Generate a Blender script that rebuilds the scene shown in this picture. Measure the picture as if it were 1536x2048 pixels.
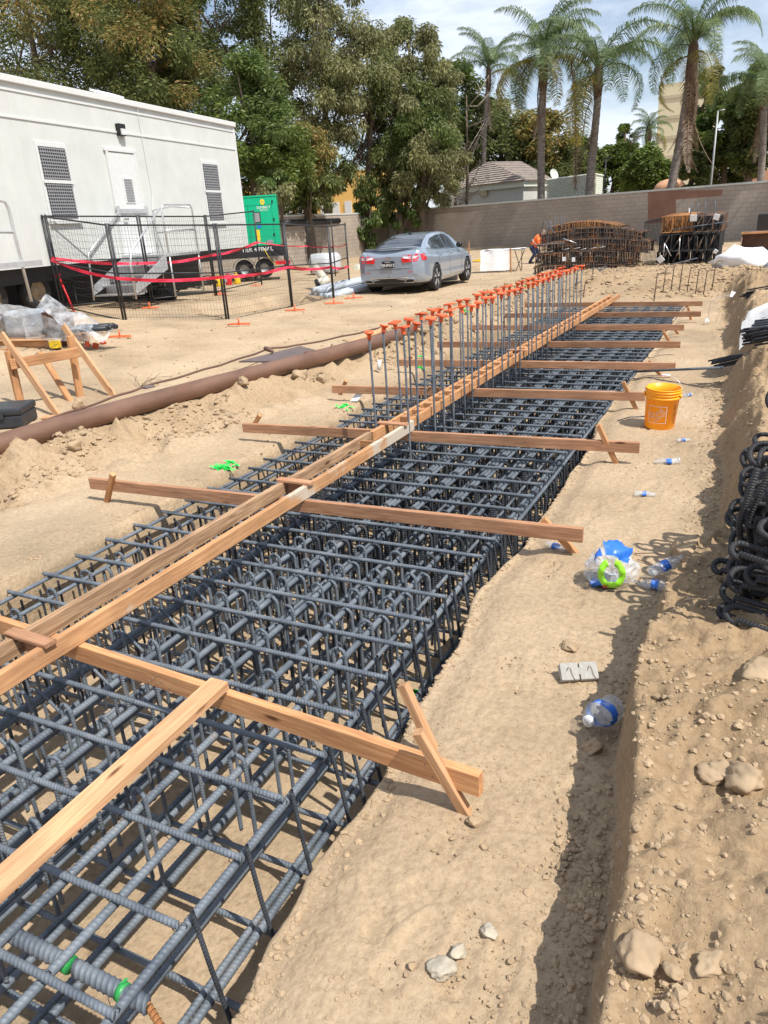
import bpy, math, random
import numpy as np
from mathutils import Vector, Matrix, Euler
for o in list(bpy.data.objects): bpy.data.objects.remove(o)
S = bpy.context.scene
COL = S.collection
R_ = math.radians
# ---------------- camera (solved from the vanishing points of the photograph) ----------------
EYE = 1.9
CX, CY, FP = 768.0, 1024.0, 1470.0
RW = np.array([[0.89728563, 0.106783, -0.42834085], [0.4370564, -0.35144741, 0.827929], [-0.06213054, -0.9300979, -0.36201891]])
RW[0] = [0.89728563, 0.106783, -0.42834085]
# rows of RW: world X, Y, Z axes expressed in camera (right, down, forward)
cam_d = bpy.data.cameras.new('camera'); cam = bpy.data.objects.new('camera', cam_d); COL.objects.link(cam)
cam_d.sensor_fit = 'VERTICAL'; cam_d.sensor_height = 36.0; cam_d.lens = 36.0 * FP / 2048.0
cam_d.clip_start = 0.05; cam_d.clip_end = 3000
right = Vector(RW[:, 0]); down = Vector(RW[:, 1]); fwd = Vector(RW[:, 2])
m3 = Matrix((right, -down, -fwd)).transposed()
cam.matrix_world = Matrix.Translation((0, 0, EYE)) @ m3.to_4x4()
S.camera = cam
S.render.resolution_x = 768; S.render.resolution_y = 1024
# ---------------- world, sun, exposure ----------------
SUN_EL, SUN_AZ = 57.0, -19.0      # azimuth from +X
sv = Vector((math.cos(R_(SUN_EL)) * math.cos(R_(SUN_AZ)), math.cos(R_(SUN_EL)) * math.sin(R_(SUN_AZ)), math.sin(R_(SUN_EL))))
W = bpy.data.worlds.new('World'); S.world = W; W.use_nodes = True
wn, wl = W.node_tree.nodes, W.node_tree.links
bg = wn['Background']
sky = wn.new('ShaderNodeTexSky'); sky.sky_type = 'NISHITA'; sky.sun_disc = False
sky.sun_elevation = R_(SUN_EL); sky.sun_rotation = math.atan2(sv.x, sv.y)
sky.altitude = 50; sky.dust_density = .8; sky.ozone_density = 1.0
tc = wn.new('ShaderNodeTexCoord')
mp = wn.new('ShaderNodeMapping'); mp.inputs['Scale'].default_value = (1.6, 1.6, 5.0); mp.inputs['Location'].default_value = (0.3, 0.1, 0.2)
nz = wn.new('ShaderNodeTexNoise'); nz.inputs['Scale'].default_value = 2.2; nz.inputs['Detail'].default_value = 7; nz.inputs['Roughness'].default_value = 0.58
cr = wn.new('ShaderNodeValToRGB'); cr.color_ramp.elements[0].position = 0.40; cr.color_ramp.elements[1].position = 0.60
cr.color_ramp.elements[0].color = (0.12, 0.12, 0.12, 1); cr.color_ramp.elements[1].color = (0.95, 0.95, 0.95, 1)
mx = wn.new('ShaderNodeMixRGB'); mx.inputs[2].default_value = (7.6, 8.3, 9.6, 1)
wl.new(tc.outputs['Generated'], mp.inputs[0]); wl.new(mp.outputs[0], nz.inputs['Vector']); wl.new(nz.outputs[0], cr.inputs[0])
wl.new(cr.outputs[0], mx.inputs[0]); wl.new(sky.outputs[0], mx.inputs[1]); wl.new(mx.outputs[0], bg.inputs[0])
bg.inputs[1].default_value = 0.11
sd = bpy.data.lights.new('sun', 'SUN'); sd.energy = 5.0; sd.angle = R_(0.5); sd.color = (1.0, 0.955, 0.88)
sun = bpy.data.objects.new('sun', sd); COL.objects.link(sun)
sun.rotation_euler = (-sv).to_track_quat('-Z', 'Y').to_euler(); sun.location = (0, 0, 30)
S.view_settings.view_transform = 'Standard'; S.view_settings.look = 'None'; S.view_settings.exposure = 0.25; S.view_settings.gamma = 1
S.render.engine = 'CYCLES'

# ---------------- picture <-> place helpers ----------------
def ray(px, py): return RW @ np.array([px - CX, py - CY, FP])
def at(px, py, z):
    r = ray(px, py); t = (z - EYE) / r[2]; return Vector((r[0] * t, r[1] * t, z))
def DY(px, py, Y):
    r = ray(px, py); t = Y / r[1]; return Vector((r[0] * t, Y, EYE + r[2] * t))
def proj(x, y, z):
    v = RW.T @ np.array([x, y, z - EYE]); return CX + FP * v[0] / v[2], CY + FP * v[1] / v[2]
def HZ(x, y, py):
    lo, hi = -5.0, 60.0
    for _ in range(45):
        m = (lo + hi) / 2
        if proj(x, y, m)[1] > py: lo = m
        else: hi = m
    return m

# ---------------- object helpers ----------------
MATW = {}
def tagp(o, label=None, cat=None, group=None, kind=None):
    if label: o['label'] = label
    if cat: o['category'] = cat
    if group: o['group'] = group
    if kind: o['kind'] = kind
    return o
def thing(name, label, cat, loc=(0, 0, 0), rz=0.0, group=None, rot=None):
    o = bpy.data.objects.new(name, None); COL.objects.link(o); o.empty_display_size = 0.1
    M = Matrix.Translation(loc) @ (rot.to_4x4() if rot is not None else Matrix.Rotation(rz, 4, 'Z'))
    o.matrix_world = M; MATW[o.name] = M
    return tagp(o, label, cat, group)
def WM(o):
    if o.name in MATW: return MATW[o.name]
    return WM(o.parent) @ o.matrix_local if o.parent else o.matrix_local.copy()
def mesh_np(V, F, uv=None, smooth=False):
    """V (n,3); F list of arrays (k, n-gon)"""
    me = bpy.data.meshes.new('m')
    V = np.asarray(V, dtype=np.float32)
    if not isinstance(F, list): F = [F]
    F = [np.asarray(f, dtype=np.int32) for f in F if len(f)]
    nl = sum(f.size for f in F); nf = sum(len(f) for f in F)
    me.vertices.add(len(V)); me.vertices.foreach_set('co', V.ravel())
    me.loops.add(nl); me.polygons.add(nf)
    vi = np.concatenate([f.ravel() for f in F]); me.loops.foreach_set('vertex_index', vi)
    tot = np.concatenate([np.full(len(f), f.shape[1], dtype=np.int32) for f in F])
    st = np.concatenate([[0], np.cumsum(tot)[:-1]]).astype(np.int32)
    me.polygons.foreach_set('loop_start', st); me.polygons.foreach_set('loop_total', tot)
    me.polygons.foreach_set('use_smooth', np.full(nf, bool(smooth)))
    if uv is not None:
        l = me.uv_layers.new(name='UVMap'); l.data.foreach_set('uv', np.asarray(uv, dtype=np.float32)[vi].ravel())
    me.update(calc_edges=True); me.validate()
    return me
class MB:
    """collects verts / faces of one mesh"""
    def __init__(s): s.V = []; s.F = {3: [], 4: []}; s.N = {}; s.U = []; s.n = 0
    def add(s, V, F, UV=None):
        V = np.asarray(V, dtype=float)
        for f in F:
            k = len(f)
            if k in (3, 4): s.F[k].append([i + s.n for i in f])
            else: s.N.setdefault(k, []).append([i + s.n for i in f])
        s.V.append(V); s.U.append(np.zeros((len(V), 2)) if UV is None else np.asarray(UV)); s.n += len(V)
        return s
    def addq(s, V, Q, UV=None):
        V = np.asarray(V, dtype=float)
        s.F[4].extend((np.asarray(Q) + s.n).tolist()); s.V.append(V)
        s.U.append(np.zeros((len(V), 2)) if UV is None else np.asarray(UV)); s.n += len(V); return s
    def box(s, c, d, rot=None, taper=None):
        c = np.array(c, float); d = np.array(d, float) / 2
        v = np.array([[x, y, z] for x in (-1, 1) for y in (-1, 1) for z in (-1, 1)], float) * d
        if taper is not None: v[v[:, 2] > 0, :2] *= taper
        if rot is not None: v = v @ np.array(rot.to_3x3() if hasattr(rot, 'to_3x3') else rot).T
        return s.add(v + c, [(0, 1, 3, 2), (4, 6, 7, 5), (0, 4, 5, 1), (2, 3, 7, 6), (0, 2, 6, 4), (1, 5, 7, 3)])
    def bbox(s, x0, x1, y0, y1, z0, z1): return s.box(((x0 + x1) / 2, (y0 + y1) / 2, (z0 + z1) / 2), (abs(x1 - x0), abs(y1 - y0), abs(z1 - z0)))
    def quad(s, a, b, c, d): return s.add([tuple(a), tuple(b), tuple(c), tuple(d)], [(0, 1, 2, 3)])
    def tube(s, P, r, n=8, caps=True, rib=None, up=None):
        """tube through points P with radius r (number or list)"""
        P = np.asarray([tuple(p) for p in P], float)
        if rib:
            L = np.concatenate([[0], np.cumsum(np.linalg.norm(np.diff(P, axis=0), axis=1))]); T = L[-1]
            pitch, hgt = rib
            k = np.arange(0, T, pitch)
            ts = np.concatenate([k, k + pitch * .60, k + pitch * .72, k + pitch * .88]); rr = np.concatenate([np.zeros(len(k)), np.zeros(len(k)), np.ones(len(k)) * hgt, np.ones(len(k)) * hgt])
            o = np.argsort(ts); ts = ts[o]; rr = rr[o]; ok = ts < T; ts = ts[ok]; rr = rr[ok]
            P = np.stack([np.interp(ts, L, P[:, i]) for i in range(3)], 1); r = r + rr
        m = len(P); r = np.full(m, r) if np.isscalar(r) else np.asarray(r, float)
        T_ = np.gradient(P, axis=0); T_ /= (np.linalg.norm(T_, axis=1)[:, None] + 1e-9)
        u0 = np.array([0, 0, 1.]) if abs(T_[0][2]) < .9 else np.array([1., 0, 0])
        if up is not None: u0 = np.array(up, float)
        A = np.zeros_like(P); a = np.cross(T_[0], u0); a /= np.linalg.norm(a) + 1e-9
        if m > 40 or rib:
            A = np.cross(T_, u0); A /= (np.linalg.norm(A, axis=1)[:, None] + 1e-9)
        else:
            for i in range(m):
                a = a - T_[i] * (a @ T_[i]); a /= np.linalg.norm(a) + 1e-9; A[i] = a
        B = np.cross(T_, A)
        th = np.arange(n) * 2 * math.pi / n
        skew = 0.0
        ring = P[:, None, :] + r[:, None, None] * (np.cos(th)[None, :, None] * A[:, None, :] + np.sin(th)[None, :, None] * B[:, None, :])
        L = np.concatenate([[0], np.cumsum(np.linalg.norm(np.diff(P, axis=0), axis=1))])
        if rib: # slant the ribs
            ring = ring + (np.cos(th)[None, :, None] * pitch * .42) * T_[:, None, :]
        UV = np.stack([np.broadcast_to(np.abs(np.arange(n) / n - .5)[None, :], (m, n)), np.broadcast_to(L[:, None], (m, n))], -1).reshape(-1, 2)
        i = np.arange(m - 1)[:, None] * n; j = np.arange(n)[None, :]; j2 = (j + 1) % n
        Q = np.stack([i + j, i + j2, i + n + j2, i + n + j], -1).reshape(-1, 4)
        base = s.n; s.addq(ring.reshape(-1, 3), Q, UV)
        if caps:
            s.N.setdefault(n, []).append([base + k for k in range(n)][::-1]); s.N[n].append([base + (m - 1) * n + k for k in range(n)])
        return s
    def lathe(s, prof, c=(0, 0, 0), n=24, rot=None, close=False, sx=1, sy=1):
        prof = np.asarray(prof, float); m = len(prof); th = np.arange(n) * 2 * math.pi / n
        V = np.stack([prof[:, 0][:, None] * np.cos(th) * sx, prof[:, 0][:, None] * np.sin(th) * sy, np.broadcast_to(prof[:, 1][:, None], (m, n))], -1).reshape(-1, 3)
        if rot is not None: V = V @ np.array(rot.to_3x3() if hasattr(rot, 'to_3x3') else rot).T
        i = np.arange(m - 1)[:, None] * n; j = np.arange(n)[None, :]; j2 = (j + 1) % n
        Q = np.stack([i + j, i + j2, i + n + j2, i + n + j], -1).reshape(-1, 4)
        return s.addq(V + np.array(c, float), Q)
    def rock(s, c, r, seed=0, sc=(1, 1, .75)):
        rg = np.random.RandomState(seed); V, F = ICO
        V = V * (1 + .38 * (rg.rand(len(V), 1) - .5)) * r * np.array(sc)
        a = rg.rand() * 6.28; ca, sa = math.cos(a), math.sin(a)
        V = V @ np.array([[ca, -sa, 0], [sa, ca, 0], [0, 0, 1]]).T
        return s.add(V + np.array(c, float), F)
    def mesh(s, smooth=False):
        F = []; V = np.concatenate(s.V) if s.V else np.zeros((0, 3)); U = np.concatenate(s.U)
        for k in (3, 4):
            if s.F[k]: F.append(np.array(s.F[k]))
        for k in s.N: F.append(np.array(s.N[k]))
        return mesh_np(V, F, U, smooth)
def link(name, me, mat, parent=None, mats=None):
    o = bpy.data.objects.new(name, me); COL.objects.link(o)
    if mat is not None and len(me.materials) == 0: me.materials.append(mat)
    if parent is not None: o.parent = parent
    return o
def part(name, mb, mat, parent=None, smooth=False, world=False, bevel=0, subsurf=0, solid=0, label=None):
    if world and parent is not None:
        Mi = np.array(WM(parent).inverted())
        mb.V = [v @ Mi[:3, :3].T + Mi[:3, 3] for v in mb.V]
    me = mb.mesh(smooth); o = link(name, me, mat, parent)
    if solid: md = o.modifiers.new('s', 'SOLIDIFY'); md.thickness = solid
    if bevel: md = o.modifiers.new('b', 'BEVEL'); md.width = bevel; md.segments = 2; md.limit_method = 'ANGLE'
    if subsurf: md = o.modifiers.new('u', 'SUBSURF'); md.levels = subsurf; md.render_levels = subsurf
    if label: o['label'] = label
    return o
def solo(name, mb, mat, label, cat, loc=None, group=None, kind=None, **kw):
    """a thing of one mesh; verts in world coordinates, origin moved to loc"""
    if loc is not None: mb.V = [v - np.array(tuple(loc)) for v in mb.V]
    o = part(name, mb, mat, None, **kw)
    if loc is not None: o.location = loc
    MATW[o.name] = Matrix.Translation(loc if loc is not None else (0, 0, 0))
    return tagp(o, label, cat, group, kind)
def dup(o, loc=None, rz=None, label=None, mw=None):
    r = o.copy(); COL.objects.link(r)
    if mw is not None: r.matrix_world = mw
    else:
        if loc is not None: r.location = loc
        if rz is not None: r.rotation_euler = (0, 0, rz)
    MATW[r.name] = Matrix.Translation(r.location) @ r.rotation_euler.to_matrix().to_4x4()
    if label: r['label'] = label
    for ch in o.children:
        c = ch.copy(); COL.objects.link(c); c.parent = r
        for g in ch.children:
            d = g.copy(); COL.objects.link(d); d.parent = c
    return r
def ico(sub=1):
    t = (1 + 5 ** .5) / 2
    V = np.array([(-1, t, 0), (1, t, 0), (-1, -t, 0), (1, -t, 0), (0, -1, t), (0, 1, t), (0, -1, -t), (0, 1, -t), (t, 0, -1), (t, 0, 1), (-t, 0, -1), (-t, 0, 1)], float)
    F = [(0, 11, 5), (0, 5, 1), (0, 1, 7), (0, 7, 10), (0, 10, 11), (1, 5, 9), (5, 11, 4), (11, 10, 2), (10, 7, 6), (7, 1, 8), (3, 9, 4), (3, 4, 2), (3, 2, 6), (3, 6, 8), (3, 8, 9), (4, 9, 5), (2, 4, 11), (6, 2, 10), (8, 6, 7), (9, 8, 1)]
    V /= np.linalg.norm(V[0])
    for _ in range(sub):
        V = V.tolist(); c = {}; G = []
        def mid(a, b):
            k = (min(a, b), max(a, b))
            if k not in c:
                p = (np.array(V[a]) + np.array(V[b])); p /= np.linalg.norm(p); V.append(p.tolist()); c[k] = len(V) - 1
            return c[k]
        for a, b, d in F:
            x, y, z = mid(a, b), mid(b, d), mid(d, a); G += [(a, x, z), (b, y, x), (d, z, y), (x, y, z)]
        F = G; V = np.array(V)
    return V, F
ICO = ico(0); ICO1 = ico(1); ICO2 = ico(2)
def plank_mb(L, w, h, b=.003):
    """board along local X, centred, w (y) by h (z), eased edges"""
    mb = MB(); x = L / 2; y = w / 2; z = h / 2
    sec = [(-y + b, -z), (y - b, -z), (y, -z + b), (y, z - b), (y - b, z), (-y + b, z), (-y, z - b), (-y, -z + b)]
    V = [(sx, a, c) for sx in (-x, x) for a, c in sec]
    F = [(i, (i + 1) % 8, 8 + (i + 1) % 8, 8 + i) for i in range(8)] + [tuple(range(8))[::-1], tuple(range(8, 16))]
    return mb.add(V, F)
def plank(name, p0, p1, w, h, mat, parent, up=(0, 0, 1), label=None, cat=None, group=None, twist=0):
    p0, p1 = Vector(p0), Vector(p1); d = p1 - p0; L = d.length; X = d.normalized(); Z = Vector(up); Y = Z.cross(X).normalized(); Z = X.cross(Y)
    M = Matrix((X, Y, Z)).transposed().to_4x4(); M.translation = (p0 + p1) / 2
    if twist: M = M @ Matrix.Rotation(twist, 4, 'X')
    o = link(name, plank_mb(L, w, h).mesh(), mat, parent)
    if parent is not None: o.matrix_local = MATW[parent.name].inverted() @ M
    else: o.matrix_world = M
    if label: tagp(o, label, cat, group)
    return o
def text_mesh(name, body, size, mat, parent, M, extrude=.002, align='CENTER', sx=1.0):
    cu = bpy.data.curves.new('t', 'FONT'); cu.body = body; cu.size = size; cu.align_x = align; cu.align_y = 'CENTER'; cu.extrude = extrude; cu.resolution_u = 3
    to = bpy.data.objects.new('t', cu); COL.objects.link(to); bpy.context.view_layer.update()
    me = bpy.data.meshes.new_from_object(to.evaluated_get(bpy.context.evaluated_depsgraph_get()))
    bpy.data.objects.remove(to); me.materials.clear(); 
    if sx != 1.0: me.transform(Matrix.Diagonal((sx, 1, 1, 1)))
    o = link(name, me, mat, parent); o.matrix_local = M
    return o
# ---------------- materials ----------------
def nt(name):
    m = bpy.data.materials.new(name); m.use_nodes = True
    return m, m.node_tree.nodes, m.node_tree.links, m.node_tree.nodes['Principled BSDF']
def mat(name, col, rough=.6, metal=0, var=.12, scale=12, bump=0, bscale=60, rnd=0, col2=None, c2pos=(.5, .7), spec=.5, coat=0, trans=0, ior=1.45, alpha=1, coord='Object', emit=None, stretch=None, sss=0):
    m, n, l, p = nt(name)
    p.inputs['Roughness'].default_value = rough; p.inputs['Metallic'].default_value = metal; p.inputs['Specular IOR Level'].default_value = spec
    p.inputs['Coat Weight'].default_value = coat; p.inputs['Transmission Weight'].default_value = trans; p.inputs['IOR'].default_value = ior; p.inputs['Alpha'].default_value = alpha
    t = n.new('ShaderNodeTexCoord'); src = t.outputs[coord]
    if stretch:
        mpn = n.new('ShaderNodeMapping'); mpn.inputs['Scale'].default_value = stretch; l.new(src, mpn.inputs[0]); src = mpn.outputs[0]
    nz = n.new('ShaderNodeTexNoise'); nz.inputs['Scale'].default_value = scale; nz.inputs['Detail'].default_value = 6; nz.inputs['Roughness'].default_value = .6; l.new(src, nz.inputs['Vector'])
    hs = n.new('ShaderNodeHueSaturation'); hs.inputs['Color'].default_value = (*col, 1)
    mr = n.new('ShaderNodeMapRange'); mr.inputs[1].default_value = .3; mr.inputs[2].default_value = .7; mr.inputs[3].default_value = 1 - var; mr.inputs[4].default_value = 1 + var
    l.new(nz.outputs[0], mr.inputs[0]); v = mr.outputs[0]
    if rnd:
        oi = n.new('ShaderNodeObjectInfo'); r2 = n.new('ShaderNodeMapRange'); r2.inputs[3].default_value = 1 - rnd; r2.inputs[4].default_value = 1 + rnd
        l.new(oi.outputs['Random'], r2.inputs[0]); mm = n.new('ShaderNodeMath'); mm.operation = 'MULTIPLY'; l.new(v, mm.inputs[0]); l.new(r2.outputs[0], mm.inputs[1]); v = mm.outputs[0]
    l.new(v, hs.inputs['Value'])
    if col2:
        n2 = n.new('ShaderNodeTexNoise'); n2.inputs['Scale'].default_value = scale * .6; n2.inputs['Detail'].default_value = 8; n2.inputs['Roughness'].default_value = .65; l.new(src, n2.inputs['Vector'])
        rp = n.new('ShaderNodeValToRGB'); rp.color_ramp.elements[0].position = c2pos[0]; rp.color_ramp.elements[1].position = c2pos[1]; l.new(n2.outputs[0], rp.inputs[0])
        mix = n.new('ShaderNodeMixRGB'); l.new(rp.outputs[0], mix.inputs[0]); mix.inputs[1].default_value = (*col, 1); mix.inputs[2].default_value = (*col2, 1); l.new(mix.outputs[0], hs.inputs['Color'])
    l.new(hs.outputs[0], p.inputs['Base Color'])
    if emit: p.inputs['Emission Color'].default_value = (*emit, 1); p.inputs['Emission Strength'].default_value = 1
    if bump:
        n3 = n.new('ShaderNodeTexNoise'); n3.inputs['Scale'].default_value = bscale; n3.inputs['Detail'].default_value = 5; l.new(src, n3.inputs['Vector'])
        b = n.new('ShaderNodeBump'); b.inputs['Strength'].default_value = .6; b.inputs['Distance'].default_value = bump; l.new(n3.outputs[0], b.inputs['Height']); l.new(b.outputs[0], p.inputs['Normal'])
    return m
def ground_mat():
    m, n, l, p = nt('sandy_dirt'); p.inputs['Roughness'].default_value = .95; p.inputs['Specular IOR Level'].default_value = .15
    t = n.new('ShaderNodeTexCoord')
    def noise(sc, det=8, ro=.6):
        a = n.new('ShaderNodeTexNoise'); a.inputs['Scale'].default_value = sc; a.inputs['Detail'].default_value = det; a.inputs['Roughness'].default_value = ro; l.new(t.outputs['Object'], a.inputs['Vector']); return a.outputs[0]
    def ramp(src, e):
        r = n.new('ShaderNodeValToRGB'); r.color_ramp.elements[0].position = e[0][0]; r.color_ramp.elements[0].color = (*e[0][1], 1)
        r.color_ramp.elements[1].position = e[-1][0]; r.color_ramp.elements[1].color = (*e[-1][1], 1)
        for q in e[1:-1]: x = r.color_ramp.elements.new(q[0]); x.color = (*q[1], 1)
        l.new(src, r.inputs[0]); return r.outputs[0]
    a = ramp(noise(.9, 9, .62), [(.3, (.330, .243, .155)), (.5, (.425, .318, .207)), (.72, (.495, .378, .255))])
    b = ramp(noise(34, 6, .7), [(.3, (.74, .72, .70)), (.55, (1, 1, 1)), (.78, (1.13, 1.13, 1.13))])
    mx = n.new('ShaderNodeMixRGB'); mx.blend_type = 'MULTIPLY'; mx.inputs[0].default_value = 1; l.new(a, mx.inputs[1]); l.new(b, mx.inputs[2])
    # greyer, damper clay patches
    c = ramp(noise(.55, 5, .5), [(.56, (0, 0, 0)), (.66, (1, 1, 1))])
    mg = n.new('ShaderNodeMixRGB'); mg.blend_type = 'MULTIPLY'; mg.inputs[2].default_value = (.84, .86, .88, 1)
    l.new(c, mg.inputs[0]); l.new(mx.outputs[0], mg.inputs[1]); at_ = n.new('ShaderNodeAttribute'); at_.attribute_name = 'dug'; md_ = n.new('ShaderNodeMixRGB'); md_.blend_type = 'MULTIPLY'; md_.inputs[2].default_value = (.80, .755, .69, 1); l.new(at_.outputs['Fac'], md_.inputs[0]); l.new(mg.outputs[0], md_.inputs[1]); l.new(md_.outputs[0], p.inputs['Base Color'])
    # bump
    h1 = noise(9, 10, .68); h2 = noise(70, 8, .7); vo = n.new('ShaderNodeTexVoronoi'); vo.inputs['Scale'].default_value = 45; l.new(t.outputs['Object'], vo.inputs['Vector'])
    b1 = n.new('ShaderNodeBump'); b1.inputs['Strength'].default_value = .7; b1.inputs['Distance'].default_value = .026; l.new(h1, b1.inputs['Height'])
    b2 = n.new('ShaderNodeBump'); b2.inputs['Strength'].default_value = .6; b2.inputs['Distance'].default_value = .006; l.new(h2, b2.inputs['Height']); l.new(b1.outputs[0], b2.inputs['Normal'])
    b3 = n.new('ShaderNodeBump'); b3.inputs['Strength'].default_value = .3; b3.inputs['Distance'].default_value = .008; b3.invert = True; l.new(vo.outputs[0], b3.inputs['Height']); l.new(b2.outputs[0], b3.inputs['Normal'])
    l.new(b3.outputs[0], p.inputs['Normal']); return m
def wood_mat(name, c1, c2, gray=None, knots=True):
    """grain along local X"""
    m, n, l, p = nt(name); p.inputs['Roughness'].default_value = .75; p.inputs['Specular IOR Level'].default_value = .25
    t = n.new('ShaderNodeTexCoord'); oi = n.new('ShaderNodeObjectInfo')
    vm = n.new('ShaderNodeVectorMath'); vm.operation = 'ADD'; sc = n.new('ShaderNodeMath'); sc.operation = 'MULTIPLY'; sc.inputs[1].default_value = 37; l.new(oi.outputs['Random'], sc.inputs[0])
    l.new(t.outputs['Object'], vm.inputs[0]); l.new(sc.outputs[0], vm.inputs[1])
    mp = n.new('ShaderNodeMapping'); mp.inputs['Scale'].default_value = (1.2, 22, 22); l.new(vm.outputs[0], mp.inputs[0])
    nz = n.new('ShaderNodeTexNoise'); nz.inputs['Scale'].default_value = 2.6; nz.inputs['Detail'].default_value = 6; nz.inputs['Distortion'].default_value = 1.2; l.new(mp.outputs[0], nz.inputs['Vector'])
    r = n.new('ShaderNodeValToRGB'); r.color_ramp.elements[0].position = .38; r.color_ramp.elements[0].color = (*c2, 1); r.color_ramp.elements[1].position = .62; r.color_ramp.elements[1].color = (*c1, 1); l.new(nz.outputs[0], r.inputs[0])
    # blotches / knots
    n2 = n.new('ShaderNodeTexNoise'); n2.inputs['Scale'].default_value = 3.2; n2.inputs['Detail'].default_value = 3; l.new(vm.outputs[0], n2.inputs['Vector'])
    r2 = n.new('ShaderNodeMapRange'); r2.inputs[1].default_value = .3; r2.inputs[2].default_value = .75; r2.inputs[3].default_value = .78; r2.inputs[4].default_value = 1.15; l.new(n2.outputs[0], r2.inputs[0])
    r3 = n.new('ShaderNodeMapRange'); r3.inputs[3].default_value = .82; r3.inputs[4].default_value = 1.16; l.new(oi.outputs['Random'], r3.inputs[0])
    mu = n.new('ShaderNodeMath'); mu.operation = 'MULTIPLY'; l.new(r2.outputs[0], mu.inputs[0]); l.new(r3.outputs[0], mu.inputs[1])
    hs = n.new('ShaderNodeHueSaturation'); l.new(mu.outputs[0], hs.inputs['Value']); l.new(r.outputs[0], hs.inputs['Color']); out = hs.outputs[0]
    if knots:
        mk = n.new('ShaderNodeMapping'); mk.inputs['Scale'].default_value = (2.2, 9, 9); l.new(vm.outputs[0], mk.inputs[0])
        vo = n.new('ShaderNodeTexVoronoi'); vo.inputs['Scale'].default_value = 1.0; l.new(mk.outputs[0], vo.inputs['Vector'])
        rk = n.new('ShaderNodeValToRGB'); rk.color_ramp.elements[0].position = .05; rk.color_ramp.elements[0].color = (1, 1, 1, 1); rk.color_ramp.elements[1].position = .12; rk.color_ramp.elements[1].color = (0, 0, 0, 1); l.new(vo.outputs[0], rk.inputs[0])
        mk2 = n.new('ShaderNodeMixRGB'); mk2.inputs[2].default_value = (c2[0] * .3, c2[1] * .25, c2[2] * .22, 1); l.new(rk.outputs[0], mk2.inputs[0]); l.new(out, mk2.inputs[1]); out = mk2.outputs[0]
    if gray:
        n4 = n.new('ShaderNodeTexNoise'); n4.inputs['Scale'].default_value = 1.9; n4.inputs['Detail'].default_value = 9; n4.inputs['Roughness'].default_value = .7
        l.new(vm.outputs[0], n4.inputs['Vector']); r4 = n.new('ShaderNodeValToRGB'); r4.color_ramp.elements[0].position = .53; r4.color_ramp.elements[1].position = .60; sxx = n.new('ShaderNodeSeparateXYZ'); l.new(t.outputs['Object'], sxx.inputs[0]); ma4 = n.new('ShaderNodeMath'); ma4.operation = 'MULTIPLY_ADD'; ma4.inputs[1].default_value = .055; l.new(sxx.outputs[0], ma4.inputs[0]); l.new(n4.outputs[0], ma4.inputs[2]); l.new(ma4.outputs[0], r4.inputs[0])
        mg = n.new('ShaderNodeMixRGB'); mg.inputs[2].default_value = (*gray, 1); l.new(r4.outputs[0], mg.inputs[0]); l.new(out, mg.inputs[1]); out = mg.outputs[0]
    l.new(out, p.inputs['Base Color'])
    b = n.new('ShaderNodeBump'); b.inputs['Strength'].default_value = .5; b.inputs['Distance'].default_value = .003; l.new(nz.outputs[0], b.inputs['Height']); l.new(b.outputs[0], p.inputs['Normal'])
    return m
def rebar_mat(name, c1, c2, rust, rustpos=(.6, .75), pitch=.016, ribs=True, bumpd=.0022):
    m, n, l, p = nt(name); p.inputs['Metallic'].default_value = .12; p.inputs['Roughness'].default_value = .58; p.inputs['Specular IOR Level'].default_value = .3
    t = n.new('ShaderNodeTexCoord')
    nz = n.new('ShaderNodeTexNoise'); nz.inputs['Scale'].default_value = 4.5; nz.inputs['Detail'].default_value = 9; nz.inputs['Roughness'].default_value = .7; l.new(t.outputs['Object'], nz.inputs['Vector'])
    r = n.new('ShaderNodeValToRGB'); r.color_ramp.elements[0].position = .35; r.color_ramp.elements[0].color = (*c1, 1); r.color_ramp.elements[1].position = .6; r.color_ramp.elements[1].color = (*c2, 1)
    e = r.color_ramp.elements.new(rustpos[0]); e.color = (*c2, 1); r.color_ramp.elements[-1].position = rustpos[1]; r.color_ramp.elements[-1].color = (*rust, 1)
    l.new(nz.outputs[0], r.inputs[0]); l.new(r.outputs[0], p.inputs['Base Color'])
    if ribs:
        sx = n.new('ShaderNodeSeparateXYZ'); l.new(t.outputs['UV'], sx.inputs[0])
        ma = n.new('ShaderNodeMath'); ma.operation = 'MULTIPLY_ADD'; ma.inputs[1].default_value = .035; l.new(sx.outputs[0], ma.inputs[0]); l.new(sx.outputs[1], ma.inputs[2])
        mb = n.new('ShaderNodeMath'); mb.operation = 'MULTIPLY'; mb.inputs[1].default_value = 2 * math.pi / pitch; l.new(ma.outputs[0], mb.inputs[0])
        ms = n.new('ShaderNodeMath'); ms.operation = 'SINE'; l.new(mb.outputs[0], ms.inputs[0])
        b = n.new('ShaderNodeBump'); b.inputs['Strength'].default_value = 1; b.inputs['Distance'].default_value = bumpd; l.new(ms.outputs[0], b.inputs['Height']); l.new(b.outputs[0], p.inputs['Normal'])
    return m
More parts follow.
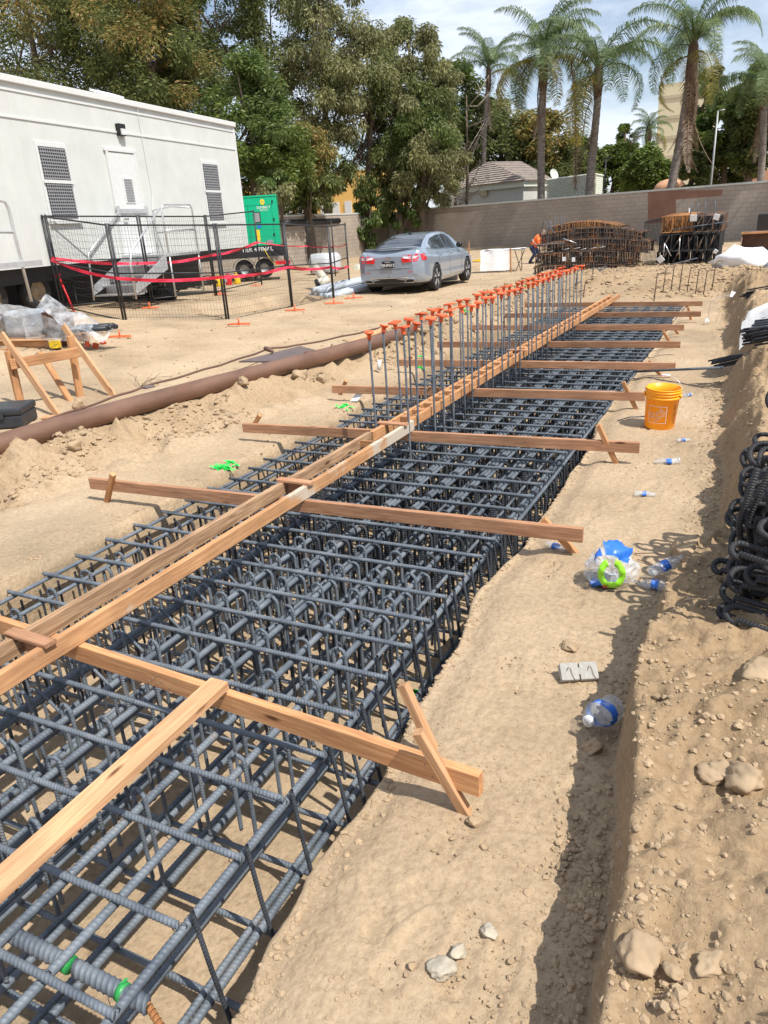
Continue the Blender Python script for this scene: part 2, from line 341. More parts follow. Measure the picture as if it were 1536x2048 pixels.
def leaf_mat(name, c1, c2, c3, tl=.42):
    m, n, l, p = nt(name); p.inputs['Roughness'].default_value = .5; p.inputs['Specular IOR Level'].default_value = .35
    g = n.new('ShaderNodeNewGeometry'); r = n.new('ShaderNodeValToRGB'); r.color_ramp.elements[0].color = (*c1, 1); r.color_ramp.elements[1].color = (*c3, 1); e = r.color_ramp.elements.new(.55); e.color = (*c2, 1)
    l.new(g.outputs['Random Per Island'], r.inputs[0])
    t = n.new('ShaderNodeTexCoord'); nz = n.new('ShaderNodeTexNoise'); nz.inputs['Scale'].default_value = .55; nz.inputs['Detail'].default_value = 3; l.new(t.outputs['Object'], nz.inputs['Vector'])
    mr = n.new('ShaderNodeMapRange'); mr.inputs[1].default_value = .3; mr.inputs[2].default_value = .7; mr.inputs[3].default_value = .68; mr.inputs[4].default_value = 1.3; l.new(nz.outputs[0], mr.inputs[0])
    hs = n.new('ShaderNodeHueSaturation'); l.new(mr.outputs[0], hs.inputs['Value']); l.new(r.outputs[0], hs.inputs['Color']); l.new(hs.outputs[0], p.inputs['Base Color'])
    tr = n.new('ShaderNodeBsdfTranslucent'); l.new(hs.outputs[0], tr.inputs[0]); mx = n.new('ShaderNodeMixShader'); mx.inputs[0].default_value = tl
    l.new(p.outputs[0], mx.inputs[1]); l.new(tr.outputs[0], mx.inputs[2]); l.new(mx.outputs[0], n['Material Output'].inputs[0]); return m
def film_mat(name, col, alpha=.35, rough=.12):
    """thin clear plastic: partly see-through glossy sheet"""
    m, n, l, p = nt(name); p.inputs['Base Color'].default_value = (*col, 1); p.inputs['Roughness'].default_value = rough; p.inputs['Specular IOR Level'].default_value = .9
    tr = n.new('ShaderNodeBsdfTransparent'); tr.inputs[0].default_value = (.93, .95, .97, 1); mx = n.new('ShaderNodeMixShader')
    t = n.new('ShaderNodeTexCoord'); nz = n.new('ShaderNodeTexNoise'); nz.inputs['Scale'].default_value = 9; nz.inputs['Detail'].default_value = 4; l.new(t.outputs['Object'], nz.inputs['Vector'])
    mr = n.new('ShaderNodeMapRange'); mr.inputs[1].default_value = .35; mr.inputs[2].default_value = .65; mr.inputs[3].default_value = alpha * .5; mr.inputs[4].default_value = min(1, alpha * 1.6); l.new(nz.outputs[0], mr.inputs[0])
    l.new(mr.outputs[0], mx.inputs[0]); l.new(tr.outputs[0], mx.inputs[1]); l.new(p.outputs[0], mx.inputs[2]); l.new(mx.outputs[0], n['Material Output'].inputs[0])
    b = n.new('ShaderNodeBump'); b.inputs['Strength'].default_value = .5; b.inputs['Distance'].default_value = .01; l.new(nz.outputs[0], b.inputs['Height']); l.new(b.outputs[0], p.inputs['Normal'])
    return m
def block_wall_mat():
    m, n, l, p = nt('painted_block'); p.inputs['Roughness'].default_value = .9
    t = n.new('ShaderNodeTexCoord'); br = n.new('ShaderNodeTexBrick'); br.offset = .5
    br.inputs['Scale'].default_value = 1; br.inputs['Brick Width'].default_value = .41; br.inputs['Row Height'].default_value = .205; br.inputs['Mortar Size'].default_value = .007; br.inputs['Mortar Smooth'].default_value = .3
    br.inputs['Color1'].default_value = (.36, .305, .25, 1); br.inputs['Color2'].default_value = (.335, .28, .23, 1); br.inputs['Mortar'].default_value = (.25, .205, .17, 1)
    l.new(t.outputs['UV'], br.inputs['Vector'])
    nz = n.new('ShaderNodeTexNoise'); nz.inputs['Scale'].default_value = .6; nz.inputs['Detail'].default_value = 5; l.new(t.outputs['UV'], nz.inputs['Vector'])
    mr = n.new('ShaderNodeMapRange'); mr.inputs[1].default_value = .3; mr.inputs[2].default_value = .7; mr.inputs[3].default_value = .8; mr.inputs[4].default_value = 1.15; l.new(nz.outputs[0], mr.inputs[0])
    hs = n.new('ShaderNodeHueSaturation'); l.new(br.outputs[0], hs.inputs['Color']); l.new(mr.outputs[0], hs.inputs['Value']); l.new(hs.outputs[0], p.inputs['Base Color'])
    b = n.new('ShaderNodeBump'); b.inputs['Strength'].default_value = .8; b.inputs['Distance'].default_value = .008; b.invert = True; l.new(br.outputs['Fac'], b.inputs['Height']); l.new(b.outputs[0], p.inputs['Normal']); return m
MT = {}
MT['ground'] = ground_mat()
MT['clod'] = mat('dry_clod', (.36, .265, .17), .98, var=.2, scale=6, spec=.1)
MT['stone'] = mat('stone', (.42, .325, .225), .95, var=.2, scale=9, bump=.01, bscale=40, rnd=.12)
MT['pale_stone'] = mat('pale_stone', (.42, .37, .29), .9, var=.2, scale=14, bump=.006, bscale=50)
MT['fir'] = wood_mat('fir_board', (.56, .30, .14), (.42, .20, .09))
MT['fir_red'] = wood_mat('fir_board_red', (.47, .255, .145), (.33, .165, .09))
MT['fir_light'] = wood_mat('light_pine_board', (.60, .35, .19), (.46, .25, .125))
MT['fir_white'] = wood_mat('cement_stained_board', (.56, .31, .15), (.42, .21, .10), gray=(.50, .43, .34))
MT['fir_grain'] = wood_mat('weathered_grain_board', (.50, .32, .19), (.27, .16, .09))
MT['rebar'] = rebar_mat('rebar_steel', (.075, .092, .115), (.165, .19, .218), (.21, .175, .15))
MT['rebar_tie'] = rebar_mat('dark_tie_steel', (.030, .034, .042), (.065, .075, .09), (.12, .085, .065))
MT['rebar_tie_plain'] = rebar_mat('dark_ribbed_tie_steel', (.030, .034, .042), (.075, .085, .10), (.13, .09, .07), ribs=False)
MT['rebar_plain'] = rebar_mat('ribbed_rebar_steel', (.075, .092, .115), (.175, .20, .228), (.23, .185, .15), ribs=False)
MT['rebar_dark'] = rebar_mat('dark_rebar', (.018, .018, .020), (.045, .045, .048), (.075, .055, .04), bumpd=.0008, pitch=.013)
MT['rebar_rust'] = rebar_mat('rusty_rebar', (.30, .13, .05), (.40, .19, .07), (.22, .09, .04))
MT['rebar_mixed'] = rebar_mat('weathered_rebar', (.045, .038, .036), (.11, .078, .062), (.30, .135, .055), rustpos=(.52, .6))
MT['cap'] = mat('orange_plastic', (.86, .135, .04), .5, var=.12, scale=20, rnd=.13)
MT['green_paint'] = mat('green_spray_paint', (.03, .72, .10), .8, var=.2, scale=50)
MT['green_tape'] = mat('green_tape', (.03, .28, .07), .4)
MT['pipe'] = mat('rusty_steel_pipe', (.19, .106, .072), .48, metal=.25, var=.25, scale=5, col2=(.23, .10, .055), c2pos=(.55, .68), bump=.003, bscale=30, stretch=(1, .35, 1))
MT['plate'] = mat('steel_plate', (.17, .13, .125), .5, metal=.3, var=.2, scale=6)
MT['cable'] = mat('rusty_cable', (.15, .085, .06), .6, metal=.2)
MT['white_siding'] = mat('trailer_siding', (.56, .575, .555), .6, var=.07, scale=1.5, bump=.0015, bscale=22, stretch=(1, 6, 1))
MT['white'] = mat('white_paint', (.62, .63, .62), .5, var=.04)
MT['alu'] = mat('aluminium', (.60, .61, .62), .35, metal=.6, var=.1, scale=8)
MT['black'] = mat('black_steel', (.02, .021, .024), .45, var=.2)
MT['rubber'] = mat('rubber', (.022, .022, .023), .8, var=.3, scale=8)
MT['dusty_rim'] = mat('dusty_rim', (.34, .26, .17), .8, var=.3, scale=6)
MT['black_plastic'] = mat('black_plastic', (.028, .032, .038), .45, var=.2, scale=12, bump=.001)
MT['green_box'] = mat('green_enclosure', (.0, .40, .205), .35, var=.04, coat=.2)
MT['yellow'] = mat('yellow_plastic', (.80, .55, .03), .45, var=.08)
MT['red'] = mat('red_plastic', (.65, .02, .03), .4, var=.08)
MT['tape'] = mat('danger_tape', (.75, .03, .07), .45, var=.06)
MT['ink'] = mat('black_ink', (.015, .015, .015), .6)
MT['screen'] = mat('window_mesh_screen', (.25, .25, .26), .6, var=.1)
MT['dark_glass'] = mat('dark_glass', (.03, .035, .045), .06, var=.1, spec=.9)
MT['bucket'] = mat('orange_bucket_plastic', (1.0, .40, .012), .38, var=.05, scale=8)
MT['concrete'] = mat('concrete', (.36, .35, .32), .9, var=.16, scale=60, bump=.002, bscale=160)
MT['bottle'] = film_mat('clear_bottle_plastic', (.80, .84, .88), .26, .1)
MT['wrap'] = film_mat('shrink_wrap', (.62, .64, .67), .34, .14)
MT['blue_label'] = mat('blue_label', (.03, .16, .62), .35, var=.15, scale=60)
MT['lime'] = mat('lime_film', (.30, .74, .04), .35, var=.12, scale=30)
MT['gray_pvc'] = mat('grey_pvc', (.44, .48, .53), .4, var=.06)
MT['cream_pvc'] = mat('cream_pvc', (.70, .64, .52), .45, var=.08)
MT['tarp'] = mat('white_tarp', (.80, .80, .80), .45, var=.06, bump=.01, bscale=9)
MT['blue_tarp'] = mat('blue_tarp', (.04, .20, .62), .4, var=.2, bump=.02, bscale=9)
MT['bag'] = mat('woven_bag', (.62, .63, .66), .6, var=.08, scale=10, bump=.01, bscale=12)
MT['paper'] = mat('paper', (.80, .80, .80), .7, var=.05)
MT['roof_tile'] = mat('grey_brown_roof_tile', (.28, .235, .205), .85, var=.28, scale=3, stretch=(1, 1, 1))
MT['ridge'] = mat('terracotta_ridge', (.42, .25, .18), .85, var=.2)
MT['stucco'] = mat('pale_stucco', (.50, .51, .48), .9, var=.06, scale=4, bump=.01, bscale=30)
MT['lattice'] = mat('pale_lattice', (.62, .66, .58), .7, var=.06)
MT['cream'] = mat('cream_stucco', (.62, .55, .38), .9, var=.08)
MT['cream2'] = mat('darker_cream_band', (.45, .40, .28), .9, var=.06)
MT['dome'] = mat('terracotta_dome', (.55, .30, .18), .8, var=.1)
MT['yellow_wall'] = mat('yellow_stucco', (.70, .43, .13), .9, var=.1)
MT['block'] = block_wall_mat()
MT['brown_paint'] = mat('brown_cover_paint', (.235, .125, .085), .9, var=.16, scale=1.2)
MT['grey_paint'] = mat('grey_cover_paint', (.20, .165, .150), .9, var=.12, scale=.8)
MT['bark'] = mat('bark', (.13, .10, .075), .95, var=.35, scale=7, bump=.03, bscale=9, stretch=(1, 1, .25))
MT['pale_bark'] = mat('pale_bark', (.34, .29, .24), .9, var=.3, scale=5, bump=.02, bscale=10)
MT['palm_bark'] = mat('palm_bark', (.205, .175, .155), .95, var=.35, scale=6, bump=.03, bscale=14, stretch=(.3, .3, 2.2))
MT['palm_boot'] = mat('palm_boot_fibre', (.11, .07, .05), .95, var=.4, scale=8)
MT['dead_frond'] = leaf_mat('dead_frond', (.17, .11, .07), (.24, .165, .11), (.31, .23, .16), .2)
MT['frond'] = leaf_mat('palm_frond', (.09, .14, .055), (.17, .24, .10), (.31, .37, .19), .45)
MT['frond_yellow'] = leaf_mat('yellowing_frond', (.14, .16, .03), (.26, .24, .05), (.38, .28, .06), .4)
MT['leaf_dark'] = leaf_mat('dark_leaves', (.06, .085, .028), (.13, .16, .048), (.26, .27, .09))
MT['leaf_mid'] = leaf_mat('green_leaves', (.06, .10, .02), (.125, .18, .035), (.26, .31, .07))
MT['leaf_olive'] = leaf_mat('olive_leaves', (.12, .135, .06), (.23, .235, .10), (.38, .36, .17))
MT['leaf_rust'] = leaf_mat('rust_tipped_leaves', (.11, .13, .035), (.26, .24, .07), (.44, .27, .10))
MT['leaf_vine'] = leaf_mat('vine_leaves', (.06, .11, .025), (.13, .19, .05), (.25, .29, .09))
MT['car'] = mat('sonic_grey_paint', (.30, .355, .43), .22, metal=.35, var=.02, coat=.8)
MT['car_trim'] = mat('black_trim', (.012, .012, .014), .35)
MT['chrome'] = mat('chrome', (.75, .76, .78), .12, metal=.95, var=.02)
MT['tail_red'] = mat('tail_lamp_red', (.62, .015, .02), .15, coat=.8, var=.05)
MT['tail_clear'] = mat('tail_lamp_clear', (.72, .55, .55), .15, coat=.8)
MT['skin'] = mat('skin', (.42, .24, .16), .6)
MT['hivis'] = mat('orange_hi_vis', (.92, .17, .03), .7, var=.1)
MT['jeans'] = mat('blue_jeans', (.035, .05, .10), .8, var=.2)
MT['hat'] = mat('brown_hard_hat', (.16, .10, .07), .4)
MT['steel_grey'] = mat('galvanised_pole', (.30, .31, .31), .5, metal=.4)
MT['yellow_pole'] = mat('yellow_marking', (.75, .5, .04), .6)
MT['fluoro'] = mat('fluorescent_orange', (.9, .2, .05), .5)
# ---------------- ground ----------------
def _hash(i, j, s):
    n = (i * 374761393 + j * 668265263 + s * 974634777) & 0xFFFFFFFF
    n = ((n ^ (n >> 13)) * 1274126177) & 0xFFFFFFFF
    return ((n ^ (n >> 16)) & 0xFFFF) / 65535.0
def vnoise(x, y, s=0):
    xi = np.floor(x).astype(np.int64); yi = np.floor(y).astype(np.int64); fx = x - xi; fy = y - yi
    fx = fx * fx * (3 - 2 * fx); fy = fy * fy * (3 - 2 * fy)
    a = _hash(xi, yi, s); b = _hash(xi + 1, yi, s); c = _hash(xi, yi + 1, s); d = _hash(xi + 1, yi + 1, s)
    return a + (b - a) * fx + (c - a) * fy + (a - b - c + d) * fx * fy
def fbm(x, y, f, o=4, s=0, ridge=False):
    t = 0; a = 1.0; T = 0
    for k in range(o):
        c, q = math.cos(.6 * k), math.sin(.6 * k)
        v = vnoise((x * c - y * q) * f + 13.7 * k, (x * q + y * c) * f + 5.1 * k, s + k) - .5
        if ridge: v = .5 - 2 * abs(v)
        t = t + a * v; T += a; a *= .52; f *= 2.03
    return t / T
def sst(a, b, x): t = np.clip((x - a) / (b - a), 0, 1); return t * t * (3 - 2 * t)
RY = [-2, .9, 1.2, 1.5, 1.94, 2.4, 2.9, 3.55, 4.16, 4.7, 5.9, 7.4, 9.4, 15.2, 18]; RX = [-1.04, -1.06, -1.09, -1.11, -1.09, -1.17, -1.18, -1.25, -1.2, -1.21, -1.23, -1.3, -1.33, -1.40, -1.45]
LY = [-2, 3, 7, 9, 11, 14, 18]; LX = [-4.02, -4.02, -4.03, -4.12, -4.3, -4.42, -4.5]
FY = [0, 1.3, 1.6, 2.0, 2.4, 3.2, 3.7, 4.2, 5.2, 6.2, 7.25, 9, 11.3, 14, 17.6, 20]; FX = [-.17, -.19, -.22, -.26, -.29, -.28, -.16, -.10, -.08, -.14, -.20, -.28, -.36, -.52, -.75, -.8]
PY = [0, 4.2, 7.3, 8.56, 10.2, 12.1, 14, 18]; PX = [-6.6, -6.01, -5.48, -5.4, -5.14, -4.75, -4.95, -5.2]
def pipe_x(y): return np.interp(y, PY, PX)
def H(x, y, detail=True):
    x = np.asarray(x, float); y = np.asarray(y, float)
    z = np.zeros_like(x + y)
    # left plateau
    plat = .20 + np.clip(-x - 6, 0, 9) * .068 * np.exp(-((y - 9.5) / 7.5) ** 2) + .05 * np.clip((y - 30) / 15, 0, 1)
    plat = plat - .07 * sst(17, 26, y) * sst(60, 35, y) + .10 * sst(38, 48, y)
    px = pipe_x(y); wdt = np.interp(y, [0, 4, 8, 12, 18], [.75, .62, .5, .35, .4])
    k = sst(px + wdt, px - .05, x)
    rough = fbm(x, y, 3.1, 5, 3) ; ridg = fbm(x * 1.0, y * 1.7, 2.1, 5, 9, True)
    left = plat * k
    slope = np.exp(-((x - px - wdt * .5) / (wdt * .55)) ** 2)
    left = left + slope * (.24 * ridg + .16 * rough + np.clip(vnoise(x * 7 + y * 2, y * 5, 94) - .5, 0, 1) * .14 + .05 * fbm(x, y * .6, 9, 3, 96, True))
    cz = sst(px + wdt + .55, px + wdt + .1, x) * sst(px - .05, px + .15, x) * sst(9, 6.5, y)
    n3 = fbm(x * .8 + 4, y, 2.4, 5, 121); n4 = fbm(x, y * .7, 6.5, 4, 125, True)
    left = left + cz * (.055 * np.tanh(9 * n3) + .05 * n4 + .03 * np.tanh(14 * fbm(x, y, 5, 3, 128)))
    # rough windrow beside the road past the pipe
    wr = np.exp(-((x + 5.15 + .02 * (y - 14)) / .55) ** 2) * sst(9.5, 12.5, y) * sst(27, 21, y)
    left = left + wr * (.17 + .20 * ridg + .12 * rough + np.clip(vnoise(x * 6, y * 6, 97) - .5, 0, 1) * .16)
    # behind-fence pit
    pit = np.exp(-(((x + 10.7) / .75) ** 4)) * sst(12.3, 13.2, y) * sst(17.2, 16.2, y)
    left = left - pit * (.55 + .45 * rough + .3 * ridg)
    # right path + bank
    fx = np.interp(y, FY, FX) + (.055 + .05 * sst(3.5, 5, y)) * fbm(y, y * 0, 1.6, 4, 21) * 2 + .02 * fbm(y, x, 5, 3, 22)
    bh = np.interp(y, [0, 3, 3.8, 6, 12, 20], [.30, .31, .42, .46, .50, .48]); bw = np.interp(y, [0, 3.3, 4.2, 5.5, 12, 20], [.05, .06, .18, .26, .40, .6])
    bh = bh * (1 + .55 * sst(3.6, 5, y) * fbm(y, y * 0, 1.1, 4, 131) * 2)
    bank = bh * sst(fx, fx + bw, x) + .10 * np.clip(x - fx - bw, 0, 4) + sst(fx, fx + bw, x) * (.05 * rough + .05 * ridg)
    bank = bank + .02 * np.exp(-((x - fx + .02) / .05) ** 2) * (rough + .3)
    cl = np.clip(vnoise(x * 11, y * 11, 91) - .5, 0, 1) * .07 + np.clip(vnoise(x * 23, y * 23, 92) - .5, 0, 1) * .03 + .075 * fbm(x, y, 4.5, 5, 93, True) + .03 * fbm(x, y, 17, 3, 98, True)
    fm = sst(4, 6, y); bank = bank + cl * sst(fx + .02, fx + bw * .6, x) + fm * cl * .8 * np.exp(-((x - fx - .15) / .3) ** 2)
    bank = bank + .012 * np.clip(vnoise(x * 30, y * 30, 95) - .45, 0, 1) * 2 * np.exp(-((x - fx) / .16) ** 2)
    right = bank * sst(23.5, 20.5, y) + .02 * fbm(x, y, 1.3, 4, 5) * 1.0
    # far end slope and spoil plateau
    e = sst(17.5, 19.6, y + .15 * rough)
    far = e * (.44 * sst(29, 24, y) + .12 * sst(24, 29, y) + .10 * sst(38, 48, y)) + e * sst(24, 19, y) * (.12 * rough + .12 * ridg)
    inner = right * (1 - e) + far
    inner = np.where(y > 23, far, inner)
    bigl = sst(-4.6, -5.8, x)
    z = inner * (1 - sst(-3.6, -4.6, x)) + left * sst(-3.6, -4.6, x)
    z = np.where(x > -3.6, inner, z)
    z = np.where((x < -3.6) & (y > 17.3), z * (1 - e) + (left * bigl + far * (1 - bigl)) * e, z)
    # bench micro relief
    z = z + .022 * fbm(x, y, 1.1, 3, 31) + .010 * fbm(x, y, 6, 4, 33)
    z = z + sst(-4.4, -5.0, x) * .012 * fbm(x, y, 9, 4, 35)
    # footprints / scuffs close to the camera
    z = z + .007 * fbm(x, y, 16, 3, 41, True) * sst(-1.3, -1.0, x)
    z = z + .022 * fbm(x, y, 3.2, 4, 43, True) * sst(-1.3, -1.0, x) * .5 + .014 * fbm(x, y, 4, 4, 44, True) * sst(-3.8, -4.1, x)
    # trench
    ex = .05 * fbm(y, x * 0, 1.7, 6, 51) * 2
    re = np.interp(y, RY, RX) + ex; le = np.interp(y, LY, LX) - .05 * fbm(y, x * 0, 1.1, 5, 57) * 2
    lay = .03 * fbm(x * 3, y, 2.2, 4, 61)
    t = sst(re + .03, re - .10, x + lay * .6) * sst(le - .02, le + .07, x + lay) * sst(17.45, 17.25, y)
    zl = .04 * np.exp(-((x - re - .06) / .09) ** 2)
    z = z - zl * sst(re - .02, re + .04, x) * sst(17.3, 16.9, y)
    floor = -.60 + .025 * fbm(x, y, 2.5, 4, 71)
    z = z * (1 - t) + floor * t
    return z
def hz(x, y): return float(H(np.array([x]), np.array([y]))[0])
def ON(px, py, dz=0.0):
    z = 0.1
    for _ in range(9):
        p = at(px, py, z); z = .35 * z + .65 * (hz(p.x, p.y) + dz)
    p = at(px, py, z); return Vector((p.x, p.y, hz(p.x, p.y) + dz))
def steps(segs):
    out = []
    for a, b, s in segs: out.append(np.arange(a, b, s))
    return np.unique(np.round(np.concatenate(out), 4))
xs = steps([(-500, -100, 40), (-100, -30, 7), (-30, -12, .6), (-12, -8, .2), (-8, -5.6, .08), (-5.6, -4.6, .045), (-4.6, -3.7, .02), (-3.7, -1.5, .06), (-1.5, -1.0, .012), (-1.0, -.4, .013), (-.4, .3, .011), (.3, 1.2, .03), (1.2, 3, .12), (3, 12, .9), (12, 60, 6), (60, 520, 46)])
ys = steps([(-200, -20, 30), (-20, -1, 1), (-1, .8, .1), (.8, 4.5, .016), (4.5, 8, .028), (8, 14, .05), (14, 22, .07), (22, 30, .2), (30, 60, .8), (60, 200, 14), (200, 1500, 130)])
GX, GY = np.meshgrid(xs, ys); GZ = H(GX, GY)
# slightly undercut / lean the bank face and trench lips sideways so they are not a pure height field
nx, ny = len(xs), len(ys)
i = np.arange(ny - 1)[:, None] * nx; j = np.arange(nx - 1)[None, :]
Q = np.stack([i + j, i + j + 1, i + nx + j + 1, i + nx + j], -1).reshape(-1, 4)
# boot prints on the soft path, wheel ruts on the yard
rgf = random.Random(14)
for k in range(22):
    fy_ = 1.0 + 6.5 * rgf.random() ** 1.3; fx0 = -.98 + .62 * rgf.random(); a = rgf.uniform(-.5, .5); ca, sa = math.cos(a), math.sin(a)
    u = (GX - fx0) * ca + (GY - fy_) * sa; v = -(GX - fx0) * sa + (GY - fy_) * ca
    w_ = .046 * (1 - .25 * np.exp(-((v + .03) / .04) ** 2)); m_ = sst(1.15, .85, np.abs(u) / w_) * sst(1.08, .94, np.abs(v) / .145)
    GZ = GZ - m_ * (.006 + .004 * np.sign(np.sin(v * 190 + u * 40))) + .004 * np.exp(-((np.hypot(u / .062, v / .165) - 1.05) / .12) ** 2)
for off in (0, 1.55, 2.3):
    cx__ = -6.9 - off - .035 * (GY - 8) ** 1 * (GY > 4); GZ = GZ - .018 * np.exp(-((GX - cx__) / .13) ** 2) * sst(3, 6, GY) * sst(24, 19, GY) * (1 + .5 * np.sin(GY * 42))
wob = .02 * fbm(GX * 2, GY * 2 + GZ * 6, 3, 4, 81)
gme = mesh_np(np.stack([GX + wob * (GX > -6) * (GX < 1), GY, GZ], -1).reshape(-1, 3), Q, smooth=True)
fxx = np.interp(GY, FY, FX); pxx = pipe_x(GY); nn2 = fbm(GX, GY, 1.2, 4, 111)
dug = sst(fxx - .12, fxx + .10, GX + .1 * nn2) * sst(30, 22, GY) + sst(pxx + .85, pxx + .3, GX + .3 * nn2) * sst(pxx - .35, pxx, GX) * .55 + sst(17.2, 18.5, GY) * sst(27, 23, GY) * sst(-6, -4.5, GX) * (GX < fxx) * .8
dug = np.clip(dug + .35 * np.clip(nn2, 0, 1) * (GY > 0), 0, 1); da = gme.attributes.new('dug', 'FLOAT', 'POINT'); da.data.foreach_set('value', dug.astype(np.float32).ravel())
g = link('ground', gme, MT['ground']); g['kind'] = 'structure'
# loose soil crumbs that nobody could count
rg = np.random.RandomState(5)
def crumbs(name, n, fx, rr, seed):
    rg = np.random.RandomState(seed); V0, F0 = ICO; F0 = np.array(F0); P = []
    while len(P) < n:
        q = fx(rg)
        if q is not None: P.append(q)
    P = np.array(P); r = rr[0] * (rr[1] / rr[0]) ** (rg.rand(n) ** 2.6)
    Z = H(P[:, 0], P[:, 1])
    V = V0[None] * (1 + .5 * (rg.rand(n, 12, 1) - .5)) * r[:, None, None] * np.stack([np.ones(n), .7 + .5 * rg.rand(n), .5 + .3 * rg.rand(n)], -1)[:, None, :]
    a = rg.rand(n) * 6.28; ca, sa = np.cos(a)[:, None], np.sin(a)[:, None]
    X = V[..., 0] * ca - V[..., 1] * sa; Y = V[..., 0] * sa + V[..., 1] * ca
    V = np.stack([X + P[:, 0:1], Y + P[:, 1:2], V[..., 2] + (Z + r * .15)[:, None]], -1).reshape(-1, 3)
    F = (F0[None] + (np.arange(n) * 12)[:, None, None]).reshape(-1, 3)
    o = link(name, mesh_np(V, F, smooth=False), MT['clod']); o['kind'] = 'stuff'; return o
def f_bank(rg):
    y = .9 + 9 * rg.rand() ** 1.5; f = np.interp(y, FY, FX)
    x = f + (rg.rand() ** 1.3) * 1.3 if rg.rand() < .72 else f - abs(rg.randn()) * .09 - .01
    if rg.rand() < .5 and vnoise(np.array([x * 3.1]), np.array([y * 3.1]), 3)[0] < .5: return None
    return x, y
def f_slope(rg):
    y = 3 + 15 * rg.rand(); p = np.interp(y, PY, PX); x = p + .75 * rg.rand() + .05
    if vnoise(np.array([x * 2.3]), np.array([y * 2.3]), 8)[0] < .48: return None
    return x, y
def f_path(rg):
    y = .9 + 14 * rg.rand() ** 1.6; x = -1.1 + .9 * rg.rand()
    if vnoise(np.array([x * 2.1]), np.array([y * 2.1]), 12)[0] < .56: return None
    return x, y
def f_far(rg):
    return -5.5 + 5.5 * rg.rand(), 17.8 + 5 * rg.rand()
def f_yard(rg): return -14 + 9 * rg.rand(), 5 + 25 * rg.rand()
crumbs('dirt_crumbs', 24000, f_bank, (.0018, .015), 1)
crumbs('slope_clods', 4500, f_slope, (.005, .04), 2)
crumbs('path_grit', 5000, f_path, (.0016, .008), 3)
crumbs('far_clods', 2500, f_far, (.012, .07), 4)
crumbs('yard_pebbles', 3000, f_yard, (.006, .03), 6)
def f_row(rg): return -5.15 + rg.randn() * .38, 9.5 + 15 * rg.rand()
crumbs('windrow_clods', 4200, f_row, (.01, .075), 7)
def f_lip(rg):
    y = .9 + 10 * rg.rand() ** 1.5
    return (np.interp(y, RY, RX) + .02 + abs(rg.randn()) * .04, y) if rg.rand() < .6 else (np.interp(y, LY, LX) - abs(rg.randn()) * .15 - .03, y + 1.5)
crumbs('lip_crumbs', 2600, f_lip, (.003, .016), 8)
ICO3 = ico(3)
def rock(px, py, wpx, label, seed, sc=(1, .85, .7), m='clod', sink=.25, name='rock', cat='rock', group=None):
    p = ON(px, py); d = (p - Vector((0, 0, EYE))).length; r = wpx / 2 * d / FP
    V, F = ICO3; rg = np.random.RandomState(seed)
    u = rg.randn(9, 3); u /= np.linalg.norm(u, axis=1)[:, None]
    V = V.copy(); f = np.ones(len(V))
    for q in u: dd = V @ q; f = np.minimum(f, np.where(dd > .55, .55 / np.maximum(dd, .01), 1) * (1 + .0 * dd))
    nn_ = vnoise(V[:, 0] * 3 + V[:, 2] * 2.1 + seed, V[:, 1] * 3 - V[:, 2] * 1.7 + seed, 7) + .5 * vnoise(V[:, 0] * 7 + V[:, 2] * 5, V[:, 1] * 7 - V[:, 2] * 4 + seed, 8) - .75; V = V * f[:, None] * (1 + .26 * nn_[:, None] + .012 * rg.randn(len(V), 1)) * r * 1.18 * np.array(sc)
    a = rg.rand() * 6.28; ca, sa = math.cos(a), math.sin(a); V = V @ np.array([[ca, -sa, 0], [sa, ca, 0], [0, 0, 1]]).T
    mb = MB(); mb.add(V, F); o = link(name, mb.mesh(True), MT[m]); o.location = p + Vector((0, 0, r * sc[2] * (1 - 2 * sink) + .0))
    tagp(o, label, cat, group); return o
rock(978, 1869, 34, 'small rounded pale stone, furthest of the four loose stones on the path', 11, m='pale_stone')
rock(917, 1909, 38, 'pale stone on the path between the small round one and the big flat one', 12, m='pale_stone')
rock(880, 1948, 50, 'largest grey stone lying alone on the path near the bottom', 13, m='pale_stone')
rock(826, 1934, 20, 'tiny brown stone left of the pale stones on the path', 14)
rock(1277, 1925, 84, 'big pale clod on the lip of the dirt bank at bottom right', 15, sink=.35)
rock(1420, 1938, 62, 'rounded clod on the bank right of the big pale clod', 16, sink=.3)
rock(1362, 1908, 34, 'small upright clod between two larger clods on the bank', 17)
rock(1350, 1950, 36, 'lump of dirt in front of the small upright clod', 18)
rock(1183, 1500, 42, 'clod of dirt beneath the neck of the crushed bottle', 19)
rock(1140, 1298, 42, 'flat clod on the path behind the small concrete spacer', 20, sc=(1, .8, .5))
rock(1520, 1345, 70, 'flat stone at the right edge in the shade of the bent bars', 21, sc=(1, .9, .45), sink=.3)
rock(1490, 1562, 86, 'large angular clod on the bank at the right edge', 22, sc=(1, .9, .7), sink=.35)
rock(1436, 1545, 66, 'flat crusty clod left of the large angular clod', 23, sc=(1, .9, .5), sink=.4)
rock(1365, 1115, 70, 'lump of dirt at the foot of the bank behind the bottles', 24, sc=(1, .8, .8), sink=.3)
rock(1283, 1168, 18, 'small clod under the neck of the upright-leaning bottle', 25)
rock(965, 1695, 16, 'small dark stone alone in the middle of the path', 26)
rock(945, 1645, 30, 'broken clod at the foot of the nearest right stake', 27)
rock(925, 1622, 22, 'small crumbly clod touching the nearest right stake', 28)
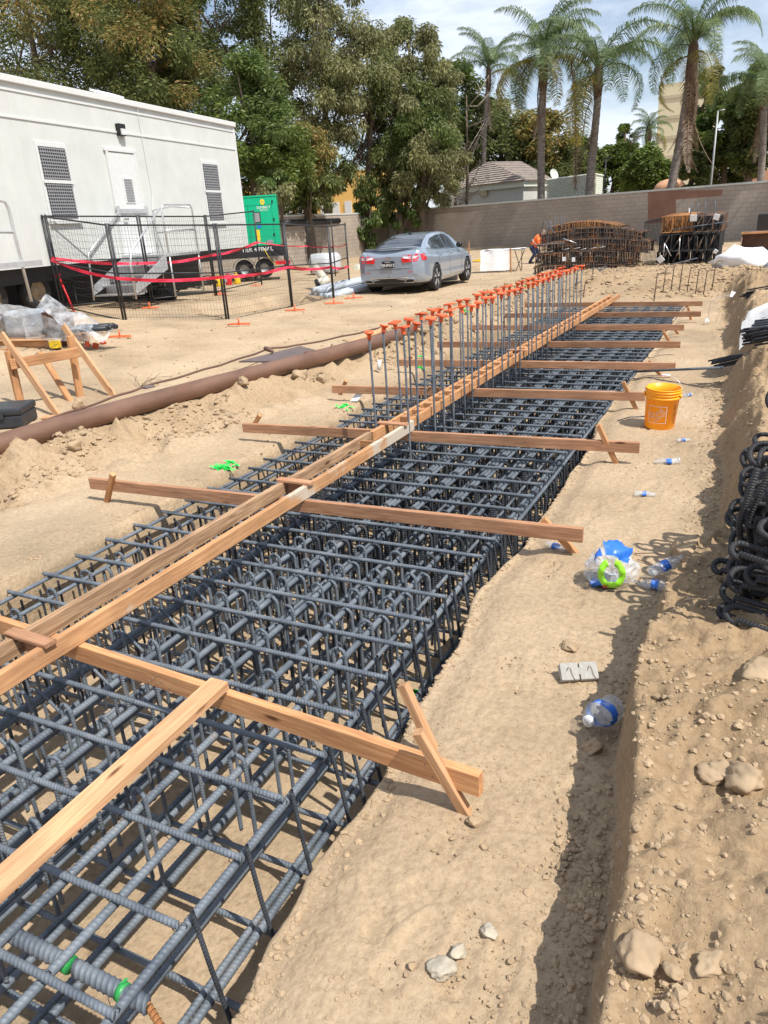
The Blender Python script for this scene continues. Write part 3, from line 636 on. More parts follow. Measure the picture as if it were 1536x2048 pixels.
for k, (a, b, w) in enumerate([(604, 758, 38), (470, 800, 34), (490, 770, 28), (640, 765, 24), (150, 800 + 90, 30), (160, 818, 28)]):
    rock(a, b, w, ['angular clod leaning just below the bend of the rusty pipe', 'clod below the pipe, left of the angular one', 'clod tight under the rusty pipe', 'small clod right of the angular clod under the pipe', 'clod on the slope below the near end of the pipe', 'clod at the foot of the leaning wooden brace'][k], 40 + k, sc=(1, .7, .8), sink=.25)
# sprayed marks on the soil
def paint(pts, wpx, label, seed, hgt=None):
    rg = np.random.RandomState(seed); V = []; F = []
    for (a, b) in pts:
        p0 = ON(a, b); sc = wpx * (p0 - Vector((0, 0, EYE))).length / FP
        zz_ = H(p0.x + np.array([-sc, 0, sc, 0]), p0.y + np.array([0, -sc * 1.5, 0, sc * 1.5])); gx = (zz_[2] - zz_[0]) / (2 * sc); gy = (zz_[3] - zz_[1]) / (3 * sc)
        for _ in range(80):
            dx, dy = rg.randn() * sc * .34, rg.randn() * sc * .22; gx = max(-.3, min(.3, gx)); gy = max(-.3, min(.3, gy)); p = Vector((p0.x + dx, p0.y + dy, p0.z + gx * dx + gy * dy))
            r = .003 + .011 * rg.rand(); n0 = len(V); m = 7; zz = []
            ring = []
            for k in range(m):
                x, y = p.x + r * math.cos(k * 6.283 / m) * (1 + .4 * rg.rand()), p.y + r * math.sin(k * 6.283 / m) * (1 + .4 * rg.rand())
                ring.append((x, y, p.z + gx * (x - p.x) + gy * (y - p.y) + .006))
            V += ring; F.append(tuple(range(n0, n0 + m)))
    mb = MB(); mb.add(V, F); o = part('paint_mark', mb, MT['green_paint'], None); tagp(o, label, 'paint mark', 'green marks sprayed on the soil'); return o
paint([(440, 938), (452, 936), (464, 933)], 18, 'bright green sprayed dash on the left bench above the cage', 1)
paint([(686, 824), (694, 820)], 16, 'green sprayed patch on the left bench by the white paper', 2)
paint([(842, 748), (844, 756)], 12, 'green sprayed patch behind the first dowels', 3)
paint([(1180, 852), (1195, 826)], 7, 'green sprayed line on the right lip of the trench', 4)
paint([(935, 700)], 9, 'small green sprayed spot further down the left bench', 5)
paint([(1050, 640)], 8, 'small green sprayed spot at the far left of the trench', 6)
paint([(832, 1385), (822, 1402)], 8, 'green sprayed edge beside the nearest right stake', 7)
# ---------------- rebar cage ----------------
cage = thing('rebar_cage', 'long dark steel rebar cage lying in the sandy trench', 'rebar cage', (-2.67, 9.0, -.58))
ZT = -.045                                     # transverse bars
tb = MB().tube([(-1.30, 0, 0), (1.30, 0, 0)], .0125, 9, rib=(.016, .0013))
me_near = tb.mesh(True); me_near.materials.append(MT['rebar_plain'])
tb = MB().tube([(-1.30 + .2 * k, 0, 0) for k in range(14)], .0125, 7); me_far = tb.mesh(True); me_far.materials.append(MT['rebar'])
cy0 = .86; rgc = random.Random(4)
CM = MATW[cage.name].inverted()
def cpart(name, me, loc, rot=(0, 0, 0)):
    o = bpy.data.objects.new(name, me); COL.objects.link(o); o.parent = cage; o.location = Vector(loc) - Vector((-2.67, 9.0, -.58)); o.rotation_euler = rot; return o
ybars = [cy0 + .28 * k for k in range(-2, 59)]
for k, y in enumerate(ybars):
    cpart('cross_bar', me_near if y < 4.6 else me_far, (-2.665 + rgc.uniform(-.02, .02), y + rgc.uniform(-.012, .012), ZT + .004 * rgc.random()), (0, 0, rgc.uniform(-.006, .006)))
# top longitudinals
TX = [-1.385, -1.655, -1.885, -2.13, -2.36, -2.60, -2.86, -3.66, -3.91]
def longbar(x, z, r, y0, y1, ribs_to=3.9, wob=.004, name='long_bar', pitch=.017):
    mb = MB(); yn = min(y1, ribs_to)
    if y0 < ribs_to: mb.tube([(x, y0 + (yn - y0) * t, z) for t in np.linspace(0, 1, 12)], r, 9, rib=(pitch, .0011), caps=True)
    o1 = None
    mats = []
    if y0 < ribs_to:
        o1 = part(name, mb, MT['rebar_plain'], cage, smooth=True, world=True)
        if y1 > ribs_to:
            # one continuous bar: join near ribbed length and far smooth length in the same mesh
            m2 = MB().tube([(x + wob * math.sin(k), yn + (y1 - yn) * k / 24, z) for k in range(25)], r, 7)
            bpy.data.objects.remove(o1)
            mb2 = MB(); mb2.tube([(x, y0 + (yn - y0) * t, z) for t in np.linspace(0, 1, 12)], r, 9, rib=(pitch, .0011)); n3 = sum(len(f) for f in mb2.F.values()); 
            mb2.tube([(x + wob * math.sin(k), yn + (y1 - yn) * k / 24, z) for k in range(25)], r, 9)
            o1 = part(name, mb2, MT['rebar_plain'], cage, smooth=True, world=True); me = o1.data; me.materials.append(MT['rebar'])
            cent = [p.center.y for p in me.polygons]; yl = yn - 9.0
            me.polygons.foreach_set('material_index', [1 if c > yl else 0 for c in cent])
    else:
        o1 = part(name, MB().tube([(x + wob * math.sin(k), y0 + (y1 - y0) * k / 24, z) for k in range(25)], r, 7), MT['rebar'], cage, smooth=True, world=True)
    return o1
rgl = random.Random(8)
for i, x in enumerate(TX):
    r = .0160 if i < 7 else .0125
    longbar(x, ZT - .0125 - r, r, .2 if i not in (2,) else .2, 17.0 + rgl.uniform(-.1, .15))
# lapped bundles further along
for i, x in enumerate(TX[:7]):
    y0 = 3.9 + .35 * ((i * 3) % 4) + .15
    longbar(x - .036, ZT - .0285, .015, y0, 16.8, name='lap_bar')
    if i in (0, 2, 3, 4): longbar(x + .036, ZT - .0285, .015, y0 + .6, 16.9, name='lap_bar')
longbar(-3.86, ZT - .0285, .0125, 4.6, 16.8, name='lap_bar')
# second layer just under the top
for i, x in enumerate(TX[:7]): longbar(x - .05 if i else x - .04, -.135, .012, .3, 16.9, name='second_layer_bar', ribs_to=3.2)
for i, x in enumerate(TX[1:6]): longbar(x + .06, -.19, .012, 2.7 + .3 * (i % 3), 16.8, name='second_layer_bar')
# bottom mat
BX = [-1.19, -1.40, -1.62, -1.86, -2.1, -2.36, -2.62, -2.9, -3.18, -3.45, -3.7, -3.9]
for i, x in enumerate(BX):
    longbar(x, -.475, .0155, .2, 17.0, name='bottom_long_bar', ribs_to=3.0)
    if i < 8: longbar(x - .036, -.475, .013, .2 + .3 * (i % 2), 17.0, name='bottom_long_bar', ribs_to=3.0)
tbb = MB().tube([(-1.38 + .23 * k, 0, 0) for k in range(13)], .0125, 7); meb = tbb.mesh(True); meb.materials.append(MT['rebar'])
tbb = MB().tube([(-1.38, 0, 0), (1.38, 0, 0)], .0125, 8, rib=(.016, .0012)); mebn = tbb.mesh(True); mebn.materials.append(MT['rebar_plain'])
for k, y in enumerate(ybars): cpart('bottom_cross_bar', mebn if y < 3.2 else meb, (-2.55 + rgc.uniform(-.02, .02), y + .10, -.507), (0, 0, rgc.uniform(-.01, .01)))
# hooked ties (inverted U over the long bars, legs to the bottom mat)
def hook_path(hw=.032, top=.0, long=-.48, short=-.33, kick=0):
    P = [(-hw, 0, top + short), (-hw, 0, top - .12), (-hw, 0, top - .03)]
    for k in range(9):
        a = math.pi - k * math.pi / 8; P.append((hw * math.cos(a), 0, top + hw * math.sin(a) - .012))
    P += [(hw, 0, top - .03), (hw, kick, top + long * .5), (hw, kick, top + long)]
    return P
def legrib(P, r, n, ribs):
    mb = MB(); mb.tube(P, r, n, rib=(.0145, .0010) if ribs else None); return mb
hk_n = [legrib(hook_path(.034, 0, -.47, -.36), .009, 7, True).mesh(True), legrib(hook_path(.034, 0, -.46, -.44), .0085, 7, True).mesh(True)]
hk_f = [legrib(hook_path(.030, 0, -.47, -.36), .0085, 5, False).mesh(True)]
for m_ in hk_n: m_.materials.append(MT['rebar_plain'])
def hook_V(x, y, z, rz, flip):
    P = np.array(hook_path(.035, 0, -.46, -.38)); 
    if flip: P[:, 0] *= -1
    c, s = math.cos(rz), math.sin(rz); P = np.stack([P[:, 0] * c - P[:, 1] * s + x, P[:, 0] * s + P[:, 1] * c + y, P[:, 2] + z], 1); return P
spots = []
rgh = random.Random(11)
for i, x in enumerate(TX[:7] + [-3.2, -3.42, -3.66]):
    for k, y in enumerate(ybars):
        for sub in (0, 1):
            yy = y + .10 + .14 * sub + rgh.uniform(-.015, .015)
            if yy < 1.75 - .35 * (i > 1) and not (i in (3, 4, 5, 6) and yy > .8 and sub == 0): continue
            if i == 0 and yy < 4: continue
            if sub == 1 and yy < 2.9: continue
            if i in (7, 8) and sub: continue
            if yy > 17: continue
            zz = ZT + .022 if i < 7 else ZT - .05
            if i == 9: zz = ZT + .004
            if sub == 1: zz -= .05
            if yy > 4.4: zz -= .045
            if yy > 6 and sub: continue
            spots.append((yy + .4 * abs(x + 2.2), x + rgh.uniform(-.008, .008) + (.0 if sub == 0 else .02), yy, zz, rgh.uniform(-.25, .25) + math.pi * (rgh.random() < .4)))
spots.sort()
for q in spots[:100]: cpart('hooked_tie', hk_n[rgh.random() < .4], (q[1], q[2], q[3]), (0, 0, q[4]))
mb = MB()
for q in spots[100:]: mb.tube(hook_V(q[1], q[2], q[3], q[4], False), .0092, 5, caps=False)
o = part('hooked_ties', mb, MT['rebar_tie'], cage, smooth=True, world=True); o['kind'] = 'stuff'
# straight uprights: right face and rows between
ups = []
for y in ybars:
    for sub in (0, 1):
        yy = y + .035 + .14 * sub
        if yy < 1.0 or yy > 17: continue
        if yy < 2.0 and sub: continue
        ups.append((yy, -1.36, yy, -.02, -1.30 + rgh.uniform(-.02, .03)))
        if yy > 2.2: ups.append((yy + 1, -1.50 + rgh.uniform(-.02, .02), yy + .03, -.08, -1.5))
        ups.append((yy + 2, -3.88, yy, -.10, -3.88)); 
        if yy > 1.4: ups.append((yy + 1.5, -3.55 + rgh.uniform(-.05, .05), yy + .05, -.12, -3.5)); ups.append((yy + 1.3, -2.98, yy + .02, -.1, -3.0)); ups.append((yy + 1.3, -3.30, yy + .07, -.15, -3.3))
        if yy > 2.4:
            for xx in (-1.76, -2.0, -2.24, -2.48, -2.73): ups.append((yy + .8, xx + rgh.uniform(-.03, .03), yy + rgh.uniform(-.03, .03), -.12, xx))
ups.sort()
def upt(mb, u, ribs): mb.tube([(u[1], u[2], u[3]), ((u[1] + u[4]) / 2 + rgh.uniform(-.004, .004), u[2], (u[3] - .49) / 2), (u[4], u[2] + rgh.uniform(-.01, .01), -.49)], .0085, 6 if ribs else 5, rib=(.0145, .0010) if ribs else None, caps=False)
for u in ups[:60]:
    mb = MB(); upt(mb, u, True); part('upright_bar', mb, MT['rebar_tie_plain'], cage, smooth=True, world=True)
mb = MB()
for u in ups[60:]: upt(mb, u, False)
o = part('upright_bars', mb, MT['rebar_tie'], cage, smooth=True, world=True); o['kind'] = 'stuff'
# short bent tails near the dark long bar (diagonals seen through the grid)
for k in range(26):
    y = 1.3 + .28 * k; mb = MB(); x = -2.9
    mb.tube([(x - .02, y, -.06), (x + .01, y, -.035), (x + .05, y + .01, -.06), (x + .17, y + .03, -.20)], .008, 6, rib=(.014, .0014) if k < 10 else None)
    part('bent_tail', mb, MT['rebar_plain'], cage, smooth=True, world=True)
# big threaded bars with green tape in the near corner
def bigbar(a, b, r, n, **kw):
    mb = MB(); mb.tube([a, b], r, 12, rib=(.022, .0026)); return part(n, mb, MT['rebar_plain'], cage, smooth=True, world=True, **kw)
c0, c1, c2, c3 = at(30, 1878, -.105), at(125, 1935, -.105), at(212, 1990, -.105), at(300, 2010, -.105)
c0, c3 = at(22, 1868, -.105), at(302, 2014, -.105)
d = c3 - c0
bigbar(c0, c0 + d * .44, .0235, 'coupler_bar'); bigbar(c0 + d * .485, c3, .0235, 'coupler_bar')
for t in (.42, .80): 
    q = c0 + d * t; dn = d.normalized(); mb = MB().tube([q, q + dn * .020], .0275, 12); part('tape_band', mb, MT['green_tape'], cage, smooth=True, world=True)
    mb = MB().quad(q + Vector((0, 0, .028)), q + Vector((.012, .008, .029)), q + Vector((.022, .02, .036)), q + Vector((.008, .02, .034))); part('tape_tail', mb, MT['green_tape'], cage, world=True, solid=.001)
e = c3 + Vector((.27, -.16, -.10)); mb = MB().tube([c3 - d * .02, c3 + Vector((.1, -.04, -.03)), e], .0105, 9, rib=(.016, .0016)); part('rusty_bar', mb, MT['rebar_rust'], cage, smooth=True, world=True, label='orange rusty bar sticking out of the big bar')
# wire ties at crossings, near part
mb = MB(); rgw = random.Random(3)
for y in ybars[:16]:
    for x in TX:
        c = Vector((x, y, ZT)); s = .02
        P = [c + Vector((s * math.cos(a) * .9, s * math.cos(a) * .7, .018 * math.sin(a) - .008)) for a in np.linspace(0, 6.28, 9)]
        mb.tube(P, .0017, 4, caps=False)
        if rgw.random() < .5: mb.tube([P[2], P[2] + Vector((rgw.uniform(-.04, .04), rgw.uniform(-.04, .04), rgw.uniform(0, .03)))], .0013, 3, caps=False)
o = part('wire_ties', mb, MT['black'], cage, world=True); o['kind'] = 'stuff'

# ---------------- batter boards over the cage ----------------
BB = [((-60, 1229), (962, 1568)), ((182, 966), (1166, 1070)), ((487, 855), (1279, 895)), ((665, 778), (1290, 793)), ((795, 725), (1351, 733)), ((875, 689), (1361, 689)), ((940, 655), (1368, 655)), ((1010, 631), (1402, 628)), ((1050, 610), (1405, 607))]
STK = [[((930, 1622), (836, 1463)), ((850, 1520), (795, 1455))], [((1148, 1104), (1086, 1038)), ((214, 1003), (226, 948))], [((1232, 926), (1196, 850)), ((500, 864), (520, 830))], [((1272, 818), (1246, 764)), ((680, 789), (692, 762))], [((1322, 752), (1298, 722)), ((812, 735), (823, 712))], [((1346, 696), (1326, 662)), ((905, 700), (914, 675))], [((1356, 668), (1344, 650)), None], [((1382, 640), (1376, 615)), ((1012, 640), (1022, 620))], [((1378, 622), (1372, 606)), None]]
ordn = ['nearest', 'second', 'third', 'fourth', 'fifth', 'sixth', 'seventh', 'eighth', 'farthest']
for i, (a, b) in enumerate(BB):
    zc = .145
    p0, p1 = at(*a, zc), at(*b, zc); ym = (p0.y + p1.y) / 2
    if i > 0: pass
    t = thing('batter_board', f'{"orange" if i == 0 else "reddish brown"} timber crosspiece staked over the trench, {ordn[i]} from the camera of the nine', 'crosspiece', (p1.x, p1.y, 0), group='timber crosspieces staked across the trench')
    plank('board', p0, p1, .038, .089, MT['fir' if i == 0 else 'fir_red'], t)
    mbn = MB(); rgn = random.Random(i)
    for q_ in range(10):
        s_ = rgn.choice([.04, .06, .47, .50, .93, .95]) + rgn.uniform(-.01, .01); c_ = p0.lerp(p1, s_); mbn.tube([c_ + Vector((0, -.018, rgn.uniform(-.03, .03))), c_ + Vector((0, -.0215, rgn.uniform(-.03, .03) * 0 + 0))] if False else [c_ + Vector((0, -.018, .02 * (q_ % 3 - 1))), c_ + Vector((0, -.0215, .02 * (q_ % 3 - 1)))], .0032, 6)
    o_ = part('nail_heads', mbn, MT['steel_grey'], t, world=True); o_['kind'] = 'stuff'
    for s in STK[i]:
        if not s: continue
        (gx, gy), (tx, ty) = s
        g0 = ON(gx, gy); hgt = None
        # the stake leans in the plane of the board: find its top at the board's distance
        T = DY(tx, ty, g0.y - .04)
        d = (T - g0).normalized(); g1 = g0 - d * .12
        if (gx, gy) == (850, 1520): d = Vector((-.25, .05, .5)).normalized(); g1 = at(850, 1525, .02) + Vector((0, .08, 0)); T = g1 + d * .28
        side = .026 if True else 0
        # keep it against the face of the board
        off = Vector((0, 0, 0))
        plank('stake', g1 + off, T + off, .038, .038 if i else .036, MT['fir_light' if i == 0 else 'fir'], t, up=(0, 1, 0))
# ---------------- double template board along the trench ----------------
tmpl = thing('template_board', 'pair of long parallel timbers on the crosspieces down the middle of the trench', 'timber template', (-2.77, 1.0, .19))
zt = .237
plank('timber', (-2.66, .25, zt), (-2.66, 5.80, zt), .038, .089, MT['fir_white'], tmpl, label='near right timber stained pale with cement')
plank('timber', (-2.86, .25, zt), (-2.86, 5.35, zt), .038, .089, MT['fir_grain'], tmpl, label='near left timber with open weathered grain')
plank('timber', (-2.845, 5.36, zt), (-2.825, 10.6, zt), .038, .089, MT['fir'], tmpl)
plank('timber', (-2.70, 5.81, zt), (-2.69, 10.9, zt), .038, .089, MT['fir'], tmpl)
plank('timber', (-2.825, 10.61, zt), (-2.80, 16.4, zt), .038, .089, MT['fir'], tmpl)
plank('timber', (-2.69, 10.91, zt), (-2.64, 16.4, zt), .038, .089, MT['fir'], tmpl)
plank('spacer', (-2.895, 5.15, zt + .0), (-2.64, 5.15, zt + .0), .012, .06, MT['fir'], tmpl)
for y in (1.83, 4.03, 5.62, 9.4): plank('top_cleat', (-2.90, y, .292), (-2.62, y - .01, .292), .062, .02, MT['fir_red'], tmpl)
for y in (1.86, 4.06): plank('spacer', (-2.84, y, zt - .01), (-2.68, y, zt - .01), .036, .07, MT['fir_red'], tmpl)
for k in range(28):
    y = 5.95 + .27 * k; plank('spacer', (-2.775, y - .05, zt + .006), (-2.775, y + .05, zt + .006), .085 if k % 3 else .09, .070, MT['fir'], tmpl)
for k in range(18): plank('spacer', (-2.755, 13.6 + .15 * k, zt + .006), (-2.755, 13.65 + .15 * k, zt + .006), .06, .07, MT['fir'], tmpl) if k % 3 == 0 else None
# loose plank on top, left foreground
pe = at(430, 1375, .232)
p_ = DY(0, 1800, 0.8)
q0 = at(-8, 1775, .21); dr = (q0 - pe)
plank('plank', pe + Vector((0, .03, 0)), pe + dr * 1.5, .089, .038, MT['fir_light'], None, label='light plank lying from the nearest crosspiece toward the camera over the cage', cat='plank', up=(0, 0, 1))
# ---------------- dowels with orange caps ----------------
cp = MB(); cp.lathe([(0, .0), (.017, .0), (.018, .02), (.019, .04), (.026, .046), (.036, .053), (.041, .060), (.041, .067), (.0, .068)], n=14)
capme = cp.mesh(True)
for a in range(4): pass
cp2 = MB(); cp2.lathe([(0, 0), (.018, 0), (.0195, .045), (.030, .052)], n=12); cp2.box((0, 0, .060), (.088, .088, .014)); cap2 = cp2.mesh(False)
for m_ in (capme, cap2): m_.materials.append(MT['cap'])
dwl = MB().tube([(0, 0, -1.50), (0, 0, 0)], .0095, 6); dme = dwl.mesh(True); dme.materials.append(MT['rebar'])
dwn = MB().tube([(0, 0, -1.50), (0, 0, 0)], .0095, 7, rib=(.0145, .0010)); dmn = dwn.mesh(True); dmn.materials.append(MT['rebar_plain'])
rgd = random.Random(21)
def dowel(x, y, zc, rowlab, n, lean):
    t = thing('dowel_bar', rowlab, 'dowel bar', (x, y, zc), rz=rgd.uniform(0, 3), group='upright dowel bars with orange caps')
    t.rotation_euler = (lean[0], lean[1], rgd.uniform(-.4, .4))
    MATW[t.name] = Matrix.Translation((x, y, zc)) @ Euler(t.rotation_euler).to_matrix().to_4x4()
    b = bpy.data.objects.new('bar', dmn if n < 5 else dme); COL.objects.link(b); b.parent = t; b.location = (0, 0, -.01)
    c = bpy.data.objects.new('safety_cap', cap2 if rgd.random() < .75 else capme); COL.objects.link(c); c.parent = t; c.location = (0, 0, -.045); c.rotation_euler = (rgd.uniform(-.2, .2), rgd.uniform(-.2, .2), rgd.uniform(-.5, .5))
for k in range(27):
    y = 5.72 + .268 * k + rgd.uniform(-.035, .035)
    dowel(-2.655 + rgd.uniform(-.012, .012), y, 1.085 + rgd.uniform(-.012, .015), 'first orange-capped dowel of the right row, nearest the camera' if k == 0 else 'upright ribbed dowel with orange cap in the right row through the template timbers', k, (rgd.uniform(-.012, .012), rgd.uniform(-.01, .01)))
    y = 5.58 + .268 * k + rgd.uniform(-.035, .035)
    dowel(-2.915 + rgd.uniform(-.012, .012), y, 1.075 + rgd.uniform(-.012, .02), 'first orange-capped dowel of the left row, leftmost of all' if k == 0 else 'upright ribbed dowel with orange cap in the left row beside the template timbers', k, (rgd.uniform(-.012, .012), rgd.uniform(-.01, .01)))
# ---------------- steel pipe, plate, cable ----------------
pp = []
for (a, b) in [(-620, 1110), (-60, 907), (0, 884), (140, 848), (320, 800), (470, 760), (560, 738), (625, 716), (700, 697), (800, 666), (880, 644)]: pp.append(at(a, b, .30))
t = thing('steel_pipe', 'long rusty brown steel pipe lying along the top of the left slope', 'pipe', (pp[0].x, pp[0].y, .2))
P = np.array([tuple(p) for p in pp]); tt = np.linspace(0, len(P) - 1, 90); Pi = np.stack([np.polyval(np.polyfit(P[:, 1], P[:, 0], 3), np.interp(tt, np.arange(len(P)), P[:, 1])), np.interp(tt, np.arange(len(P)), P[:, 1]), np.interp(tt, np.arange(len(P)), P[:, 2])], 1)
mb = MB().tube(Pi, .100, 24, caps=False); mb.tube(Pi, .092, 18, caps=False); part('pipe_body', mb, MT['pipe'], t, smooth=True, world=True)
w = at(620, 717, .285); mb = MB().tube([w - Vector((.015, .05, 0)), w + Vector((.015, .05, 0))], .105, 20); part('weld_collar', mb, MT['pipe'], t, smooth=True, world=True)
mb = MB().tube([Vector(Pi[-1]), Vector(Pi[-1]) + Vector((.03, .25, 0))], .113, 20); part('coupling', mb, MT['cap'], t, smooth=True, world=True, label='orange red painted end of the pipe')
pl = [at(478, 722, .36), at(548, 722, .37), at(632, 700, .37), at(600, 692, .37)]
mb = MB(); lo = [p - Vector((0, 0, .02)) for p in pl]; mb.add([tuple(p) for p in pl + lo], [(0, 1, 2, 3), (4, 7, 6, 5), (0, 4, 5, 1), (1, 5, 6, 2), (2, 6, 7, 3), (3, 7, 4, 0)])
solo('steel_plate', mb, MT['plate'], 'flat grey brown steel plate leaning on the back of the rusty pipe', 'steel plate', loc=pl[0])
cb = [at(a, b, z) for a, b, z in [(0, 872, .30), (100, 838, .30), (220, 797, .31), (290, 773, .34), (400, 742, .36), (472, 720, .38), (540, 697, .385), (600, 690, .36), (690, 672, .33), (760, 656, .3)]]
P = np.array([tuple(p) for p in cb]); tt = np.linspace(0, len(P) - 1, 60); Pi = np.stack([np.interp(tt, np.arange(len(P)), P[:, k]) for k in range(3)], 1); Pi[:, 2] += .006 * np.sin(np.arange(60))
solo('steel_rod', MB().tube(Pi, .014, 8), MT['cable'], 'thin rusty rod running along the back of the rusty pipe and over the steel plate', 'rod', loc=cb[0], smooth=True)
mb = MB(); mb.tube([at(530, 697, .42), at(538, 699, .41), at(545, 703, .40)], [.03, .034, .02], 10)
solo('iron_lump', mb, MT['cable'], 'rusty iron lump sitting on the edge of the steel plate', 'iron lump', loc=at(536, 699, .40), smooth=True)
mb = MB(); q0, q1 = at(655, 706, .30), at(775, 655, .30); plank('loose_board', q0, q1, .14, .03, MT['fir_light'], None, label='thin pale board lying behind the far half of the rusty pipe', cat='board')
q0, q1 = at(288, 776, .37), at(306, 772, .37); plank('shim_plate', q0, q1, .09, .02, MT['plate'], None, label='small dark plate wedged between the rod and the pipe', cat='shim')
# dry weed by the pipe
rgq = random.Random(2); mb = MB(); c = ON(280, 775) 
for k in range(9):
    a = rgq.uniform(-.6, 2.6); L = rgq.uniform(.15, .45); mb.tube([c, c + Vector((math.cos(a) * L * .5, math.sin(a) * L * .5, L * .25)), c + Vector((math.cos(a) * L, math.sin(a) * L, rgq.uniform(0, .2)))], .003, 3)
solo('dry_twigs', mb, MT['bark'], 'dry twigs sticking up behind the rusty pipe', 'twigs', loc=c)

# ---------------- wooden brace frame, left ----------------
def member(par, name, base, top, Yoff, w, h, m, up=(0, 1, 0)):
    b = ON(*base); T = DY(top[0], top[1], b.y + Yoff); plank(name, b - (T - b).normalized() * .08, T, w, h, MT[m], par, up=up); return b, T
b0 = ON(45, 812)
fr = thing('brace_frame', 'rough timber frame with two pale leaning braces beside the rusty pipe', 'timber frame', (b0.x, b0.y, b0.z))
_, T1 = member(fr, 'post', (43, 815), (17, 702), 0, .038, .089, 'fir')
_, T2 = member(fr, 'post', (160, 792), (140, 672), 0, .038, .089, 'fir')
member(fr, 'back_leg', (140, 800), (80, 705), .1, .038, .07, 'fir')
A, B = DY(20, 729, T1.y - .05), DY(158, 704, T2.y - .05)
plank('rail', A, B, .038, .11, MT['fir'], fr)
member(fr, 'brace', (115, 830), (3, 668), .12, .038, .075, 'fir_light', up=(1, 0, 0)); member(fr, 'brace', (226, 790), (127, 652), .12, .038, .075, 'fir_light', up=(1, 0, 0))
p = ON(128, 836); plank('board_scrap', p + Vector((-.2, -.1, .02)), p + Vector((.15, .1, .02)), .1, .02, MT['fir_light'], None, label='pale scrap of board at the foot of the leaning brace', cat='board')
# black case
c = ON(14, 852); cs = thing('tool_case', 'black hard plastic case at the left edge beside the rusty pipe', 'tool case', tuple(c + Vector((-.12, .02, -.02))), rz=R_(30))
mb = MB().box((0, 0, .085), (.62, .42, .13)); part('body', mb, MT['black_plastic'], cs, bevel=.02); mb = MB().box((0, 0, .185), (.64, .44, .075)); part('lid', mb, MT['black_plastic'], cs, bevel=.022)
mb = MB().box((.12, -.225, .15), (.06, .02, .06)); part('latch', mb, MT['black_plastic'], cs, bevel=.004)

# ---------------- office trailer ----------------
TD = Vector((-.1378, .9905, 0)).normalized()          # along the trailer, away from the camera
TN = Vector((TD.y, -TD.x, 0))                         # outward normal (towards the trench)
TO = at(65, 535, 1.57); TO.z = 0
def T(u, v, w=0): return TO + TD * u + TN * w + Vector((0, 0, v))
def TU(px, py, w=0):                                  # picture point on the trailer side plane -> (u, v)
    r = Vector(ray(px, py)); P0 = TO + TN * w; t_ = (P0 - Vector((0, 0, EYE))).dot(TN) / r.dot(TN); q = Vector((0, 0, EYE)) + r * t_; return (q - TO).dot(TD), q.z
u1, _ = TU(476, 330); zt1 = TU(0, 163)[1]; zt2 = TU(462, 249)[1]; ZB = 1.57; ZTp = (zt1 + zt2) / 2
tr = thing('office_trailer', 'long pale grey site office trailer on wheels at the left', 'office trailer', tuple(T(0, .7)), rot=Matrix((TD, -TN, Vector((0, 0, 1)))).transposed())
MTR = MATW[tr.name]; ZL = -.7; U0 = -7.0
def tb_(u0, u1_, w0, w1, z0, z1): return MB().bbox(u0, u1_, -w1, -w0, z0 + ZL, z1 + ZL)   # local: x=u, y=-w
part('body', tb_(U0, u1, -3.4, 0, ZB, ZTp), MT['white_siding'], tr)
mb = MB()
for a, b in ((U0 - .03, u1 + .05),): mb.bbox(a, b, -.06, 0.0 + 3.45, ZTp - .02 + ZL, ZTp + .10 + ZL)
part('roof_trim', mb, MT['white'], tr, bevel=.01)
part('belt_trim', tb_(U0, u1 + .01, 0, .02, ZTp - .62, ZTp - .58), MT['white'], tr)
part('belt_trim', tb_(U0, u1 + .01, 0, .018, ZTp - .16, ZTp - .12), MT['white'], tr)
part('corner_trim', tb_(u1 - .09, u1 + .02, -.02, .016, ZB, ZTp - .03), MT['white'], tr)
mb = MB()
u = -5.8
while u < u1: mb.bbox(u, u + .008, -.004, .001, ZB + ZL, ZTp - .17 + ZL); u += .41
part('siding_grooves', mb, MT['lattice'], tr)
part('chassis', tb_(U0, u1, -3.2, -.30, ZB - .30, ZB), MT['black'], tr)
part('skirt', tb_(U0, u1, -1.9, -1.8, .5, ZB - .2), MT['black'], tr)
def rect(px0, py0, px1, py1): a = TU(px0, py0); b = TU(px1, py1); return a[0], b[0], b[1], a[1]
wins = []
for (a, b, c_, d_) in [((78, 294), (128, 284 + 12), (152, 434), (99, 440)), ((404, 328), (434, 330), (444, 440), (417, 441))]:
    qa, qb, qc, qd = TU(*a), TU(*b), TU(*c_), TU(*d_); x0 = (qa[0] + qd[0]) / 2; x1 = (qb[0] + qc[0]) / 2; z1 = (qa[1] + qb[1]) / 2; z0 = (qc[1] + qd[1]) / 2
    fr_ = part('window', tb_(x0 - .06, x1 + .06, 0, .03, z0 - .06, z1 + .09), MT['white'], tr, bevel=.004)
    part('pane', tb_(x0, x1, .028, .036, z0, z1), MT['dark_glass'], fr_)
    mb = MB(); n = 22
    for k in range(n): zz = z0 + (z1 - z0) * (k + .5) / n; mb.bbox(x0, x1, -.052, -.044, zz - .012 + ZL, zz + .012 + ZL)
    for k in range(12): xx = x0 + (x1 - x0) * (k + .5) / 12; mb.bbox(xx - .006, xx + .006, -.056, -.050, z0 + ZL, z1 + ZL)
    part('security_mesh', mb, MT['screen'], fr_)
    zc_ = z0 + (z1 - z0) * .52; part('crossbar', tb_(x0 - .05, x1 + .05, .05, .065, zc_ - .03, zc_ + .03), MT['white'], fr_); part('sill', tb_(x0 - .1, x1 + .1, .03, .07, z0 - .1, z0 - .05), MT['white'], fr_)
qa, qb = TU(213, 306), TU(274, 310); qd = TU(275, 500); x0, x1, z1, z0 = qa[0], qb[0] , (qa[1] + qb[1]) / 2, ZB + .06
x1 = x0 + .93
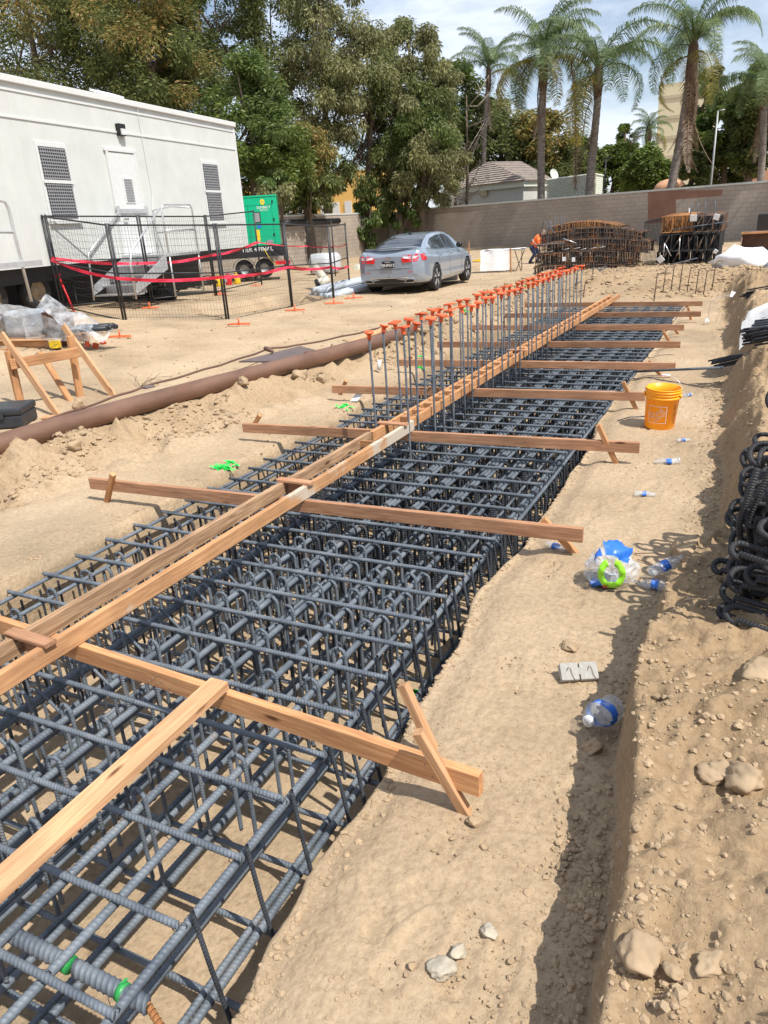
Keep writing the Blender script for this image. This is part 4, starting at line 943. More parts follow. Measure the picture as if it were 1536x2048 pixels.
dr_ = part('door', tb_(x0, x1, .0, .035, z0, z1), MT['white'], tr, bevel=.004)
for (a, b, c_, d_) in [(x0 - .07, x0, z0, z1 + .05), (x1, x1 + .07, z0, z1 + .05), (x0 - .12, x1 + .12, z1 + .03, z1 + .10)]: part('door_frame', tb_(a, b, .0, .05, c_, d_), MT['white'], dr_, bevel=.004)
part('door_window', tb_(x0 + .34, x1 - .22, .034, .05, z0 + 1.12, z0 + 1.68), MT['white'], dr_, bevel=.003); mb = MB()
for k in range(9): zz = z0 + 1.16 + .055 * k; mb.bbox(x0 + .38, x1 - .26, -.062, -.05, zz + ZL, zz + .03 + ZL)
part('louvre', mb, MT['screen'], dr_)
part('lock_bar', tb_(x0 - .10, x1 + .10, .05, .08, z0 + .90, z0 + 1.0), MT['alu'], dr_, bevel=.004)
for xx in (x0 - .1, x1 + .04): part('lock_bracket', tb_(xx, xx + .07, .05, .11, z0 + .84, z0 + 1.06), MT['alu'], dr_, bevel=.004)
part('handle', tb_(x0 + .1, x0 + .26, .08, .10, z0 + .76, z0 + .80), MT['steel_grey'], dr_)
qa = TU(229, 247); qb = TU(244, 273); mb = tb_(qa[0], qb[0] + .05, 0, .10, qb[1], qa[1]); wlp = part('wall_lamp', mb, MT['car_trim'], tr, bevel=.008)
part('lens', tb_(qa[0] + .04, qb[0] + .01, .10, .13, qb[1] + .02, qb[1] + .14), MT['white'], wlp)
part('cable_conduit', MB().tube([(TU(272, 215)[0], -.02, ZTp + ZL), (TU(272, 215)[0] + .05, -.02, ZB + 1.4 + ZL), (TU(298, 400)[0], -.03, ZB + .9 + ZL)], .008, 5), MT['white'], tr)
mb = MB(); dq = TU(252, 204); mb.box((dq[0] + .05, .5, ZTp + .28 + ZL), (.7, .40, .04), rot=Euler((R_(18), 0, 0)).to_matrix()); part('roof_panel', mb, MT['paper'], tr); mb = MB().box((dq[0], .5, ZTp + .18 + ZL), (.06, .06, .2)); part('panel_stand', mb, MT['alu'], tr)
for uu in (TU(8, 575)[0] , TU(80, 565)[0] + .25):
    cc = (uu, .42, 1.10 + ZL); rx = Matrix.Rotation(R_(90), 3, 'X')
    w_ = part('wheel', MB().lathe([(.20, -.11), (.34, -.12), (.385, -.08), (.385, .08), (.34, .12), (.20, .11)], cc, 28, rx), MT['rubber'], tr, smooth=True)
    part('rim', MB().lathe([(.24, .10), (.21, .07), (.19, .02), (.08, .02), (.07, .07), (0, .07)], cc, 24, rx), MT['dusty_rim'], w_, smooth=True)
    part('dust', MB().lathe([(.385, .03), (.365, .105), (.30, .126), (.24, .12)], (cc[0], cc[1], cc[2] - .008), 24, rx), MT['dusty_rim'], w_, smooth=True) if False else None
# ---------------- steps and landings ----------------
def steps_set(name, label, base_u, w0, w1, zg, ztop, par=True):
    t = thing(name, label, 'steps', tuple(T(base_u, zg, w1)), rot=Matrix((TD, -TN, Vector((0, 0, 1)))).transposed()); return t
g = ON(205, 625); du, _ = TU(250, 480); zg = .78
st = thing('site_steps', 'aluminium steps with landing and hand rails in front of the trailer door', 'steps', tuple(T(x0, zg, 1.5)), rot=Matrix((TD, -TN, Vector((0, 0, 1)))).transposed())
def SL(u, w, z): return (u - x0, -(w - 1.5), z - zg)
zl_ = ZB + .02
mb = MB().box(SL(x0 + .55, .62, zl_), (1.5, 1.15, .06)); part('landing', mb, MT['alu'], st, bevel=.005)
for k in range(4):
    mb = MB().box(SL(x0 - .35 - .27 * k - .1, .62, zl_ - .18 * (k + 1)), (.26, 1.1, .03)); part('tread', mb, MT['alu'], st); mb = MB().box(SL(x0 - .2 - .27 * k, .62, zl_ - .18 * (k + .5)), (.012, 1.05, .17)); part('riser', mb, MT['alu'], st)
for ww in (.08, 1.18):
    a, b = SL(x0 - .15, ww, zl_ + .02), SL(x0 - 1.45, ww, zg + .10); mb = MB(); h_ = .22
    mb.add([a, b, (b[0], b[1], b[2] + .04), (b[0] + .1, b[1], b[2] + h_), (a[0], a[1], a[2]), (a[0] + .0, a[1], a[2] - h_ * 1.4)], [(5, 1, 2, 3, 4)]); part('stringer', mb, MT['alu'], st, solid=.02)
for (uu, ww) in ((x0 + 1.25, 1.17), (x0 + .02, 1.17), (x0 + 1.25, .08), (x0 - .1, .1)): part('leg', MB().tube([SL(uu, ww, zg - .1), SL(uu, ww, zl_)], .022, 8), MT['alu'], st, smooth=True)
def rail(pts, nm='hand_rail', r=.021): part(nm, MB().tube([SL(*p) for p in pts], r, 8), MT['alu'], st, smooth=True)
rail([(x0 + .0, 1.17, zl_), (x0 + .0, 1.17, zl_ + .97), (x0 + .06, 1.17, zl_ + 1.06), (x0 + 1.18, 1.17, zl_ + 1.06), (x0 + 1.25, 1.17, zl_ + .97), (x0 + 1.25, 1.17, zg)])
rail([(x0 + .02, 1.17, zl_ + .52), (x0 + 1.25, 1.17, zl_ + .52)], r=.016)
rail([(x0 + 1.25, 1.17, zl_ + 1.0), (x0 + 1.25, .6, zl_ + 1.06), (x0 + 1.25, .1, zl_ + 1.0), (x0 + 1.25, .1, zl_)]); rail([(x0 + 1.25, 1.17, zl_ + .5), (x0 + 1.25, .1, zl_ + .5)], r=.016)
rail([(x0 - .1, 1.17, zl_ + .95), (x0 - 1.35, 1.17, zg + .95), (x0 - 1.45, 1.17, zg + .7), (x0 - 1.45, 1.17, zg)]); rail([(x0 - .1, .08, zl_ + .95), (x0 - 1.35, .08, zg + .95), (x0 - 1.45, .08, zg)])
# second set at the left edge
ex, _ = TU(10, 400); e0 = thing('ramp_rail', 'tall aluminium hand rail at the left edge in front of the trailer', 'hand rail', tuple(T(0, zg, 1.3)), rot=Matrix((TD, -TN, Vector((0, 0, 1)))).transposed())
def tu2(px, py, w): u_, z_ = TU(px, py, w); return (u_, -(w - 1.3), z_ - zg)
part('hand_rail', MB().tube([tu2(-60, 398, 1.3), tu2(0, 401, 1.3), tu2(10, 404, 1.3), tu2(17, 418, 1.3), tu2(28, 466, 1.3), tu2(63, 603, 1.3)], .026, 9), MT['alu'], e0, smooth=True)
part('mid_rail', MB().tube([tu2(-60, 464, 1.3), tu2(28, 465, 1.3)], .018, 8), MT['alu'], e0, smooth=True)
mb = MB().box(tu2(10, 531, 1.1), (1.2, .5, .09)); part('landing_edge', mb, MT['alu'], e0)

# ---------------- generator on its trailer ----------------
gb = DY(562, 490, 26.2); gt = DY(555, 390, 26.2).z; zb = DY(562, 489, 26.2).z; gd = Vector((.85, .53, 0)).normalized(); gnm = Vector((gd.y, -gd.x, 0))
gn = thing('generator', 'big green generator enclosure on a black wheeled trailer past the office trailer', 'generator', (gb.x, gb.y, .2), rot=Matrix((gd, -gnm, Vector((0, 0, 1)))).transposed())
L = 3.2; z0_, z1_ = zb - .2, gt - .2
part('enclosure', MB().bbox(-L, 0, 0, 1.9, z0_, z1_), MT['green_box'], gn, bevel=.02)
part('roof_lip', MB().bbox(-L, .02, -.02, 1.92, z1_ - .03, z1_ + .03), MT['green_box'], gn, bevel=.01)
GD = mat('green_seam', (.0, .22, .11), .5)
for xx in (-.22, -1.15, -1.55): part('panel_seam', MB().bbox(xx, xx + .015, -.006, .0, z0_, z1_ - .3), GD, gn)
part('panel_seam', MB().bbox(-1.9, -.22, -.006, 0, z1_ - .33, z1_ - .315), GD, gn)
part('vent', MB().bbox(-.95, -.68, -.012, 0, z0_ + .85, z0_ + 1.25), MT['car_trim'], gn, bevel=.01); part('vent_grille', MB().bbox(-.92, -.71, -.02, -.011, z0_ + .88, z0_ + 1.22), MT['screen'], gn)
part('lower_vent', MB().bbox(-.55, -.3, -.012, 0, z0_ + .02, z0_ + .2), MT['screen'], gn)
for (xx, zz) in ((-.16, z0_ + 1.55), (-.16, z0_ + .9), (-.22, z0_ + .35), (-1.5, z0_ + .85)): part('latch', MB().bbox(xx - .03, xx + .02, -.03, 0, zz, zz + .09), MT['car_trim'], gn)
part('blue_sticker', MB().bbox(-.85, -.70, -.008, 0, z0_ + .66, z0_ + .76), MT['blue_label'], gn); part('yellow_sticker', MB().bbox(-.93, -.78, -.008, 0, z0_ + .2, z0_ + .6), MT['yellow'], gn, bevel=.0); part('white_sticker', MB().bbox(-.9, -.8, -.008, 0, z0_ + .08, z0_ + .18), MT['paper'], gn); part('white_sticker', MB().bbox(-1.58, -1.45, -.008, 0, z1_ - .24, z1_ - .10), MT['paper'], gn)
fx_ = Matrix.Rotation(R_(90), 4, 'X')
text_mesh('company_name', 'SUNBELT', .13, MT['paper'], gn, Matrix.Translation((-.53, -.006, z0_ + 1.40)) @ fx_, .002); text_mesh('company_name', 'RENTALS', .075, MT['paper'], gn, Matrix.Translation((-.53, -.006, z0_ + 1.30)) @ fx_, .002)
mb = MB(); V = [(-.55, -.008, z0_ + 1.60)]; 
for k in range(24): rr = .10 if k % 2 == 0 else .075; V.append((-.55 + rr * math.cos(k * math.pi / 12), -.008, z0_ + 1.60 + rr * 1.2 * math.sin(k * math.pi / 12)))
mb.add(V, [(0, 1 + k, 1 + (k + 1) % 24) for k in range(24)]); part('sun_logo', mb, MT['yellow'], gn); part('sun_logo_hub', MB().lathe([(0, 0), (.03, 0)], (-.55, -.011, z0_ + 1.60), 12, Matrix.Rotation(R_(90), 3, 'X')), MT['green_box'], gn)
part('chassis', MB().bbox(-L - .1, .15, .0, 1.8, z0_ - .42, z0_), MT['black'], gn)
text_mesh('marking', 'TIER 4 FINAL', .22, MT['paper'], gn, Matrix.Translation((-.95, -.004, z0_ - .13)) @ fx_, .002)
for xx in (-1.55, -.75): 
    w_ = part('wheel', MB().lathe([(.18, -.1), (.34, -.11), (.37, -.06), (.37, .06), (.34, .11), (.18, .1)], (xx, .12, .42), 24, Matrix.Rotation(R_(90), 3, 'X')), MT['rubber'], gn, smooth=True)
    part('rim', MB().lathe([(.2, .09), (.16, .03), (0, .03)], (xx, .12, .42), 20, Matrix.Rotation(R_(90), 3, 'X')), MT['steel_grey'], w_, smooth=True)
    mb = MB(); A_ = [(xx + .46 * math.cos(a), .12, .42 + .44 * math.sin(a)) for a in np.linspace(.2, 2.94, 10)]; A2 = [(x, y - .24, z) for x, y, z in A_]
    mb.add(A_ + A2, [(k, k + 1, 11 + k, 10 + k) for k in range(9)]); part('fender', mb, MT['black'], gn, solid=.01)
part('rear_light_bar', MB().bbox(-.3, .3, -.02, .06, .52, .66), MT['red'], gn)
for k in range(3):
    mb = MB(); x_ = -.7 + .2 * k; mb.tube([(x_, -.02, z0_ - .1), (x_ + .2 + .2 * k, -.06, z0_ - .5), (x_ + .6 + .1 * k, -.2, .35)], .012, 5); part('lead', mb, MT['yellow'] if k == 0 else MT['black'], gn, smooth=True)

# ---------------- clutter under the trailer ----------------
def blob(name, px, py, w, hgt, m, label, cat, seed, Y=None, group=None, flat=1.0):
    p = ON(px, py); rg = np.random.RandomState(seed); V, F = ICO2; V = V.copy(); V[:, 2] = np.clip(V[:, 2], -.5, 1)
    f = 1 + .16 * np.sin(V[:, 0:1] * 5 + seed) * np.cos(V[:, 1:2] * 6 + V[:, 2:3] * 4) + .09 * rg.randn(len(V), 1)
    V = V * f * np.array([w / 2, w / 2 * flat, hgt / 1.4]); mb = MB(); mb.add(V + np.array([0, 0, hgt * .34]), F); o = part(name, mb, MT[m], None, smooth=True); o.location = p; return tagp(o, label, cat, group)
def coil(name, px, py, R0, m, label, seed, n=5, tilt=1.2):
    p = ON(px, py); rg = random.Random(seed); mb = MB()
    for k in range(n):
        r = R0 * rg.uniform(.7, 1); zz = .03 + .05 * k; tx = rg.uniform(-.3, .3); P = [(r * math.cos(a) + rg.uniform(-.02, .02), r * math.sin(a) * .8, zz + r * tx * math.sin(a) + .03) for a in np.linspace(0, 6.28, 18)]; mb.tube(P, .022, 6)
    o = part(name, mb, MT[m], None, smooth=True); o.location = p; return tagp(o, label, 'hose', 'black hoses piled by the trailer')
for k, (a, b, r, lab) in enumerate([(300, 598, .35, 'black hose coil under the landing'), (345, 585, .4, 'black hose coil by the landing leg'), (385, 578, .4, 'tangled black hose right of the landing leg'), (410, 572, .35, 'black hose coil left of the yellow cans'), (500, 560, .4, 'black hose coil behind the yellow cans'), (520, 552, .35, 'black hose coil under the generator'), (480, 545, .4, 'black hose heap between trailer and generator')]): coil('hose_coil', a, b, r, 'rubber', lab, k)
blob('black_sack', 325, 600, .7, .3, 'rubber', 'low black sack lying beneath the steps landing', 'sack', 3); blob('black_sack', 360, 580, .5, .3, 'rubber', 'rounded black sack behind the fence near the landing leg', 'sack', 4)
def fuel_can(px, py, m, label, s=1.0, group=None):
    p = ON(px, py); t = thing('fuel_can', label, 'fuel can', tuple(p), rz=R_(random.Random(px).uniform(-20, 20)), group=group)
    mb = MB().lathe([(0, 0), (.13, 0), (.14, .02), (.14, .28), (.11, .33), (.05, .36), (0, .36)], n=16, sx=1.1 * s, sy=.9 * s); part('body', mb, MT[m], t, smooth=True)
    mb = MB().tube([(-.08, 0, .33), (-.06, 0, .42), (.06, 0, .42), (.08, 0, .33)], .018, 6); part('handle', mb, MT[m], t, smooth=True); mb = MB().box((0, -.127 * s, .17), (.13, .004, .11)); part('label_patch', mb, MT['ink'] if m == 'yellow' else MT['paper'], t)
    return t
fuel_can(439, 573, 'yellow', 'yellow fuel can, left of the red one', 1.1); fuel_can(458, 570, 'red', 'red fuel can between the two yellow ones', .9); fuel_can(474, 568, 'yellow', 'yellow fuel can, right of the red one', 1.1)
# bolt cutter like red tool leaning by the wheel
p = ON(148, 623); q = p + Vector((-.35, .1, .72)); mb = MB().tube([p, q], .022, 7); mb.tube([q + Vector((-.09, 0, 0)), q + Vector((.05, 0, .02))], .03, 6); solo('red_jack_handle', mb, MT['red'], 'red steel bar leaning against the trailer by the wheel', 'bar', loc=p, smooth=True)
p = ON(155, 607); q = p + Vector((-.25, .2, .5)); mb = MB().tube([p, q], .014, 6); solo('grey_bar', mb, MT['alu'], 'thin silvery bar leaning behind the red bar', 'bar', loc=p, smooth=True)
for k, (a, b, r, lab) in enumerate([(430, 512 + 5, .36, '')]): pass
# ---------------- fence panels ----------------
POSTS = [(250, 650, 447), (457, 648, 447), (585, 620, 445), (668, 606, 451), (701, 587, 446)]
FP_ = [Vector((-13.35, 11.55, .68)), Vector((-10.96, 10.85, .43)), Vector((-9.26, 11.84, .31)), Vector((-9.39, 14.35, .27)), Vector((-9.66, 16.7, .17)), Vector((-10.25, 18.67, .21))]
FB_ = [FP_[0] + Vector((.03, .03, 0)), Vector((-12.5, 13.3, .62)), Vector((-12.3, 15.3, .57)), Vector((-12.3, 17.4, .5))]
FC_ = [Vector((-13.6, 21.5, .2)), Vector((-13.7, 23.8, .2))]
def post_at(bx, by, ty, Hh):
    lo, hi = -1, 1.8
    for _ in range(40):
        m = (lo + hi) / 2; a = at(bx, by, m)
        if HZ(a.x, a.y, ty) - m > Hh: lo = m
        else: hi = m
    return a
f0 = at(122, 620, .7); FP_[0] = f0; FB_[0] = f0 + Vector((.02, .05, 0))
for k, q in enumerate([(305, 605, 430), (432, 590, 430), (525, 568, 420)]): FB_[k + 1] = post_at(*q, 1.83)
def fence_panel(a, b, label):
    ga_, gb_ = hz(a.x, a.y), hz(b.x, b.y); d = b - a; d.z = 0; L = d.length; d.normalize()
    t = thing('temporary_fence', label, 'fence', (a.x, a.y, min(a.z, b.z)), group='black temporary fence panels'); 
    def q(s, z): return Vector((a.x + d.x * s, a.y + d.y * s, a.z + (b.z - a.z) * s / L + z))
    for s in (.03, L - .03): part('post', MB().tube([q(s, -.02), q(s, 1.83)], .021, 7), MT['black'], t, smooth=True, world=True)
    for z in (.08, .95, 1.80): part('rail', MB().tube([q(.03, z), q(L - .03, z)], .017 if z > 1 else .014, 6), MT['black'], t, smooth=True, world=True)
    mb = MB(); s = .06
    while s < L - .05: mb.tube([q(s, .09), q(s, 1.79)], .0019, 3, caps=False); s += .062
    z = .14
    while z < 1.78: mb.tube([q(.04, z), q(L - .04, z)], .0019, 3, caps=False); z += .13
    part('wire_mesh', mb, MT['black'], t, world=True)
    return t
flab = ['fence panel at the left end, running in front of the trailer steps', 'fence panel in front of the steps, nearest the camera', 'fence panel in front of the fuel cans', 'fence panel in front of the grey pipes, left part', 'fence panel at the far right end over the grey pipes']
for k in range(5): fence_panel(FP_[k], FP_[k + 1], flab[k])
for k in range(3): fence_panel(FB_[k], FB_[k + 1], ['inner fence panel crossing behind the nearest ones at left', 'inner fence panel in front of the landing rails', 'inner fence panel in front of the generator'][k])
fc0, fc1 = post_at(622, 545, 442, 1.83), post_at(672, 552, 442, 1.83)
fence_panel(fc0, fc1, 'separate fence panel standing near the far wall behind the white sack')
# orange fence feet
def foot(px, py, s, label):
    p = ON(px, py, .01); t = thing('fence_foot', label, 'fence foot', tuple(p), rz=R_(s), group='orange fence feet'); t.scale = (.8, .8, .8)
    mb = MB(); mb.tube([(-.28, 0, .02), (-.22, .07, .025), (.22, .07, .025), (.28, 0, .02), (.22, -.07, .025), (-.22, -.07, .025), (-.28, 0, .02)], .013, 6); part('base_ring', mb, MT['cap'], t, smooth=True)
    part('spigot', MB().tube([(0, 0, 0), (0, 0, .16)], .018, 6), MT['cap'], t, smooth=True)
for a, b, r, lab in [(300, 617, 5, 'orange fence foot below the landing legs'), (440, 590, 8, 'orange fence foot near the yellow fuel cans'), (478, 650, 10, 'orange fence foot at the double post nearest the camera'), (512, 572, 12, 'orange fence foot in front of the generator'), (590, 622, 10, 'orange fence foot left of the grey pipes'), (668, 608, 12, 'orange fence foot in front of the grey pipes'), (708, 597, 20, 'orange fence foot at the far end post'), (240, 675, 6, 'orange fence foot under the wrapped bundle')]: foot(a, b, r, lab)
# danger tape
def tape(pts, label, txt=True, w=.058):
    t = thing('danger_tape', label, 'warning tape', tuple(pts[0]), group='red danger tapes on the fences')
    mb = MB(); V = []; n = 0; L = 0
    dense = []
    for i in range(len(pts) - 1):
        a, b = pts[i], pts[i + 1]
        for k in range(10):
            s = k / 10; q = a.lerp(b, s); q.z -= .05 * math.sin(math.pi * s); dense.append(q)
    dense.append(pts[-1])
    for k, q in enumerate(dense):
        tw = .02 * math.sin(k * .9); V += [(q.x + tw, q.y, q.z - w / 2), (q.x - tw, q.y - .0, q.z + w / 2)]
    mb.add(V, [(2 * k, 2 * k + 2, 2 * k + 3, 2 * k + 1) for k in range(len(dense) - 1)]); part('band', mb, MT['tape'], t, world=True)
    if txt:
        for i in range(len(pts) - 1):
            a, b = pts[i], pts[i + 1]; d = (b - a); L = d.length; d.normalize(); k = .35
            while k < L - .3:
                q = a.lerp(b, k / L); q.z -= .05 * math.sin(math.pi * k / L); X = d; Yv = Vector((0, 0, 1)); N = X.cross(Yv).normalized()
                if N.dot(Vector((0, 0, EYE)) - q) < 0: X = -X; N = -N
                M = Matrix((X, N.cross(X), N)).transposed().to_4x4(); M.translation = q + N * .022
                text_mesh('lettering', 'DANGER', .046, MT['ink'], t, MATW[t.name].inverted() @ M, .0005); k += .48
def up(p, z, off=-.03): return Vector((p.x, p.y, p.z + z)) + (Vector((0, 0, EYE)) - p).normalized() * .03
tape([up(FP_[0], .98), up(FP_[1], .86), up(FP_[2], .87)], 'red danger tape along the front of the nearest fence panels, left stretch')
tape([up(FP_[2], .87), up(FP_[3], .92), up(FP_[4], .86), up(FP_[5], .72)], 'red danger tape stretching from the nearest panels to the far end post')
tape([up(FP_[0], 1.02), up(FB_[1], .84), up(FB_[2], .92), up(FB_[3], 1.05)], 'red danger tape on the inner fence in front of the trailer')
tape([up(FB_[3], 1.05), up(fc0, .95), up(fc1, 1.0), up(FP_[5], 1.30)], 'thin red danger tape sagging between inner fence and the far panel', txt=False, w=.035)

# ---------------- wrapped bundle on pallets ----------------
c = ON(118, 690); pal = thing('pallet', 'broken timber pallet with a yellow end block under the plastic wrapped bundle', 'pallet', tuple(c), rz=R_(8))
for k in range(4): part('deck_board', plank_mb(1.3, .12, .02), MT['fir_light'], pal).location = (-.35, -.3 + .22 * k, .13)
for k in range(3): part('runner', plank_mb(1.3, .05, .10), MT['fir'], pal).location = (-.35, -.3 + .33 * k, .06)
part('end_block', MB().box((.25, -.36, .07), (.14, .10, .12)), MT['yellow'], pal, bevel=.005); part('loose_slat', plank_mb(1.0, .1, .02), MT['fir'], pal).location = (-.9, -.55, .03)
wb = thing('wrapped_bundle', 'heap of material wrapped in clear plastic film on a pallet at the left edge', 'wrapped bundle', tuple(c + Vector((0, 0, .14)))); wb.scale = (1, 1, .82)
mb = MB()
for k in range(7): mb.box((.02 + .035 * k - .12, .05 + .01 * k, .22), (.03, .34, .48 - .02 * k), rot=Euler((0, R_(4), 0)).to_matrix())
part('brown_profiles', mb, MT['pipe'], wb)
rgp = np.random.RandomState(7)
def sheet(f, nu, nv, nm, m=MT['wrap'], par=wb, sm=True, amp=.008):
    U_, V_ = np.meshgrid(np.linspace(0, 1, nu), np.linspace(0, 1, nv)); P = f(U_, V_); P = P + amp * rgp.randn(*P.shape); i = np.arange(nv - 1)[:, None] * nu; j = np.arange(nu - 1)[None, :]
    Q = np.stack([i + j, i + j + 1, i + nu + j + 1, i + nu + j], -1).reshape(-1, 4); mb = MB(); mb.addq(P.reshape(-1, 3), Q); return part(nm, mb, m, par, smooth=sm)
sheet(lambda u, v: np.stack([-1.35 + 1.35 * u, -.30 + .06 * np.sin(9 * u) - .12 * v, .02 + v * (.52 - .12 * np.cos(5 * u))], -1), 30, 9, 'film')
sheet(lambda u, v: np.stack([-1.35 + 1.45 * u, -.36 + .62 * v, .56 - .10 * (v - .5) ** 2 * 4 + .05 * np.sin(7 * u)], -1), 30, 9, 'film')
sheet(lambda u, v: np.stack([.05 + 1.15 * u, -.32 + .5 * v + .1 * u, .58 * (1 - u) ** 1.3 + .16 + .06 * np.sin(11 * u + 3 * v) - .18 * np.abs(v - .5) * 2], -1), 26, 9, 'film')
sheet(lambda u, v: np.stack([-.25 + 1.45 * u, -.36 + .03 * np.sin(12 * u), -.02 + v * (.50 * (1 - u) + .14)], -1), 26, 7, 'film')
mb = MB()
for k in range(5): mb.tube([(-.1, -.2 + .08 * k, .10 + .04 * (k % 2)), (1.18, -.08 + .05 * k, .16 + .03 * (k % 2))], .045, 8)
part('dark_tubes', mb, MT['black_plastic'], wb, smooth=True)
mb = MB().box((-.65, .0, .26), (.55, .45, .48)); part('drum', mb, MT['gray_pvc'], wb, bevel=.08)
mb = MB(); mb.box((-1.3, .1, .22), (.5, .5, .4)); part('crate', mb, MT['plate'], wb)
part('stick', MB().tube([(-1.25, -.3, .0), (-.80, -.3, .42)], .02, 6), MT['gray_pvc'], wb, smooth=True); part('stick', MB().tube([(-.30, -.3, .24), (-.05, -.32, .28)], .02, 6), MT['gray_pvc'], wb, smooth=True)
for k, (a, b) in enumerate([(180, 690), (190, 688), (203, 680)]):
    o = bpy.data.objects.new('orange_bar_cap', cap2); COL.objects.link(o); o.location = ON(a, b, .05); o.rotation_euler = (R_(70 + 40 * k), R_(20 * k), k); tagp(o, ['orange plastic bar cap on the ground, leftmost of three by the pallet', 'orange plastic bar cap lying against the leftmost one by the pallet', 'orange plastic bar cap lying under the wrapped bundle'][k], 'bar cap')
rgz = random.Random(77); mb = MB(); c2 = ON(80, 705)
for k in range(40): a = rgz.uniform(0, 6.28); p = c2 + Vector((rgz.uniform(-.9, .9), rgz.uniform(-.3, .3), rgz.uniform(.0, .08))); mb.tube([p, p + Vector((.15 * math.cos(a), .1 * math.sin(a), .05))], .004, 3)
o = solo('wire_scraps', mb, MT['black'], 'tangle of thin dark wire scraps on the ground in front of the pallet', 'wire scraps', loc=c2)

# ---------------- grey conduit bundle, sack, elbow ----------------
t0 = ON(640, 598)
cd = thing('conduit_bundle', 'bundle of long pale grey plastic pipes lying between the fence and the car', 'pipe bundle', tuple(t0))
offs = [(0, .07), (.16, .07), (.32, .07), (.48, .08), (.64, .07), (.08, .20), (.24, .20), (.40, .19)]
ends = at(735, 560, .35)
for k, (o_, z_) in enumerate(offs):
    pts = [ON(622 + k * 0 + o_ * 62, 590 + o_ * 8)]; s0 = pts[0]; P = []
    for s in np.linspace(0, 1, 14): P.append(Vector((s0.x + .55 * s + .9 * s * s, s0.y + 5.2 * s, .22 + z_ + .10 * math.sin(s * 3.1))))
    pe_ = part('conduit', MB().tube(P, .078, 12), MT['gray_pvc'], cd, smooth=True, world=True)
    part('open_end', MB().tube([P[0] - (P[1] - P[0]).normalized() * .004, P[0]], .062, 12), MT['black'], pe_, world=False) if False else None
e1 = ON(632, 575); el = thing('pipe_elbow', 'cream plastic pipe with a black ended elbow lying behind the grey bundle', 'pipe', tuple(e1), rz=0)
A0, A1, A2 = DY(634, 568, 18.2), DY(652, 562, 18.4), DY(628, 532, 20.5)
part('pipe_body', MB().tube([A0, A0.lerp(A1, .6), A1, A1.lerp(A2, .1), A2], .12, 14), MT['cream_pvc'], el, smooth=True, world=True); part('socket', MB().tube([A0 - (A1 - A0).normalized() * .02, A0 + (A1 - A0).normalized() * .04], .135, 14), MT['black'], el, smooth=True, world=True)
def sack(px, py, w, hgt, m, name, label, cat, seed):
    p = ON(px, py); V, F = ICO2; V = V.copy(); V = np.sign(V) * np.abs(V) ** .6; rg = np.random.RandomState(seed); V = V * (1 + .04 * rg.randn(len(V), 1)); V[:, 2] = np.clip(V[:, 2], -.8, .9); mb = MB(); mb.add(V * np.array([w / 2, w / 2, hgt / 2]) + np.array([0, 0, hgt * .45]), F); t = thing(name, label, cat, tuple(p)); part('sack_body', mb, MT[m], t, smooth=True)
    for a in (-1, 1): part('loop', MB().tube([(a * w * .3, 0, hgt * .85), (a * w * .34, 0, hgt * 1.15), (a * w * .15, .1, hgt * 1.1), (a * w * .2, .1, hgt * .85)], .02, 5), MT['black'] if seed == 1 else MT[m], t, smooth=True)
    return t
sack(652, 548, 1.25, .95, 'bag', 'bulk_sack', 'white woven bulk sack with black loops standing behind the fence', 'bulk bag', 1)
blob('folded_tarp', 600, 520, 1.5, .6, 'blue_tarp', 'crumpled blue tarpaulin left of the white bulk sack', 'tarpaulin', 5, flat=.6)
blob('folded_tarp', 590, 524, .7, .35, 'tarp', 'white folded sheet in front of the blue tarpaulin', 'sheet', 6, flat=.6)
for k, (a, b, m, lab) in enumerate([(543, 530, 'fir_light', 'pale drum below the generator lights'), (560, 532, 'rubber', 'black drum below the generator'), (578, 530, 'fir_light', 'tan drum near the double fence post'), (594, 528, 'cream_pvc', 'cream bucket left of the white sack')]):
    p = ON(a, b); mb = MB().lathe([(0, 0), (.2, 0), (.23, .45), (.24, .47), (.22, .47), (.2, .1), (0, .1)], n=16); o = part('drum', mb, MT[m], None, smooth=True); o.location = p; tagp(o, lab, 'drum')
b0_, b1_ = ON(712, 539), ON(745, 532); plank('timber_beam', b0_ + Vector((0, 0, .09)), b1_ + Vector((0, 0, .09)), .2, .18, MT['lattice'], None, label='short pale squared beam on the ground left of the car', cat='beam')
d0, d1 = ON(560, 536), ON(612, 541); plank('dark_plank', d0 + Vector((0, 0, .06)), d1 + Vector((0, 0, .06)), .3, .1, MT['black'], None, label='dark plank on the ground in front of the drums', cat='plank')
# folding table, stake and yellow hose
tb0 = ON(1008, 543); tt_ = thing('folding_table', 'small folding table covered with a white sheet near the worker', 'table', tuple(tb0), rz=R_(12))
part('top', MB().box((0, 0, .72), (1.5, .7, .04)), MT['white'], tt_, bevel=.01)
sheet(lambda u, v: np.stack([-.78 + 1.0 * u, -.37 - .05 * v + .02 * np.sin(9 * u), .75 - .68 * v], -1), 14, 8, 'sheet', MT['paper'], tt_, amp=.006); sheet(lambda u, v: np.stack([-.78 + 1.56 * u, -.37 + .74 * v, .75 + .01 * np.sin(8 * u)], -1), 14, 6, 'sheet', MT['paper'], tt_, amp=.006)
for sx in (.5, .68): part('leg', MB().tube([(sx - .1, -.3, .70), (sx + .12, -.3, .0)] if sx < .6 else [(sx + .05, -.3, .7), (sx - .25, -.3, 0)], .014, 5), MT['black'], tt_); 
part('leg', MB().tube([(-.6, .3, .7), (-.6, .3, 0)], .014, 5), MT['black'], tt_); part('leg', MB().tube([(.6, .3, .7), (.6, .3, 0)], .014, 5), MT['black'], tt_)
